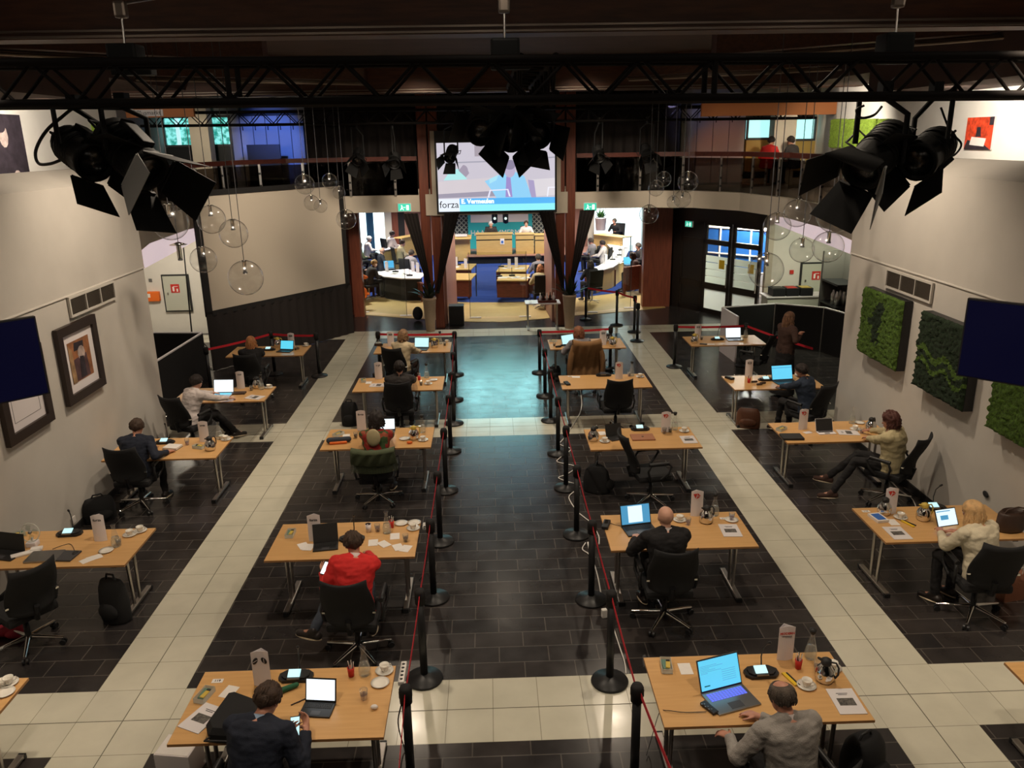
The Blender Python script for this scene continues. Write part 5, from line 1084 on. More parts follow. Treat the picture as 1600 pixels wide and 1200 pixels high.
# ---- things on the left and right walls
def grille(x, sg, y0, y1, z0, z1, lab):
    t = thing('ventilation_grille', lab, 'grille', (x, (y0+y1)/2, (z0+z1)/2)); L, h = y1-y0, z1-z0; b = MB('wall'); s = -sg
    for a, c in (((-.0, -L/2-.03, -h/2-.03), (s*.03, L/2+.03, -h/2)), ((-.0, -L/2-.03, h/2), (s*.03, L/2+.03, h/2+.03)), ((0, -L/2-.03, -h/2), (s*.03, -L/2, h/2)), ((0, L/2, -h/2), (s*.03, L/2+.03, h/2)), ((0, -L/6-.008, -h/2), (s*.03, -L/6+.008, h/2)), ((0, L/6-.008, -h/2), (s*.03, L/6+.008, h/2))): b.bx(a, c)
    b.build('frame', t); b = MB('vent')
    for i in range(15): b.box((s*.012, 0, -h/2+h*(i+.5)/15), (.014, L, .006), ry=.5*sg)
    b.build('slats', t); b = MB('ink'); b.bx((0, -L/2, -h/2), (s*.003, L/2, h/2)); b.build('backing', t)
grille(XL, -1, 10.89, 12.21, 2.80, 3.02, 'long ventilation grille high on the left wall'); grille(XR, 1, 10.76, 12.03, 2.76, 2.99, 'long ventilation grille high on the right wall')
def picture(x, sg, y0, y1, z0, z1, lab, fw_=.10, art=None, fm='frame', thick=.06, matm='card', matw=.10):
    t = thing('framed_picture', lab, 'picture', (x, (y0+y1)/2, (z0+z1)/2)); L, h = y1-y0, z1-z0; s = -sg; T = thick
    if fw_:
        b = MB(fm)
        for a, c in (((0, -L/2, -h/2), (s*T, L/2, -h/2+fw_)), ((0, -L/2, h/2-fw_), (s*T, L/2, h/2)), ((0, -L/2, -h/2+fw_), (s*T, -L/2+fw_, h/2-fw_)), ((0, L/2-fw_, -h/2+fw_), (s*T, L/2, h/2-fw_))): b.bx(a, c)
        b.build('frame', t)
    b = MB(matm); b.bx((s*.001, -L/2+fw_*.9, -h/2+fw_*.9), (s*(T*.4 if fw_ else T), L/2-fw_*.9, h/2-fw_*.9)); b.build('mount', t)
    if art: art(t, s, L/2-fw_-matw, h/2-fw_-matw, (T*.4 if fw_ else T))
    return t
def patch(t, s, x0, pts, m, lay, nm='painted_shape'):  # pts (y,z) on the picture plane
    q = MB(m); q.slab([(s*(x0+.001+.0012*lay), p[0], p[1]) for p in pts], (s, 0, 0), .001); return q.build(nm, t)
P1 = {k: mat('paint_'+k, c, .6, noise_s=9, noise_a=.4) for k, c in dict(rust=(.30, .12, .05), plum=(.09, .045, .05), pale=(.42, .33, .30), dark=(.03, .022, .03), ochre=(.33, .2, .10)).items()}; M.update({'pa_'+k: v for k, v in P1.items()})
def art1(t, s, a, h, x0):
    patch(t, s, x0, [(-a, -h), (a, -h), (a, h), (-a, h)], 'pa_rust', 0); patch(t, s, x0, [(-a*.9, -h*.95), (a*.7, -h*.95), (a*.6, h*.2), (-a*.7, h*.1)], 'pa_plum', 1); patch(t, s, x0, [(-a*.5, h*.5), (a*.4, h*.5), (a*.45, h*.85), (-a*.4, h*.9)], 'pa_dark', 2)
    patch(t, s, x0, [(.04+.10*cos(i*.63), h*.3+.10*sin(i*.63)) for i in range(10)], 'pa_pale', 3); patch(t, s, x0, [(-a*.2, -h*.9), (a*.35, -h*.9), (a*.3, h*.1), (-.02, h*.15)], 'pa_dark', 4); patch(t, s, x0, [(-a, -h), (-a*.6, -h), (-a*.7, h*.6), (-a, h*.9)], 'pa_ochre', 5)
def art2(t, s, a, h, x0):
    q = MB('dgrey')
    for p0, p1 in (((-a, -h), (a, -h)), ((a, -h), (a, h)), ((a, h), (-a, h)), ((-a, h), (-a, -h)), ((-a*.8, h*.3), (a*.2, h*.5)), ((a*.2, h*.5), (a*.8, h*.2))): q.tube([(s*(x0+.002), *p0), (s*(x0+.002), *p1)], .002, 4)
    q.build('pencil_lines', t)
picture(XL, -1, 10.36, 11.43, 1.67, 2.71, 'framed abstract figure painting on the left wall below the grille', .12, art1, matw=.12)
picture(XL, -1, 8.95, 9.96, 1.64, 2.66, 'framed faint line drawing on left wall, half hidden by the dark screen', .12, art2, matw=.10)
def art3(t, s, a, h, x0):
    patch(t, s, x0, [(-.02+.13*cos(i*.5), h*.42+.19*sin(i*.5)) for i in range(13)], 'pa_pale', 1); patch(t, s, x0, [(-.06+.15*cos(i*.5), h*.42+.17+.13*sin(i*.5)) for i in range(13)], 'pa_dark', 2); patch(t, s, x0, [(.2+.1*cos(i*.63), -h*.68+.08*sin(i*.63)) for i in range(10)], 'pa_pale', 1)
a = atX(0, 178, -7.9); picture(-7.9, -1, 13.4, 14.55, 4.36, 5.51, 'large dark portrait painting on the upper left gallery wall', 0, art3, thick=.04, matm='pa_dark', matw=0)
M['pa_red'] = mat('paint_red', (.62, .06, .02), .5, noise_s=12, noise_a=.5)
def art4(t, s, a, h, x0):
    patch(t, s, x0, [(-a, -h), (a, -h), (a, h), (-a, h)], 'pa_red', 0); patch(t, s, x0, [(-a, -h), (a, -h), (a*.8, -h*.4), (-a*.3, -h*.55)], 'pa_dark', 1); patch(t, s, x0, [(-a*.5, -h*.8), (a*.6, -h*.7), (a*.5, -h*.2), (-a*.6, -h*.3)], 'paper', 2); patch(t, s, x0, [(-a*.2, -h*.2), (a*.2, -h*.2), (a*.15, h*.4), (-a*.1, h*.4)], 'pa_dark', 3); patch(t, s, x0, [(-a, h*.5), (-a*.7, h*.5), (-a*.7, h), (-a, h)], 'pa_dark', 3)
y0, y1, z1, z0 = atX(1555, 200, 8.1).y, atX(1513, 200, 8.1).y, atX(1535, 183, 8.1).z, atX(1535, 234, 8.1).z
picture(8.1, 1, y0, y1, z0, z1, 'unframed red and black artwork on the upper right gallery wall', 0, art4, thick=.03, matw=0)
def moss(x, sg, y0, y1, z0, z1, lab, base='moss', acc='mossd', blobs=(), thick=.12, frame=True, sd=0):
    t = thing('moss_panel', lab, 'moss picture', (x, (y0+y1)/2, (z0+z1)/2)); L, h = y1-y0, z1-z0; s = -sg
    if frame: b = MB('blackpl'); b.bx((0, -L/2, -h/2), (s*thick, L/2, h/2)); b.build('box_frame', t)
    else: b = MB(base); b.bx((0, -L/2, -h/2), (s*thick, L/2, h/2)); b.build('backing', t)
    n = 44; q = MB(base, acc); vs = []
    for i in range(n+1):
        for j in range(n+1):
            u, v = i/n*2-1, j/n*2-1; e = noise.noise(V((u*9+sd, v*9, 3)))*.03; edge = max(abs(u), abs(v)); k = 1+(e if edge > .95 else 0)
            vs.append((s*(thick+.004+(.045*(.5+noise.noise(V((u*14, v*14, sd))))+.02) *(1 if edge < .98 else .1)), u*L/2*k*1.01, v*h/2*k*1.01))
    for i in range(n):
        for j in range(n):
            u, v = (i+.5)/n*2-1, (j+.5)/n*2-1; q.m = 1 if any(((u-bu)/ru)**2+((v-bv-sl*(u-bu)+.12*sin(u*7)*(sl != 0))/rv)**2 < 1+.9*noise.noise(V((u*8, v*8, 5))) for bu, bv, ru, rv, sl in blobs) else 0
            a = i*(n+1)+j; f = (a, a+n+1, a+n+2, a+1); q.f.append(list(f) if s > 0 else list(f[::-1])); q.mi.append(q.m); q.sm.append(True)
    q.v = [tuple(p) for p in vs]; q.build('moss', t)
moss(XR, 1, 11.21, 12.45, 1.63, 2.67, 'bright green moss panel with dark patches, nearest the grille', blobs=((.05, .35, .22, .35, 0), (.1, -.25, .2, .3, 0), (.25, .1, .3, .12, 0), (-.1, .55, .12, .15, 0)))
moss(XR, 1, 9.47, 10.68, 1.60, 2.65, 'dark moss panel with a green wave, partly behind the dark screen', 'mossd', 'moss', ((0, -.05, 1.2, .09, .1), (0, -.35, 1.2, .07, .1)), sd=3)
moss(XR, 1, 7.7, 8.93, 1.60, 2.65, 'green moss panel cut by the right picture edge', blobs=((-.3, .2, .3, .3, 0),), sd=5)
for i, (u0, u1) in enumerate(((1302, 1322), (1324, 1346), (1348, 1372), (1375, 1392))):
    ya, yb = atX(u1, 208, 8.1).y, atX(u0, 208, 8.1).y; zt_, zb_ = atX((u0+u1)/2, 186, 8.1).z, atX((u0+u1)/2, 231, 8.1).z
    moss(8.1, 1, ya+.03, yb-.03, zb_, zt_, 'light green moss panel on the upper right gallery wall, %s from the left' % ordn[i].replace('nearest', 'first'), 'mossl', 'moss', (), .05, False, i)
for i, (u0, u1) in enumerate(((143, 160), (162, 187))):
    ya, yb = atX(u0, 208, -7.9).y, atX(u1, 208, -7.9).y; zt_, zb_ = atX((u0+u1)/2, 194, -7.9).z, atX((u0+u1)/2, 224, -7.9).z
    moss(-7.9, -1, ya+.03, yb-.03, zb_, zt_, 'light green moss panel on the upper left gallery wall, %s' % ('left one', 'right one')[i], 'mossl', 'moss', (), .05, False, i+4)
# hanging dark screens
def tv(u, vt, vb_, dist, dirv, lab, W=1.42, wallx=XL):
    a = V((0, 0, CH))+ray(u[0], vt)*dist; c = V((0, 0, CH))+ray(u[1], vb_)*dist; ztop = a.z; zbot = ztop-.80; d = V(dirv).normalized(); e = a+d*W; n = V((d.y, -d.x, 0)); n = n if n.y < 0 else -n
    t = thing('wall_screen', lab, 'screen', (0, 0, 0)); q = MB('blackpl'); q.slab([V((a.x, a.y, zbot)), V((e.x, e.y, zbot)), V((e.x, e.y, ztop)), V((a.x, a.y, ztop))], -n, .06); q.build('casing', t)
    q = MB('navytv'); k = .015; A, E = a+d*k, e-d*k; q.slab([V((A.x, A.y, zbot+k)), V((E.x, E.y, zbot+k)), V((E.x, E.y, ztop-k)), V((A.x, A.y, ztop-k))], n, .004); q.build('display', t)
    m = a.lerp(e, .5); q = MB('blackpl'); q.tube([V((m.x, m.y, (ztop+zbot)/2))-n*.05, V((wallx, m.y+.35, (ztop+zbot)/2))], .03, 8); q.build('wall_bracket', t)
tv((55, 76), 494, 618, 7.95, (-.70, -.71, 0), 'large dark blue display angled off the left wall')
tv((1512, 1498), 466, 588, 8.0, (.70, -.71, 0), 'large dark blue display angled off the right wall', wallx=XR)
# hose cabinets and small wall fittings
def hatch(u0, v0, u1, v1, Y, lab, w_=.04):
    a, c = atY(u0, v0, Y), atY(u1, v1, Y); t = thing('hose_cabinet', lab, 'cabinet', ((a.x+c.x)/2, Y, (a.z+c.z)/2)); W, H_ = (c.x-a.x)/2, (a.z-c.z)/2
    b = MB('ink'); b.bx((-W, -.05, -H_), (W, 0, H_)); b.build('frame', t); b = MB('gwall2'); b.bx((-W+w_, -.07, -H_+w_), (W-w_, -.05, H_-w_)); d = b.build('cabinet_door', t)
    b = MB('red', 'paper'); b.bx((-.13, -.078, .02), (.10, -.072, .25)); b.m = 1; b.box((-.06, -.08, .12), (.05, .004, .12)); b.box((.04, -.08, .09), (.04, .004, .08)); b.box((0, -.08, .19), (.12, .004, .015)); b.build('hose_reel_sign', d)
    b = MB('chrome'); b.box((-W+.14, -.08, 0), (.04, .02, .06)); b.build('lock', d)
M['gwall2'] = mat('pale_green_grey', (.50, .50, .42), .6)
hatch(252, 429, 302, 486, 21.88, 'pale fire hose cabinet with red sign on the left recess wall'); hatch(1251, 410, 1296, 465, 21.18, 'pale fire hose cabinet with red sign on the right recess wall')
p = atY(240, 463, 21.85); t = thing('first_aid_box', 'orange first aid box on the left recess wall', 'box', p); b = MB('orange'); b.box((0, 0, 0), (.34, .12, .26), bev=.02); b.build('case', t); b = MB('paper'); b.box((-.1, -.065, .03), (.08, .01, .10)); b.build('sticker', t)
small('light_switch', 'small light switch above the orange box', 'switch', atY(235, 438, 21.88), ['grey'], lambda b: b.box((0, 0, 0), (.09, .02, .09), bev=.005))
small('fire_alarm_button', 'small red fire alarm button left of the right hose cabinet', 'alarm', atY(1237, 425, 21.18), ['red'], lambda b: b.box((0, 0, 0), (.10, .04, .10), bev=.005))
# black crates on the ledge behind the right partition, coffee flasks
c0 = at(1200, 480, .0); 
t = thing('side_counter', 'low pale counter behind the black folding partition, right', 'counter', (7.9, 20.6, 0)); b = MB('gwall2'); b.bx((-.75, -.25, 0), (1.1, .25, .95)); b.build('carcass', t); b = MB('card'); b.bx((-.8, -.3, .95), (1.15, .3, .985)); b.build('counter_top', t)
for i in range(3): small('plastic_crate', 'black crate with coloured papers, %s of three on the side counter' % ('left', 'middle', 'right')[i], 'crate', (7.42+.36*i, 20.5, .987), ['blackpl', ('blackpl', 'red', 'ylab')[i]], lambda b: (b.bx((-.16, -.2, 0), (.16, .2, .2)), setattr(b, 'm', 1), b.box((0, 0, .205), (.24, .28, .01))), 'black crates on the side counter')
M['dgwall'] = mat('dark_niche', (.10, .09, .08), .7)  # even dark colour of the niche panels
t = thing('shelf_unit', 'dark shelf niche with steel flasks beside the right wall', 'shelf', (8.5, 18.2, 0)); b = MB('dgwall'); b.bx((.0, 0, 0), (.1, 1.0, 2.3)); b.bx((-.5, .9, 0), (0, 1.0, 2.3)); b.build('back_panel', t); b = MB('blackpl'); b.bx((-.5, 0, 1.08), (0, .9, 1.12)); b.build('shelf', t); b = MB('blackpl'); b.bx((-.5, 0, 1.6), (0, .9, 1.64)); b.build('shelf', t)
for i in range(5): small('steel_flask', 'steel coffee flask on the dark shelf, %s' % ('front left', 'front middle', 'front right', 'back left', 'back middle')[i], 'flask', (8.08+.16*(i % 3), 18.35+.2*(i//3), 1.121), ['steel'], lambda b: b.lathe([(0, 0), (.06, 0), (.06, .24), (.03, .3), (.03, .34), (0, .34)], 14), 'steel flasks on the dark shelf')
p = at(262, 545, 1.0)
small('round_knob_panel', 'round pale dial on the dark panel behind the left partition', 'dial', atY(255, 529, 17.7), ['grey'], lambda b: b.ell((0, 0, 0), (.05, .02, .05), 14))

# ================================================================== COUNCIL CHAMBER
def cdesk(path, lab, front='mahog', z=.75, depth=.55, top='card', hfront=.72, zbase=.016):
    # path: list of top front-edge points (world xy); depth goes to the left of travel
    P_ = [V((p.x, p.y, 0)) for p in path]; k = len(P_); N_ = []
    for i in range(k): d = (P_[min(i+1, k-1)]-P_[max(i-1, 0)]).normalized(); N_.append(V((-d.y, d.x, 0)))
    t = thing('council_desk', lab, 'desk', (0, 0, 0)); q = MB(top)
    for i in range(k-1): q.slab([P_[i]+V((0, 0, z-.03)), P_[i+1]+V((0, 0, z-.03)), P_[i+1]+N_[i+1]*depth+V((0, 0, z-.03)), P_[i]+N_[i]*depth+V((0, 0, z-.03))], (0, 0, 1), .03)
    q.build('desk_top', t); q = MB(front)
    for i in range(k-1): q.slab([P_[i]+N_[i]*.03+V((0, 0, z-hfront)), P_[i+1]+N_[i+1]*.03+V((0, 0, z-hfront)), P_[i+1]+N_[i+1]*.03+V((0, 0, z-.03)), P_[i]+N_[i]*.03+V((0, 0, z-.03))], N_[i], .03)
    q.build('front_panel', t); q = MB('dgrey')
    for i in range(k): p = P_[i]+N_[i]*depth*.85; q.tube([p+V((0, 0, zbase)), p+V((0, 0, z-.03))], .02, 6)
    q.build('support', t); return t
A_ = lambda u, v, z=.75: at(u, v, z)
cdesk([A_(583, 425), A_(600, 432), A_(625, 435), A_(656, 435)], 'curved white-topped council desk at left, nearest the entrance', 'blackmat', depth=1.25)
cdesk([A_(598, 391, 1.0), A_(625, 386, 1.0)], 'oak-fronted council desk at left before the seated man in dark suit', 'oak', 1.0, .5, 'card', .85)
cdesk([A_(628, 372, 1.0), A_(655, 367, 1.0)], 'oak-topped desk at far left of the chamber', 'oak', 1.0, .5, 'oak', .85)
cdesk([A_(934, 424), A_(958, 417), A_(976, 405), A_(982, 392), A_(968, 380), A_(948, 374)], 'curved white-topped council desk in the right half of the chamber', 'oak')
cdesk([A_(927, 366, 1.1), A_(972, 371, 1.1)], 'long oak desk with plant at the far right of the chamber', 'oak', 1.1, .6, 'oak', .9)
for (u0, u1, v, v2, lab) in ((776, 824, 438, 428, 'front council table right of the blue aisle'), (775, 822, 424, 414, 'second council table right of the blue aisle'), (701, 736, 437, 427, 'front council table left of the blue aisle'), (701, 736, 421, 412, 'second council table left of the blue aisle')):
    cdesk([A_(u0, v), A_(u1, v)], lab, 'mahog', .75, A_(u0, v2).y-A_(u0, v).y, 'oak', .55)
Yp = 34.0; zb = .335
def odesk(u0, u1, v0, lab):
    a, c = atY(u0, v0, Yp), atY(u1, v0, Yp); t = thing('presiding_desk', lab, 'desk', ((a.x+c.x)/2, Yp, zb)); W = (c.x-a.x)/2; h = a.z-zb; b = MB('oak'); b.bx((-W, 0, 0), (W, .04, h*.7)); b.bx((-W, 0, h*.76), (W, .04, h)); b.build('front_panel', t)
    b = MB('ink'); b.bx((-W, .02, h*.7), (W, .05, h*.76)); b.build('dark_groove', t); b = MB('oak'); b.bx((-W-.03, -.02, h), (W+.03, .6, h+.03)); b.bx((-W, .04, 0), (-W+.03, .58, h)); b.bx((W-.03, .04, 0), (W, .58, h)); b.build('desk_top', t); return t, a.z+.03
t, zd = odesk(744, 800, 367, 'wide oak presiding desk before the teal panel'); s = MB('paper', 'blue'); s.bx((.25, -.012, .42), (.42, -.002, .66)); s.m = 1; s.box((.335, -.016, .52), (.09, .004, .10)); s.build('notice', t)
odesk(806, 834, 367, 'narrow oak desk right of the presiding desk'); odesk(836, 852, 368, 'oak desk partly behind the right column drape')
t = thing('lectern', 'oak lectern at left of the blue aisle', 'lectern', (at(720, 410).x, at(720, 410).y, .016)); b = MB('oak'); b.bx((-.42, 0, .05), (.42, .4, .95)); b.build('body', t); b = MB('oak'); b.box((-.05, .15, 1.02), (1.05, .6, .04), rx=.15); b.build('sloping_top', t); b = MB('gloss'); b.box((.05, .2, 1.1), (.5, .3, .08)); b.build('papers', t)
def booth_wall(pts, lab, h=.62, z=0.02):
    t = thing('low_wooden_barrier', lab, 'barrier', (0, 0, 0)); P_ = [V((p.x, p.y, 0)) for p in pts]; b = MB('mahog'); c = MB('pinkwood')
    for a, d in zip(P_, P_[1:]): n = V((-(d.y-a.y), d.x-a.x, 0)).normalized(); b.slab([a+V((0, 0, z+.12)), d+V((0, 0, z+.12)), d+V((0, 0, h)), a+V((0, 0, h))], n, .05); c.slab([a-n*.01+V((0, 0, h)), d-n*.01+V((0, 0, h)), d+n*.07+V((0, 0, h)), a+n*.07+V((0, 0, h))], (0, 0, 1), .03)
    for a in P_: b.box((a.x, a.y, (z+h)/2), (.08, .08, h-z))
    b.build('panel', t); c.build('cap_rail', t)
booth_wall([at(560, 470), at(584, 462)], 'low red-brown barrier with cap at left of the chamber entrance', .9); booth_wall([at(640, 468), at(660, 472)], 'low red-brown barrier left of the left column', .6)
booth_wall([at(690, 468), at(733, 466)], 'low red-brown barrier between left column and aisle', .62); booth_wall([at(825, 466), at(866, 464)], 'low red-brown barrier between aisle and right column', .62)
booth_wall([at(975, 462), at(1000, 458)], 'low red-brown barrier with cap by the right wooden post', .9); booth_wall([at(915, 462), at(960, 448)], 'low red-brown barrier right of the right column', .6)
for i, (u, v, lab) in enumerate(((562, 432, 'orange-red jacket lying on the left entrance barrier'), (565, 458, 'orange-red bag hanging by the left entrance barrier'))):
    p = at(u, v, .95 if i == 0 else .35); small('jacket' if i == 0 else 'bag', lab, 'jacket' if i == 0 else 'bag', p, ['orange'], lambda b: (b.ell((0, 0, 0), (.20, .12, .07 if i == 0 else .22), 12), b.ell((.12, .02, -.03), (.14, .10, .06), 12)))
# chamber people (seated)
CH_P = [('man with white hair in dark suit and open collar, left chamber desk', 597, 392, -1.3, 'c_navy', 'hwhite', 'bald', (0, 4), 'skinp'), ('person in white shirt at the far left chamber desk', 613, 366, -1.0, 'c_white', 'hgrey', 'short', (6, 12), 'skinp'),
 ('white-haired person in white shirt far left in the chamber', 577, 374, -1.2, 'c_white', 'hwhite', 'short', (6, 14), 'skinp'), ('person in pale top by the oak desk, left chamber', 629, 380, -1.2, 'c_beige', 'hbrown', 'short', (6, 14), 'skinp'), ('person in grey checked shirt behind a name card, left of the column', 643, 396, -.6, 'c_lgrey', 'hgrey', 'short', (8, 16), 'skin'),
 ('person with pale hair leaning at the near left chamber desk', 585, 412, -.9, 'c_dark', 'hblond', 'short', (14, 34), 'skinp'), ('dark-haired person at the left edge of the chamber', 551, 397, -.8, 'c_black', 'hdark', 'bob', (4, 10), 'skin'), ('person in green cardigan behind the left chamber desk', 562, 384, -1.0, 'c_green', 'hgrey', 'bob', (4, 12), 'skin'),
 ('white-haired chairman in dark suit at the presiding desk', 767, 354, pi, 'c_dark', 'hwhite', 'short', (4, 14), 'skinp'), ('person in white blouse at the desk right of the chairman', 822, 357, pi, 'c_white', 'hbrown', 'short', (4, 14), 'skinp'),
 ('grey-haired person at the second table right of the aisle', 841, 403, .2, 'c_lgrey', 'hgrey', 'short', (6, 16), 'skin'), ('ginger-haired person in pale top beside the right column', 844, 420, .1, 'c_beige', 'hginger', 'bob', (6, 16), 'skin'),
 ('man in white shirt with dark tie leaning back, right chamber', 941, 381, 1.2, 'c_white', 'hdark', 'short', (-6, 4), 'skinp'), ('person in grey shirt behind the white-shirted man', 923, 377, 1.0, 'c_lgrey', 'hgrey', 'short', (6, 12), 'skin'), ('grey-haired woman in pink and black at the near right desk', 922, 413, .4, 'c_black', 'hgrey', 'bob', (6, 14), 'skin'),
 ('person in black bent at the far right oak desk', 960, 346, 2.4, 'c_black', 'hgrey', 'short', (10, 26), 'skin'), ('brown-haired person in brown top at the right chamber edge', 988, 400, 1.5, 'c_brown', 'hbrown', 'bob', (6, 16), 'skin'), ('person in dark jacket near the right wooden post', 997, 385, 1.8, 'c_dark', 'hgrey', 'short', (6, 16), 'skin')]
def make_cchair():
    t = thing('chamber_chair', '', 'chair'); b = MB('blackfab'); b.box((0, 0, .45), (.5, .48, .08), bev=.03); b.build('seat', t); b = MB('blackfab'); b.box((0, -.25, .78), (.48, .07, .55), rx=.12, bev=.03); b.build('backrest', t); b = MB('steel'); b.tube([(0, 0, .05), (0, 0, .42)], .025, 8)
    for k in range(5): b.tube([(0, 0, .08), (.28*cos(k*1.257), .28*sin(k*1.257), .03)], .014, 6)
    b.build('base', t); return t
cch = Proto(make_cchair)
for i, (lab, u, v, rz, top, hr, st, ln, sk) in enumerate(CH_P):
    zf = .335 if 'chairman' in lab or 'blouse' in lab else (.3 if v < 372 else .016)
    lc = V((atY(u, v, 34.8).x, 34.8, zf)) if zf == .335 else None
    t, l, *_ = person(lab, (u, v), rz, top, 'c_black', hr, st, sk, loc=lc, lean=ln, head=(12, 0, 0), voxel=.022, z0=zf, sd=i, wr=0, shoes='shoe')
    c = cch('dark chamber chair under the '+lab[:60].replace('with', 'with'), (l.x, l.y, zf), rz, 'dark chairs of the council chamber')
    c['label'] = 'dark chamber chair, seat of the '+' '.join(lab.split()[:9])
# laptops, cards, papers on chamber desks
WHERE = {}
def where(nm, u):
    r_ = 'at the curved desks, left half of the chamber' if u < 690 else 'on the tables left of the blue aisle' if u < 745 else 'on the tables right of the blue aisle' if u < 870 else 'at the curved desk, right half of the chamber'
    k = (nm, r_); WHERE[k] = WHERE.get(k, 0)+1; return '%s number' % r_ if 0 else r_, ['', 'second ', 'third ', 'fourth ', 'fifth ', 'sixth '][WHERE[k]-1]
def on_desk(name, lab, u, v, z, mats, fn, grp, cat=None): r_, o_ = where(name, u); small(name, lab.split(' on a')[0].split(' lying')[0]+', '+o_+' from left, '+r_.replace(' at the', 'at the').replace('chamber', 'hall' if 0 else 'chamber'), cat or name.replace('_', ' '), at(u, v, z), mats, fn, grp)
for i, (u, v) in enumerate(sorted(((604, 424), (645, 424), (652, 426), (795, 420), (806, 417), (712, 416), (727, 419), (946, 412), (973, 402), (708, 432)))):
    on_desk('name_card', 'tall white name card on a chamber desk', u, v, .752, ['card'], lambda b: b.lathe([(0, 0), (.07, 0), (.07, .33), (0, .33)], 3, sm=False), 'white name cards on the chamber desks', 'card')
for i, (u, v) in enumerate(sorted(((612, 428), (630, 429), (785, 434), (803, 434), (818, 435), (790, 419), (811, 420), (707, 418), (950, 408), (962, 402), (972, 396), (975, 388), (965, 411), (945, 418)))):
    on_desk('paper_sheet', 'white papers lying on a chamber desk', u, v, .751, ['paper'], lambda b: (b.box((0, 0, .004), (.3, .22, .006), rz=i), b.box((.1, .12, .004), (.2, .28, .006), rz=i*.5)), 'papers on the chamber desks', 'paper')
M['tealpap'] = mat('lit_blue_folder', (.05, .35, .7), .6, emis=(.1, .5, .9), es=.4)
for i, (u, v, lab) in enumerate(((609, 420, 'bright blue lit laptop on the left curved desk'), (984, 414, 'bright blue lit laptop at the right chamber edge'))):
    p = at(u, v, .752); t = thing('laptop', lab, 'laptop', p, .3); b = MB('grey'); b.box((0, 0, .008), (.34, .24, .015)); b.build('keyboard_base', t); b = MB('tealpap'); b.box((0, .13, .14), (.34, .012, .24), rx=-.25); b.build('screen', t)
for i, (u, v) in enumerate(sorted(((618, 425), (780, 432), (800, 431), (783, 417), (716, 414), (957, 406), (968, 399), (970, 391), (640, 431)))):
    on_desk('desk_microphone', 'dark conference microphone on a chamber desk', u, v, .752, ['blackpl'], lambda b: (b.box((0, 0, .02), (.2, .12, .04), bev=.01), b.tube([(0, .03, .04), (0, .05, .18), (0, .0, .28)], .008, 6)), 'microphones on the chamber desks', 'microphone')
p = at(940, 361, 1.13); plant((p.x, p.y+.3, 1.13), 'leafy green plant in white pot on the far right oak desk', .55, .26, .2, .6, 'leafg', 40, 'card')
# two black spotlights hanging before the teal panel
for i, u in enumerate((773, 790)):
    p = atY(u, 341, 30); t = thing('pendant_spotlight', 'small black spotlight before the teal panel, %s one' % ('left', 'right')[i], 'lamp', p); b = MB('blackpl'); b.lathe([(0, -.2), (.1, -.16), (.11, .15), (0, .18)], 14); b.tube([(0, 0, .15), (0, 0, 3.95-p.z)], .015, 6); b.build('housing', t)
    b = MB('exitw'); b.ell((0, -.10, .0), (.05, .02, .05), 10); b.build('lit_lens', t)
# ================================================================== THINGS ON THE DESKS
TZ = .7415
def P_cup():
    t = thing('coffee_cup', '', 'cup'); b = MB('china', 'coffee'); b.lathe([(0, 0), (.022, 0), (.028, .012), (.040, .055), (.042, .062), (.039, .062), (.034, .03), (0, .012)], 20); b.m = 1; b.lathe([(0, .02), (.030, .022)], 16); b.build('bowl', t)
    h = MB('china'); h.tube([(.038, 0, .05), (.055, 0, .05), (.060, 0, .035), (.050, 0, .02), (.032, 0, .018)], .004, 6); h.build('handle', t); return t
def P_saucer(): b = MB('china'); b.lathe([(0, 0), (.045, 0), (.075, .012), (.077, .014), (.045, .006), (0, .005)], 24); return b.build('saucer')
def P_carafe(lid=True):
    t = thing('water_carafe', '', 'carafe'); b = MB('tglass'); b.lathe([(0, 0), (.048, 0), (.052, .01), (.050, .06), (.030, .15), (.019, .20), (.019, .235), (.026, .262)], 22); b.build('glass_body', t)
    w_ = MB('water'); w_.lathe([(0, .004), (.047, .006), (.047, .06), (.036, .11), (0, .11)], 20); w_.build('water', t)
    if lid: l = MB('ink'); l.lathe([(0, .23), (.018, .23), (.028, .255), (.030, .275), (0, .282)], 18); l.build('lid', t)
    return t
def P_thermos(lidm='ink'):
    t = thing('thermos_jug', '', 'jug'); b = MB('chrome'); n = 32; prof = [(0, 0), (.062, 0), (.072, .02), (.078, .06), (.070, .11), (.045, .145), (.036, .16)]; vs = []
    for r, z in prof: vs += [(r*(1+.035*cos(16*2*pi*j/n))*cos(2*pi*j/n), r*(1+.035*cos(16*2*pi*j/n))*sin(2*pi*j/n), z) for j in range(n)]
    b.add(vs, [(i*n+j, i*n+(j+1) % n, (i+1)*n+(j+1) % n, (i+1)*n+j) for i in range(len(prof)-1) for j in range(n)], True); b.build('ribbed_body', t)
    l = MB(lidm); l.lathe([(.037, .150), (.042, .165), (.040, .195), (.02, .21), (0, .212)], 18); l.caps((-.03, 0, .18), (-.062, 0, .19), .014, .010, 8); l.build('lid', t)
    h = MB(lidm); h.tube([(.035, 0, .185), (.075, 0, .19), (.098, 0, .15), (.098, 0, .09), (.078, 0, .05)], .008, 8); h.build('handle', t); return t
def P_tumbler(m='violet'):
    t = thing('tumbler', '', 'glass'); b = MB('tglass'); b.lathe([(0, 0), (.026, 0), (.034, .09), (.032, .09), (.025, .006), (0, .006)], 18); b.build('glass_body', t); d = MB(m); d.lathe([(0, .008), (.024, .008), (.029, .05), (0, .05)], 16); d.build('drink', t); return t
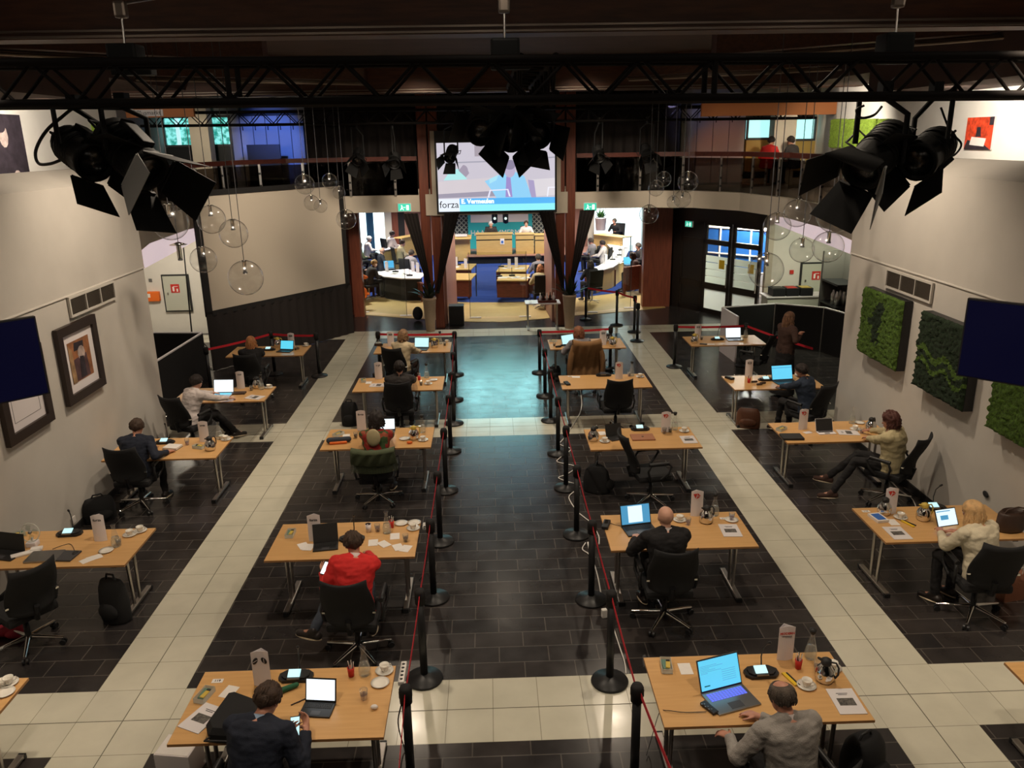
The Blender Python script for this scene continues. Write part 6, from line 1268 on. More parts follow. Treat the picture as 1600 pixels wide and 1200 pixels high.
def P_stick():
    t = thing('stick_holder', '', 'cup'); b = MB('red'); b.lathe([(0, 0), (.024, 0), (.030, .085), (.028, .085), (.022, .005), (0, .005)], 16); b.build('red_cup', t); s_ = MB('paper', 'ink')
    for i in range(7): s_.m = i % 2; s_.tube([(.012*cos(i), .012*sin(i), .02), (.026*cos(i*1.3), .026*sin(i*1.3), .135)], .004, 6)
    s_.build('sugar_sticks', t); return t
def P_mic(lit=True):
    t = thing('conference_unit', '', 'microphone unit'); b = MB('blackpl'); k = [(-.14, -.03), (-.10, -.07), (.10, -.07), (.14, -.03), (.14, .03), (.09, .075), (-.09, .075), (-.14, .03)]
    b.slab([(x, y, 0) for x, y in k], (0, 0, 1), .025); b.slab([(x*.8, y*.8, .025) for x, y in k], (0, 0, 1), .015); b.build('base', t)
    s_ = MB('paleled' if lit else 'dgrey'); s_.box((-.01, -.01, .052), (.10, .075, .008), rx=.35); s_.build('lit_display', t); s_ = MB('grey'); s_.box((-.01, -.06, .036), (.10, .02, .01)); s_.build('button_row', t)
    g = MB('blackpl'); g.tube([(.02, .05, .03), (.02, .07, .12), (.025, .05, .22), (.04, -.0, .29)], .006, 8); g.caps((.04, 0, .29), (.045, -.02, .31), .012, .012, 8); g.build('gooseneck', t); return t
def P_card():
    t = thing('name_card', '', 'card'); vs = []; W, D, h = .070, .075, .31; n = 8; pts = []
    fr_ = [(-W, 0)]+[(-W+2*W*i/n, -.018*sin(pi*i/n)) for i in range(1, n)]+[(W, 0), (0, D)]; b = MB('card'); k = len(fr_)
    top = [h+.022*sin(pi*min(i, n)/n) if i <= n else h-.01 for i in range(k)]
    vs = [(x, y, 0) for x, y in fr_]+[(x, y, top[i]) for i, (x, y) in enumerate(fr_)]
    vs2 = [(x*.97, y*.94+.002, z) for x, y, z in vs]; fs = [(i, (i+1) % k, k+(i+1) % k, k+i) for i in range(k)]; fs2 = [tuple(q+2*k for q in f[::-1]) for f in fs]
    b.add(vs+vs2, fs+fs2+[(k+i, k+(i+1) % k, 3*k+(i+1) % k, 3*k+i) for i in range(k)]); b.build('folded_card', t); return t
def P_sheet(): b = MB('paper'); b.box((0, 0, .0008), (.105, .148, .0016)); return b.build('note_paper')
def P_book():
    t = thing('booklet', '', 'booklet'); b = MB('gloss'); b.box((0, 0, .0025), (.21, .297, .005)); b.build('cover', t); q = MB('photo'); q.box((0, -.01, .0055), (.13, .085, .001)); q.build('cover_photo', t); q = MB('ink')
    for i, w_ in enumerate((.09, .07)): q.box((0, .09-i*.016, .0054), (w_, .006, .0008))
    q.build('printed_lines', t); return t
def P_tray():
    t = thing('clear_tray', '', 'box'); b = MB('clearbox'); b.box((0, 0, .003), (.09, .17, .006))
    for a, c in (((-.045, -.085, .003), (-.042, .085, .045)), ((.042, -.085, .003), (.045, .085, .045)), ((-.042, -.085, .003), (.042, -.082, .045)), ((-.042, .082, .003), (.042, .085, .045))): b.bx(a, c)
    b.build('tray', t); q = MB('green2', 'ylab', 'ink'); q.box((-.01, .01, .02), (.05, .12, .02), rz=.1); q.m = 1; q.box((.012, -.01, .035), (.035, .08, .01), rz=-.1); q.m = 2; q.box((.015, .04, .04), (.03, .02, .008)); q.build('sachets', t); return t
M['green2'] = mat('green_grey_packet', (.12, .22, .17), .5)
PR = dict(cup=Proto(P_cup), saucer=Proto(P_saucer), carafe=Proto(P_carafe), open_carafe=Proto(lambda: P_carafe(False)), thermos=Proto(P_thermos), ythermos=Proto(lambda: P_thermos('ylab')), tumbler=Proto(P_tumbler), cola=Proto(lambda: P_tumbler('coffee')),
 stick=Proto(P_stick), mic=Proto(P_mic), mic_off=Proto(lambda: P_mic(False)), card=Proto(P_card), sheet=Proto(P_sheet), book=Proto(P_book), tray=Proto(P_tray))
KW = dict(cup=('white coffee cup', 'cup', 'coffee cups on the desks'), saucer=('white saucer', 'saucer', 'saucers on the desks'), carafe=('black-lidded glass water carafe', 'carafe', 'water carafes'), open_carafe=('open glass water carafe without lid', 'carafe', 'water carafes'), thermos=('steel thermos jug with black lid', 'jug', 'thermos jugs'), ythermos=('steel thermos jug with yellow lid', 'jug', 'thermos jugs'),
 tumbler=('violet glass tumbler', 'glass', 'tumblers on the desks'), cola=('glass with dark drink', 'glass', 'tumblers on the desks'), stick=('red cup of sugar sticks', 'cup', 'red cups of sugar sticks'), mic=('black conference unit with lit display', 'microphone unit', 'conference units'), mic_off=('black conference unit with dark display', 'microphone unit', 'conference units'),
 card=('tall white folded name card', 'card', 'folded name cards'), sheet=('small white note paper', 'paper', 'papers on the desks'), book=('white booklet with dark cover photo', 'booklet', 'booklets on the desks'), tray=('clear tray of sachets', 'box', 'clear trays'))
def put(kind, dk, u, v, rz=0, extra='', z=TZ):
    ds_ = DK[dk]; w_, c_, g_ = KW[kind]; lab = (extra or w_)+', desk '+ds_
    q = lab.split(); lab = ' '.join(q[:16]); p = at(u, v, z); dx, dy = DP[dk]; m_ = .11 if kind == 'book' else .07; p.x = min(max(p.x, dx-.80+m_), dx+.80-m_); p.y = min(max(p.y, dy-.425+m_), dy+.425-m_); o = PR[kind](lab, p, rz, g_, c_); return o
def mark(card, kind, txt=None):
    if kind == 'text': text(txt, .042, 'ink', card, Matrix.Translation((0, -.0185, .262)) @ Matrix.Rotation(R(90), 4, 'X'), bold=.0012)
    elif kind == 'redtext':
        text(txt, .030, 'red', card, Matrix.Translation((-.005, -.0185, .262)) @ Matrix.Rotation(R(90), 4, 'X'), bold=.001)
        b = MB('dgrey'); b.box((-.005, -.0185, .235), (.085, .001, .007)); b.box((.01, -.018, .222), (.06, .001, .003)); b.build('printed_lines', card)
    elif kind == 'leaf':
        b = MB('red'); f = lambda *p: [(x*1.7-.004, -.0202, .262+(z-.258)*1.7) for x, z in p]
        b.slab(f((-.028, .272), (0.0, .276), (-.012, .240)), (0, -1, 0), .001); b.slab(f((.002, .280), (.024, .258), (.0, .262)), (0, -1, 0), .001); b.slab(f((.020, .254), (-.006, .234), (.002, .256)), (0, -1, 0), .001); b.build('red_logo', card)
    elif kind == 'oval':
        for x, a in ((-.035, .5), (.035, -.5)):
            b = MB('ink'); b.T = Matrix.Translation((x, -.0165, .24)) @ Matrix.Rotation(a, 4, 'Y'); b.ell((0, 0, 0), (.019, .0035, .034), 18); b.m = 0; o = b.build('black_oval_logo', card); q = MB('card'); q.T = b.T; q.box((0, -.0038, 0), (.004, .0006, .045), ry=.5); q.build('pale_line', o)
    elif kind == 'square': b = MB('grey'); b.box((0, -.0187, .262), (.075, .0015, .042)); b.build('grey_logo', card); text(txt, .024, 'card', card, Matrix.Translation((0, -.0198, .262)) @ Matrix.Rotation(R(90), 4, 'X'), bold=.001)
def cupset(dk, u, v, rz=0, extra=''): put('saucer', dk, u, v, 0, ('white saucer '+extra) if extra else ''); put('cup', dk, u, v, rz, ('white coffee cup '+extra) if extra else '', TZ+.007)
# --- C1
put('mic', 'C1', 1189, 1053, .05); c = put('card', 'C1', 1226, 1030, .05, 'tall white name card with red lettering'); mark(c, 'redtext', 'MODERN'); put('stick', 'C1', 1247, 1044); put('carafe', 'C1', 1266, 1027); put('thermos', 'C1', 1288, 1063, -.6); put('tumbler', 'C1', 1277, 1048)
cupset('C1', 1260, 1072, -.5); cupset('C1', 1307, 1044, .5, 'at the far right corner'); put('book', 'C1', 1322, 1096, -.02); put('sheet', 'C1', 1071, 1045, 0); put('tray', 'C1', 1041, 1043, -.1)
small('pencil_pack', 'yellow and black pencils lying right of the front right conference unit', 'pencils', at(1236, 1062, TZ), ['yellow', 'ink'], lambda b: (b.box((-.012, 0, .006), (.03, .17, .012), rz=.3), setattr(b, 'm', 1), b.box((.016, 0, .006), (.012, .17, .01), rz=.3)))
small('card_reader', 'black remote-like device left of the grey-sweatered man\u2019s laptop', 'device', at(1108, 1108, TZ), ['blackpl', 'grey'], lambda b: (b.box((0, 0, .012), (.055, .15, .024), rz=.5, bev=.006), setattr(b, 'm', 1), [b.box((.02*(i % 2)-.01-.02*(i//2), .03*(i//2)-.03, .025), (.01, .01, .003), rz=.5) for i in range(6)]))
cable([at(1104, 1112, TZ+.008), at(1070, 1113, TZ+.008), at(1040, 1110, TZ+.008), at(1030, 1114, TZ-.1), at(1016, 1160, .1), at(1010, 1180, .03)], .003, 'blackpl', 'thin black cable from the remote-like device over the desk edge')
def laptop(lab, u, v, rz, W=.34, D=.235, scr='sky', body='grey', keys='dgrey', ang=1.92, content=None, z=TZ, name='laptop', H_=None):
    t = thing(name, lab, name.replace('_', ' '), at(u, v, z), rz); H_ = H_ or D; b = MB(body); b.box((0, 0, .007), (W, D, .014), bev=.004); b.build('keyboard_base', t)
    k = MB(keys); n = 12
    for i in range(n):
        for j in range(5): k.box((-W*.43+W*.86*(i+.5)/n, D*.05+D*.36*(j+.5)/5, .0155), (W*.86/n*.78, D*.36/5*.75, .003))
    k.build('keys', t); q = MB('dgrey'); q.box((0, -D*.27, .0145), (W*.3, D*.28, .001)); q.build('touchpad', t)
    T = Matrix.Translation((0, D/2, .012)) @ Matrix.Rotation(pi/2-ang, 4, 'X')
    s_ = MB(body); s_.T = T; s_.bx((-W/2, -.002, 0), (W/2, .006, H_)); so = s_.build('screen_lid', t); f = MB('ink'); f.T = T; f.bx((-W/2+.004, -.0035, .004), (W/2-.004, -.002, H_-.004)); f.build('bezel', so)
    d = MB(scr); d.T = T; d.bx((-W/2+.010, -.005, .016), (W/2-.010, -.0035, H_-.010)); d.build('display', so)
    if content:
        for (x0, z0, x1, z1, m) in content: e_ = MB(m); e_.T = T; e_.bx((-W/2+.01+(W-.02)*x0, -.0062, .016+(H_-.026)*z0), (-W/2+.01+(W-.02)*x1, -.0052, .016+(H_-.026)*z1)); e_.build('picture_block', so)
    return t
M['led_w'] = mat('lit_page_white', (.3, .3, .3), .4, emis=(.75, .93, 1), es=1.0); M['led_b'] = mat('lit_page_blue', (.1, .2, .3), .4, emis=(.05, .33, .6), es=.8); M['led_t'] = mat('lit_text', (.1, .2, .3), .4, emis=(.10, .45, .6), es=.8)
laptop('silver laptop with cyan document and blue backlit keys, front right desk', 1142, 1094, .30, .38, .26, 'sky', 'grey', 'keyled', 1.95, [(.03, .55+.05*i, .2+.5*((i*37) % 10)/10, .565+.05*i, 'led_t') for i in range(6)]+[(.55, .2+.07*i, .9, .215+.07*i, 'led_t') for i in range(6)]+[(.08, .12, .22, .16, 'teal')])
# --- B1
c = put('card', 'B1', 411, 1070, .05, 'tall white name card with black oval logos'); mark(c, 'oval'); put('mic', 'B1', 463, 1059, 0); put('stick', 'B1', 549, 1056); put('open_carafe', 'B1', 570, 1053); cupset('B1', 601, 1048, .5, 'at the back right corner'); put('saucer', 'B1', 594, 1068, 0, 'white saucer with leftovers'); put('tumbler', 'B1', 569, 1092); put('tray', 'B1', 320, 1089, -.25); put('sheet', 'B1', 358, 1081, -.3)
put('book', 'B1', 316, 1122, -.45, 'glossy white booklet with photo')
laptop('tablet with bright white page and dark keyboard, front left desk', 496, 1110, -.12, .25, .17, 'whiteled', 'blackpl', 'ink', 1.85, None, name='tablet', H_=.19)
def tag119(dk, u, v, n, lab):
    b = MB('paper'); b.box((0, 0, .001), (.09, .05, .002)); o = tag(b.build('number_tag'), lab, 'tag'); o.location = at(u, v, TZ); text(n, .035, 'ink', o, Matrix.Translation((0, 0, .0025)), bold=.001)
tag119('B1', 340, 1064, '119', 'white number tag on the front left desk'); tag119('C2', 1131, 810, '114', 'white number tag on the desk of the bald man'); tag119('D2', 1353, 799, '115', 'white number tag on the desk of the blonde woman'); tag119('C4', 891, 588, '121', 'white number tag on the desk with empty chair right of the aisle')
small('tissue', 'crumpled white tissue on the front left desk', 'tissue', at(585, 1108, TZ), ['paper'], lambda b: b.ell((0, 0, .02), (.032, .022, .02), 8))
small('pen', 'dark red pen on the front left desk', 'pen', at(466, 1098, TZ), ['leather'], lambda b: b.tube([(-.05, -.03, .005), (.05, .04, .005)], .005, 6))
small('green_pouch', 'dark green pouch beside the front left conference unit', 'pouch', at(449, 1078, TZ), ['green'], lambda b: (b.caps((-.06, -.05, .025), (.07, .03, .025), .026, .02, 10)))
t = thing('satchel', 'large flat black satchel lying on the front left desk', 'bag', (0, 0, 0)); b = MB('blackfab'); sp_ = [at(u, v, TZ+.10) for u, v in ((326, 1143), (321, 1128), (356, 1080), (366, 1078), (399, 1090), (412, 1140), (404, 1148))]; cc = sum(sp_, V())/7
b.slab([p-V((0, 0, .099)) for p in sp_], (0, 0, 1), .07); vs = [p-V((0, 0, .03)) for p in sp_]+[cc+(p-cc)*.86+V((0, 0, .012)) for p in sp_]; b.add(vs, [tuple(range(7, 14))]+[(i, (i+1) % 7, 7+(i+1) % 7, 7+i) for i in range(7)], False); b.build('body', t)
h = MB('blackpl'); h.tube([sp_[0]-V((0, 0, .05)), sp_[0]+V((-.02, -.05, -.04)), sp_[0]+V((.10, -.06, -.04)), sp_[6]+V((-.15, -.01, -.05))], .009, 6); h.build('handle', t)
def phone(lab, p, T, m='whiteled'):
    t = thing('phone', lab, 'phone', p); b = MB('ink'); b.T = T; b.box((0, 0, 0), (.072, .145, .008), bev=.003); b.build('body', t); s_ = MB(m); s_.T = T; s_.box((0, 0, .0045), (.064, .13, .001)); s_.build('lit_display', t)
phone('lit phone held by the man in dark blazer', at(461, 1135, .885), Matrix.Rotation(R(38), 4, 'X') @ Matrix.Rotation(.1, 4, 'Z'), 'paleled')
phone('bright lit phone in the left hand of the man in red sweater', at(509, 888, .87), Matrix.Rotation(R(35), 4, 'X') @ Matrix.Rotation(-.3, 4, 'Z'), 'whiteled')
# --- B2
c = put('card', 'B2', 493, 845, .1); mark(c, 'text', 'forza'); put('tray', 'B2', 454, 836, 0); put('mic_off', 'B2', 550, 843, 0)
laptop('black tablet with dark display on the desk of the man in red', 509, 855, .15, .27, .18, 'ink', 'blackpl', 'ink', 1.85, None, name='tablet', H_=.21)
small('cup_of_cola', 'beaker of dark drink on the desk of the man in red', 'cup', at(576, 831, TZ), ['card', 'coffee'], lambda b: (b.lathe([(0, 0), (.026, 0), (.034, .10), (.032, .10)], 16), setattr(b, 'm', 1), b.lathe([(0, .085), (.031, .09)], 14)))
put('tumbler', 'B2', 590, 830); put('open_carafe', 'B2', 605, 832); put('stick', 'B2', 612, 824); put('saucer', 'B2', 627, 817, 0, 'white empty plate at the back'); cupset('B2', 648, 826, 2.2, 'near the right corner'); put('saucer', 'B2', 650, 815, 0, 'white plate at the back right corner'); put('cola', 'B2', 634, 846, 0, 'short glass')
for i, (u, v, r_) in enumerate(((474, 853, .5), (482, 855, -.1), (583, 848, .1), (600, 850, .7), (617, 838, .1), (622, 855, .4), (634, 857, -.3))): put('sheet', 'B2', u, v, r_, 'loose white note paper, %s from left' % ordn[i].replace('nearest', 'first'), TZ+.002*(i % 2))
# --- C2
laptop('open laptop with white page between blue margins before the bald man', 1000, 829, .18, .36, .24, 'led_b', 'blackpl', 'ink', 1.9, [(.24, .08, .74, .95, 'led_w')])
c = put('card', 'C2', 1088, 806, -.05, 'tall white name card with red logo'); mark(c, 'leaf'); put('carafe', 'C2', 1116, 804); cupset('C2', 1062, 813, .3, 'beside the laptop'); put('thermos', 'C2', 1103, 816, .3); put('tumbler', 'C2', 1075, 820); put('saucer', 'C2', 1143, 813, 0, 'white saucer with glass'); put('tumbler', 'C2', 1143, 812, 0, 'clear glass on saucer', TZ+.008); put('book', 'C2', 1141, 829, -.05)
t = thing('glasses_case', 'black case at the left end of the bald man\u2019s desk', 'case', at(947, 822, TZ), -.3); b = MB('blackpl'); b.box((0, 0, .02), (.08, .2, .04), bev=.012); b.build('case', t); b = MB('chrome'); b.box((0, .03, .042), (.04, .1, .004)); b.build('bright_strip', t)
cable([at(942, 822, TZ+.01), at(950, 817, TZ+.006), at(965, 821, TZ+.006), at(985, 824, TZ+.006)], .003, 'blackpl', 'thin black cable on the desk of the bald man')
# --- B3
c = put('card', 'B3', 566, 671, .1); mark(c, 'text', 'forza'); put('tray', 'B3', 529, 680, -.6); put('sheet', 'B3', 541, 681, .1); put('cola', 'B3', 556, 684); put('ythermos', 'B3', 647, 686, .5); put('carafe', 'B3', 660, 675); cupset('B3', 661, 688, 1, 'at the right end'); put('saucer', 'B3', 632, 686, 0, 'white saucer with crumbs')
laptop('bright lit tablet before the woman in print top', 604, 676, 0, .25, .17, 'whiteled', 'blackpl', 'ink', 1.8, None, name='tablet', H_=.18)
t = thing('pencil_case', 'dark blue and orange pouch on the desk of the woman in print top', 'pouch', at(530, 692, TZ), .1); b = MB('c_jean'); b.caps((-.14, 0, .045), (.14, .02, .045), .045, .04, 12); b.build('pouch', t); b = MB('orange'); b.caps((-.12, -.05, .02), (.1, -.04, .02), .02, .02, 8); b.build('orange_trim', t)
small('orange_peel', 'small orange crumpled wrapper on the desk of the woman in print top', 'wrapper', at(640, 693, TZ), ['orange'], lambda b: b.ell((0, 0, .02), (.05, .03, .02), 7))
# --- C3
c = put('card', 'C3', 1040, 675, 0, 'tall white name card with red logo'); mark(c, 'leaf'); put('mic', 'C3', 999, 669, 0); put('thermos', 'C3', 927, 688, 1.5); cupset('C3', 945, 690, 2.5, 'at the left end'); put('sheet', 'C3', 941, 677, .1); put('tumbler', 'C3', 1038, 677); put('cola', 'C3', 1047, 675); put('carafe', 'C3', 1054, 671); cupset('C3', 1069, 674, .3, 'at the right end'); put('book', 'C3', 1076, 687, 0)
laptop('black tablet standing open with dark display, desk with sideways chair', 964, 685, .35, .26, .17, 'ink', 'blackpl', 'ink', 1.9, None, name='tablet', H_=.18)
small('closed_laptop', 'closed tan-cased laptop on the desk with sideways chair', 'laptop', at(1004, 684, TZ), ['tanl', 'ink'], lambda b: (b.box((0, 0, .01), (.34, .24, .02), bev=.006), setattr(b, 'm', 1), b.box((0, 0, .0205), (.03, .03, .001)))) if M.setdefault('tanl', mat('tan_laptop_case', (.38, .16, .08), .5)) else 0
# --- B4
c = put('card', 'B4', 592, 592, .1); mark(c, 'text', 'H JP'); put('tray', 'B4', 568, 596, .2); put('sheet', 'B4', 576, 598, 0); put('book', 'B4', 591, 602, 1.5); put('cola', 'B4', 658, 602); put('stick', 'B4', 655, 594); cupset('B4', 669, 600, 0, 'in front of the carafe'); put('saucer', 'B4', 677, 594, 0, 'white saucer at the back'); put('carafe', 'B4', 667, 589)
# --- C4
c = put('card', 'C4', 967, 592, 0, 'tall white name card with red logo'); mark(c, 'leaf'); put('mic_off', 'C4', 942, 585, 0); put('carafe', 'C4', 987, 587); put('tumbler', 'C4', 983, 588); cupset('C4', 1000, 589, 0, 'at the right end'); put('sheet', 'C4', 900, 589, 1.5)
small('phone', 'black phone with cable at the left front of the desk with empty chair', 'phone', at(886, 600, TZ), ['ink'], lambda b: (b.box((0, 0, .015), (.08, .2, .03), rz=.2, bev=.008), b.tube([(-.03, -.05, .01), (-.12, -.06, .01), (-.13, .0, .01), (-.02, .02, .01)], .006, 6)))
# --- B5
c = put('card', 'B5', 611, 541, .1); mark(c, 'square', 'D'); put('ythermos', 'B5', 679, 543, .3); put('carafe', 'B5', 688, 537); put('cola', 'B5', 695, 540); put('cup', 'B5', 698, 535, 0, 'white coffee cup'); laptop('lit pale cyan laptop before the woman in cream blazer', 657, 546, -.15, .32, .22, 'paleled', 'blackpl', 'ink', 1.9)
small('dark_basket', 'small dark basket of sachets at the left end of the back left desk', 'basket', at(592, 540, TZ), ['coffee', 'clearbox'], lambda b: (b.box((0, 0, .03), (.18, .13, .05), bev=.01), setattr(b, 'm', 1), b.box((0, 0, .06), (.12, .09, .02))))
# --- C5
c = put('card', 'C5', 942, 539, 0); mark(c, 'square', 'CU'); put('ythermos', 'C5', 957, 541, .3); put('thermos', 'C5', 950, 536, .3); put('tumbler', 'C5', 941, 546); laptop('lit pale cyan laptop before the auburn-haired woman', 893, 541, .5, .32, .22, 'paleled', 'grey', 'ink', 1.9); put('tray', 'C5', 864, 534, 1.4); put('cola', 'C5', 866, 541)
for i, (u, v) in enumerate(((872, 543), (880, 541))): small('dark_pouch', 'dark small pouch on the back right-of-aisle desk, %s one' % ('left', 'right')[i], 'pouch', at(u, v, TZ), ['blackfab'], lambda b: b.caps((-.04, 0, .02), (.05, .02, .02), .02, .022, 8))
# --- A5
c = put('card', 'A5', 456, 543, 0); mark(c, 'square', 'P'); put('mic', 'A5', 420, 547, 0); laptop('lit cyan laptop on the desk before the blank screen', 445, 549, -.2, .30, .2, 'cyanled', 'blackpl', 'ink', 1.9); put('cola', 'A5', 462, 547); put('tumbler', 'A5', 466, 546); cupset('A5', 479, 539, 0, 'at the right end'); put('ythermos', 'A5', 437, 539, 0)
# --- A4
c = put('card', 'A4', 377, 607, .05); mark(c, 'text', 'VVP'); laptop('very bright white laptop before the man in white shirt', 346, 618, -.05, .36, .24, 'whiteled', 'grey', 'sky', 1.85); put('carafe', 'A4', 409, 608); put('cola', 'A4', 393, 610); cupset('A4', 420, 606, .4, 'at the right end'); put('thermos', 'A4', 402, 606, 1); put('book', 'A4', 398, 621, 1.2, 'white papers'); small('dark_notebook', 'dark notebook beside the bright white laptop', 'notebook', at(374, 615, TZ), ['leather'], lambda b: b.box((0, 0, .012), (.22, .13, .024)))
# --- A3
c = put('card', 'A3', 320, 690, .1); mark(c, 'text', 'orza'); put('mic', 'A3', 258, 692, 0); put('tumbler', 'A3', 293, 695); put('thermos', 'A3', 329, 703, .8); put('open_carafe', 'A3', 344, 684); cupset('A3', 356, 687, .2, 'at the right end'); put('cup', 'A3', 347, 686, 1.2, 'white upturned-handle coffee cup'); put('tray', 'A3', 311, 700, 1.2)
t = thing('notebook', 'thick open notebook on the desk of the man in navy suit', 'notebook', at(270, 700, TZ), -.2); b = MB('paper'); b.box((0, 0, .018), (.22, .17, .03)); b.build('pages', t); b = MB('leather'); b.box((0, 0, .002), (.23, .18, .004)); b.build('cover', t)
# --- A2
c = put('card', 'A2', 158, 845, .1); mark(c, 'text', 'forza'); put('mic', 'A2', 109, 835, .05); put('open_carafe', 'A2', 182, 853); put('tumbler', 'A2', 186, 852); cupset('A2', 203, 836, .2, 'third from the right end'); cupset('A2', 219, 830, .2, 'at the right end'); put('saucer', 'A2', 166, 861, 0, 'white plate with leftovers'); put('sheet', 'A2', 148, 871, -.9, 'white sheet of paper, right one'); put('sheet', 'A2', 137, 875, -.7, 'white sheet of paper, left one'); put('tray', 'A2', 20, 838, -.9)
small('closed_laptop', 'closed grey laptop on the desk with small fan, upper one', 'laptop', at(70, 871, TZ), ['grey'], lambda b: b.box((0, 0, .012), (.34, .24, .024), rz=.05, bev=.005)); small('closed_laptop', 'closed grey laptop half under another near the mouse', 'laptop', at(98, 870, TZ), ['dgrey'], lambda b: b.box((.05, 0, .01), (.2, .22, .018), rz=-.1, bev=.005))
small('computer_mouse', 'black mouse on the desk with small fan', 'mouse', at(118, 866, TZ), ['ink'], lambda b: b.ell((0, 0, .015), (.03, .05, .018), 12)); cable([at(117, 861, TZ+.005), at(110, 850, TZ+.005), at(95, 853, TZ+.005), at(82, 858, TZ+.005)], .003, 'ink', 'thin black mouse cable on the desk with small fan')
laptop('open dark laptop cut by the left picture edge', 6, 868, -.25, .36, .2, 'ink', 'blackpl', 'ink', 1.7)
small('cleaning_cloth', 'folded white cloth left of the closed laptops', 'cloth', at(40, 866, TZ), ['paper'], lambda b: (b.box((0, 0, .012), (.28, .08, .024), rz=.6, bev=.008), b.box((.08, .08, .02), (.12, .08, .03), rz=.3, bev=.008)))
t = thing('desk_fan', 'small white desk fan with clear blades, lower left desk', 'fan', at(52, 853, TZ), 0); b = MB('card'); b.box((0, 0, .03), (.11, .10, .06), bev=.012); b.tube([(0, 0, .05), (0, .01, .10)], .012, 8); b.build('base', t)
b = MB('pane'); b.T = Matrix.Translation((0, -.01, .17)) @ Matrix.Rotation(R(80), 4, 'X')
for k in range(4): b.T = Matrix.Translation((0, -.01, .17)) @ Matrix.Rotation(R(80), 4, 'X') @ Matrix.Rotation(k*pi/2, 4, 'Z'); b.slab([(.01, 0, 0), (.085, -.02, .01), (.09, .03, .012), (.04, .045, .0)], (0, 0, 1), .003)
b.build('blades', t); b = MB('clearbox'); b.T = Matrix.Translation((0, -.01, .17)) @ Matrix.Rotation(R(80), 4, 'X'); b.tube([(.105*cos(i*2*pi/30), .105*sin(i*2*pi/30), 0) for i in range(31)], .006, 6); b.build('guard_ring', t); b = MB('grey'); b.ell((0, -.01, .17), (.02, .022, .02), 12); b.build('hub', t)
# --- A1, D1
cupset('A1', 14, 1068, .5, 'near the corner'); put('saucer', 'A1', 8, 1083, 0, 'white plate'); put('cup', 'A1', 3, 1073, 0, 'white coffee cup at the picture edge')
# --- D2
c = put('card', 'D2', 1390, 802, -.1, 'tall white name card with red logo'); mark(c, 'leaf'); put('mic', 'D2', 1458, 794, 0); put('ythermos', 'D2', 1442, 812, 0); cupset('D2', 1407, 809, -.3, 'right of the name card'); put('book', 'D2', 1402, 833, .0); put('sheet', 'D2', 1395, 816, 0); put('thermos', 'D2', 1381, 803, .8)
t = thing('tissue_box', 'blue and white flat box on the desk of the blonde woman', 'box', at(1372, 811, TZ), .15); b = MB('paper'); b.box((0, 0, .015), (.14, .2, .03)); b.build('box', t); b = MB('blue'); b.box((0, 0, .031), (.10, .15, .003)); b.build('blue_print', t)
small('pencil_pack', 'yellow pencils on the desk of the blonde woman', 'pencils', at(1420, 819, TZ), ['yellow', 'ink'], lambda b: (b.box((-.012, 0, .006), (.03, .17, .012), rz=.35), setattr(b, 'm', 1), b.box((.014, .02, .008), (.01, .17, .01), rz=.5)))
t = thing('tablet', 'lit tablet leaning in the hands of the blonde woman', 'tablet', at(1482, 822, TZ), .2); T = Matrix.Translation((0, .05, .085)) @ Matrix.Rotation(R(62), 4, 'X'); b = MB('ink'); b.T = T; b.box((0, 0, 0), (.27, .20, .008)); b.build('casing', t); b = MB('led_w'); b.T = T; b.box((0, 0, .005), (.25, .18, .002)); b.build('display', t); b = MB('led_b'); b.T = T; b.box((-.03, -.0, .007), (.10, .05, .001)); b.box((-.03, .07, .007), (.18, .01, .001)); b.build('picture_block', t)
t = thing('handbag', 'dark brown leather handbag on the desk of the blonde woman', 'bag', at(1577, 828, TZ), .1); b = MB('leather'); b.lathe([(0, 0), (.15, 0), (.17, .03), (.155, .20), (.12, .24), (.13, .19), (0, .12)], 24); b.v = [(x, y*.6, z) for x, y, z in b.v]; b.build('body', t); b = MB('leather'); b.tube([(-.12, -.02, .2), (-.1, -.05, .28), (.0, -.07, .31), (.1, -.05, .28), (.12, -.02, .2)], .009, 8); b.build('handle', t)
# --- D3
c = put('card', 'D3', 1254, 671, .1, 'tall white name card with red logo'); mark(c, 'leaf'); cupset('D3', 1336, 671, 1, 'before the thermos'); put('saucer', 'D3', 1343, 661, 0, 'white saucer at the back'); put('thermos', 'D3', 1360, 673, .6); put('tumbler', 'D3', 1346, 677); put('open_carafe', 'D3', 1331, 661); put('book', 'D3', 1325, 676, 1.4, 'white sheet'); put('tray', 'D3', 1221, 672, -.9)
laptop('white-framed tablet with dark display standing by the right wall desk', 1291, 677, .05, .26, .12, 'ink', 'card', 'ink', 1.95, None, name='tablet', H_=.19); small('black_folder', 'black folder at the near left corner of the right wall desk', 'folder', at(1237, 684, TZ), ['ink'], lambda b: b.box((0, 0, .015), (.30, .22, .03), rz=-.05))
small('plastic_sleeve', 'shiny plastic sleeve beside the name card, right wall desk', 'sleeve', at(1262, 676, TZ), ['gloss'], lambda b: b.box((0, 0, .002), (.12, .08, .003), rz=.3))
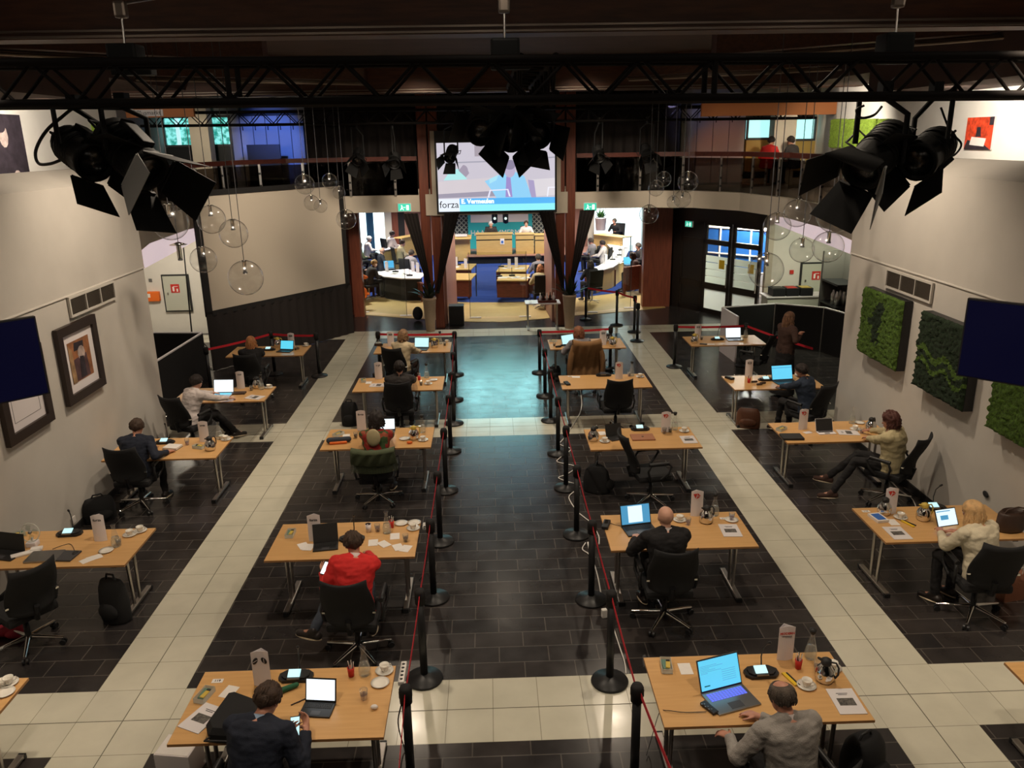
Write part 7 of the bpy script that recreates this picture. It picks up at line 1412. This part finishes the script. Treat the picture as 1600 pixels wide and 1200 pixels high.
# --- D4
c = put('card', 'D4', 1166, 585, 0); mark(c, 'square', 'CU'); put('mic', 'D4', 1197, 594, 0); laptop('open laptop with light blue page at the far right desk', 1228, 598, .12, .40, .27, 'sky', 'blackpl', 'ink', 1.9, [(.0, .82, 1, .86, 'led_b')]); put('stick', 'D4', 1170, 598)
t = thing('glasses_case', 'black case at the left end of the far right desk', 'case', at(1140, 592, TZ), .5); b = MB('blackpl'); b.box((0, 0, .02), (.09, .17, .04), bev=.012); b.build('case', t); b = MB('chrome'); b.box((0, .02, .042), (.03, .07, .004)); b.build('bright_strip', t)
for i, (u, v) in enumerate(((1179, 598), (1187, 602), (1192, 600))): small('key_pouch', 'small dark red object on the far right desk, %s of three' % ('left', 'middle', 'right')[i], 'pouch', at(u, v, TZ), ['leather'], lambda b: b.caps((-.04, 0, .02), (.04, .01, .02), .02, .018, 8))
# --- D5
c = put('card', 'D5', 1090, 529, 0); mark(c, 'square', 'CU'); put('ythermos', 'D5', 1085, 536, .4); put('mic', 'D5', 1121, 531, 0); put('carafe', 'D5', 1165, 527); put('sheet', 'D5', 1111, 538, 1.4); laptop('bright white laptop on the back right desk with empty chair', 1148, 531, 0, .34, .23, 'whiteled', 'grey', 'dgrey', 1.85); put('cola', 'D5', 1096, 531)
small('phone', 'small black phone on the back right desk', 'phone', at(1099, 538, TZ), ['ink'], lambda b: b.box((0, 0, .006), (.08, .15, .012), rz=1.2))

# ================================================================== THINGS ON THE FLOOR
def bag(lab, u, v, rz, w, d, h, m='blackfab', z=0, strap=True, nm='bag'):
    t = thing(nm, lab, 'bag', at(u, v, z), rz); b = MB(m); n = 16; rs = []
    for f, k in ((0, .92), (.06, 1.0), (.5, 1.0), (.8, .85), (.97, .5), (1, .3)): rs.append((V((0, 0, h*f)), V((1, 0, 0)), V((0, 1, 0)), w/2*(.55+.45*k), d/2*k))
    loft(b, rs, 18); b.build('body', t); q = MB(m); q.ell((0, -d*.45, h*.32), (w*.36, d*.22, h*.22), 14); q.build('front_pocket', t)
    if strap: s_ = MB('blackpl' if m == 'blackfab' else m); s_.tube([(-w*.2, 0, h*.95), (-w*.12, 0, h*1.12), (w*.12, 0, h*1.12), (w*.2, 0, h*.95)], .012, 6); s_.build('handle', t)
    return t
bag('black trolley bag under the lower left desk', 184, 968, -.3, .34, .24, .50); bag('black bag leaning on the left wall before the fan desk', 158, 812, .6, .42, .26, .34); bag('black bag behind the post beside the sideways chair', 932, 768, 1.2, .20, .40, .42); bag('black backpack beside the desk of the woman in print top', 548, 664, 0, .32, .22, .44)
bag('brown leather briefcase on the floor at the far right desk', 1168, 668, -.35, .42, .16, .36, 'brownl', strap=False, nm='briefcase'); bag('black bag on the floor behind the grey-sweatered man', 1345, 1205, .5, .40, .30, .34); bag('black bag under the desk before the woman in cream blazer', 605, 572, .4, .42, .3, .24); bag('dark bag at the near post of the back right-of-aisle desk', 866, 590, .3, .3, .2, .26)
t = thing('gift_bag', 'copper-coloured paper bag beside the blonde woman\u2019s chair', 'bag', at(1577, 935, 0), .2); M['copperp'] = mat('copper_paper', (.50, .22, .13), .25, .6, bump=.6, bs=25); b = MB('copperp'); b.slab([(-.13, -.06, 0), (.13, -.06, 0), (.13, .06, 0), (-.13, .06, 0)], (0, 0, 1), .33); b.build('bag_body', t); b = MB('cable'); b.tube([(-.05, -.06, .33), (-.04, -.07, .42), (.04, -.07, .42), (.05, -.06, .33)], .004, 6); b.build('cord_handle', t)
t = thing('white_box', 'white carton under the front left desk', 'box', at(285, 1205, 0), -.15); b = MB('card'); b.box((0, 0, .13), (.30, .24, .26), bev=.006); b.build('carton', t); b = MB('paper'); b.box((0, 0, .262), (.28, .22, .004)); b.build('lid', t)
M['redbag'] = mat('dark_red_cloth', (.28, .01, .03), .7); t = thing('red_scarf', 'dark red cloth bundle on the floor under the lower left chair', 'cloth', at(12, 990, 0), 0); b = MB('redbag'); b.ell((0, 0, .07), (.2, .12, .08), 14); b.ell((.12, -.05, .05), (.12, .09, .06), 14); b.build('bundle', t)
# white cable snaking along the right post line, with power strips
wc = [(905, 600), (908, 640), (882, 683), (875, 694), (892, 702), (874, 716), (872, 722), (899, 729), (886, 741), (873, 747), (900, 757), (905, 762), (890, 774), (891, 783), (903, 800), (922, 816), (935, 836), (936, 850)]
cable([at(u, v, .012) for u, v in wc], .008, 'cable', 'white cable snaking on the floor along the right post line', 'floor_cable')
cable([at(u, v, .012) for u, v in ((915, 848), (910, 858), (920, 866), (928, 880), (935, 905), (940, 935))], .008, 'cable', 'white cable stretch between second and third right posts', 'floor_cable')
cable([at(u, v, .012) for u, v in ((955, 968), (960, 985), (968, 1010), (976, 1035), (978, 1052))], .007, 'cable', 'white cable right of the nearest right post base', 'floor_cable')
small('power_adapter', 'small white power adapter hanging at the second right post', 'adapter', at(944, 958, .05), ['cable'], lambda b: b.box((0, 0, 0), (.06, .05, .10), rz=.2, bev=.01))
for i, (u, v, zz, lab) in enumerate(((629, 1052, .70, 'white power strip clamped at the right edge of the front left desk'), (664, 822, .72, 'white power strip at the right corner of the red-sweatered man\u2019s desk'), (921, 852, .022, 'white power strip on the floor near the bald man\u2019s desk'))):
    small('power_strip', lab, 'power strip', at(u, v, zz), ['cable', 'ink'], lambda b: (b.box((0, 0, 0), (.05, .28 if i == 0 else .12, .04), bev=.008), setattr(b, 'm', 1), [b.ell((0, -.1+.05*k, .02), (.014, .014, .004), 8) for k in range(5 if i == 0 else 2)]))
cable([at(627, 1070, .7), at(628, 1095, .5), at(622, 1130, .25), at(632, 1170, .02), at(640, 1200, .02)], .006, 'ink', 'black cable hanging from the power strip, front left desk')
cable([at(668, 828, .7), at(668, 860, .3), at(664, 890, .02), at(655, 905, .02)], .005, 'ink', 'black cable hanging beside the desk of the man in red')
cable([at(1272, 605, .7), at(1280, 625, .5), at(1284, 648, .02), at(1300, 655, .02), at(1290, 662, .02), at(1275, 668, .02)], .006, 'ink', 'black cables hanging at the right end of the far right desk')
cable([at(1385, 744, .02), at(1405, 765, .02), at(1425, 780, .02), at(1432, 795, .02)], .008, 'cable', 'white cable on the floor along the right wall', 'floor_cable')
# white face mask of the man at the far right laptop, socket on right wall
small('wall_socket', 'black oval socket low on the right wall above the handbag', 'socket', atX(1540, 772, XR-.01), ['ink'], lambda b: b.ell((0, 0, 0), (.012, .06, .04), 14))
small('wall_socket', 'white socket low on the left wall behind the fan desk', 'socket', atX(115, 812, XL+.01), ['paper'], lambda b: b.box((0, 0, 0), (.02, .09, .09), bev=.004))
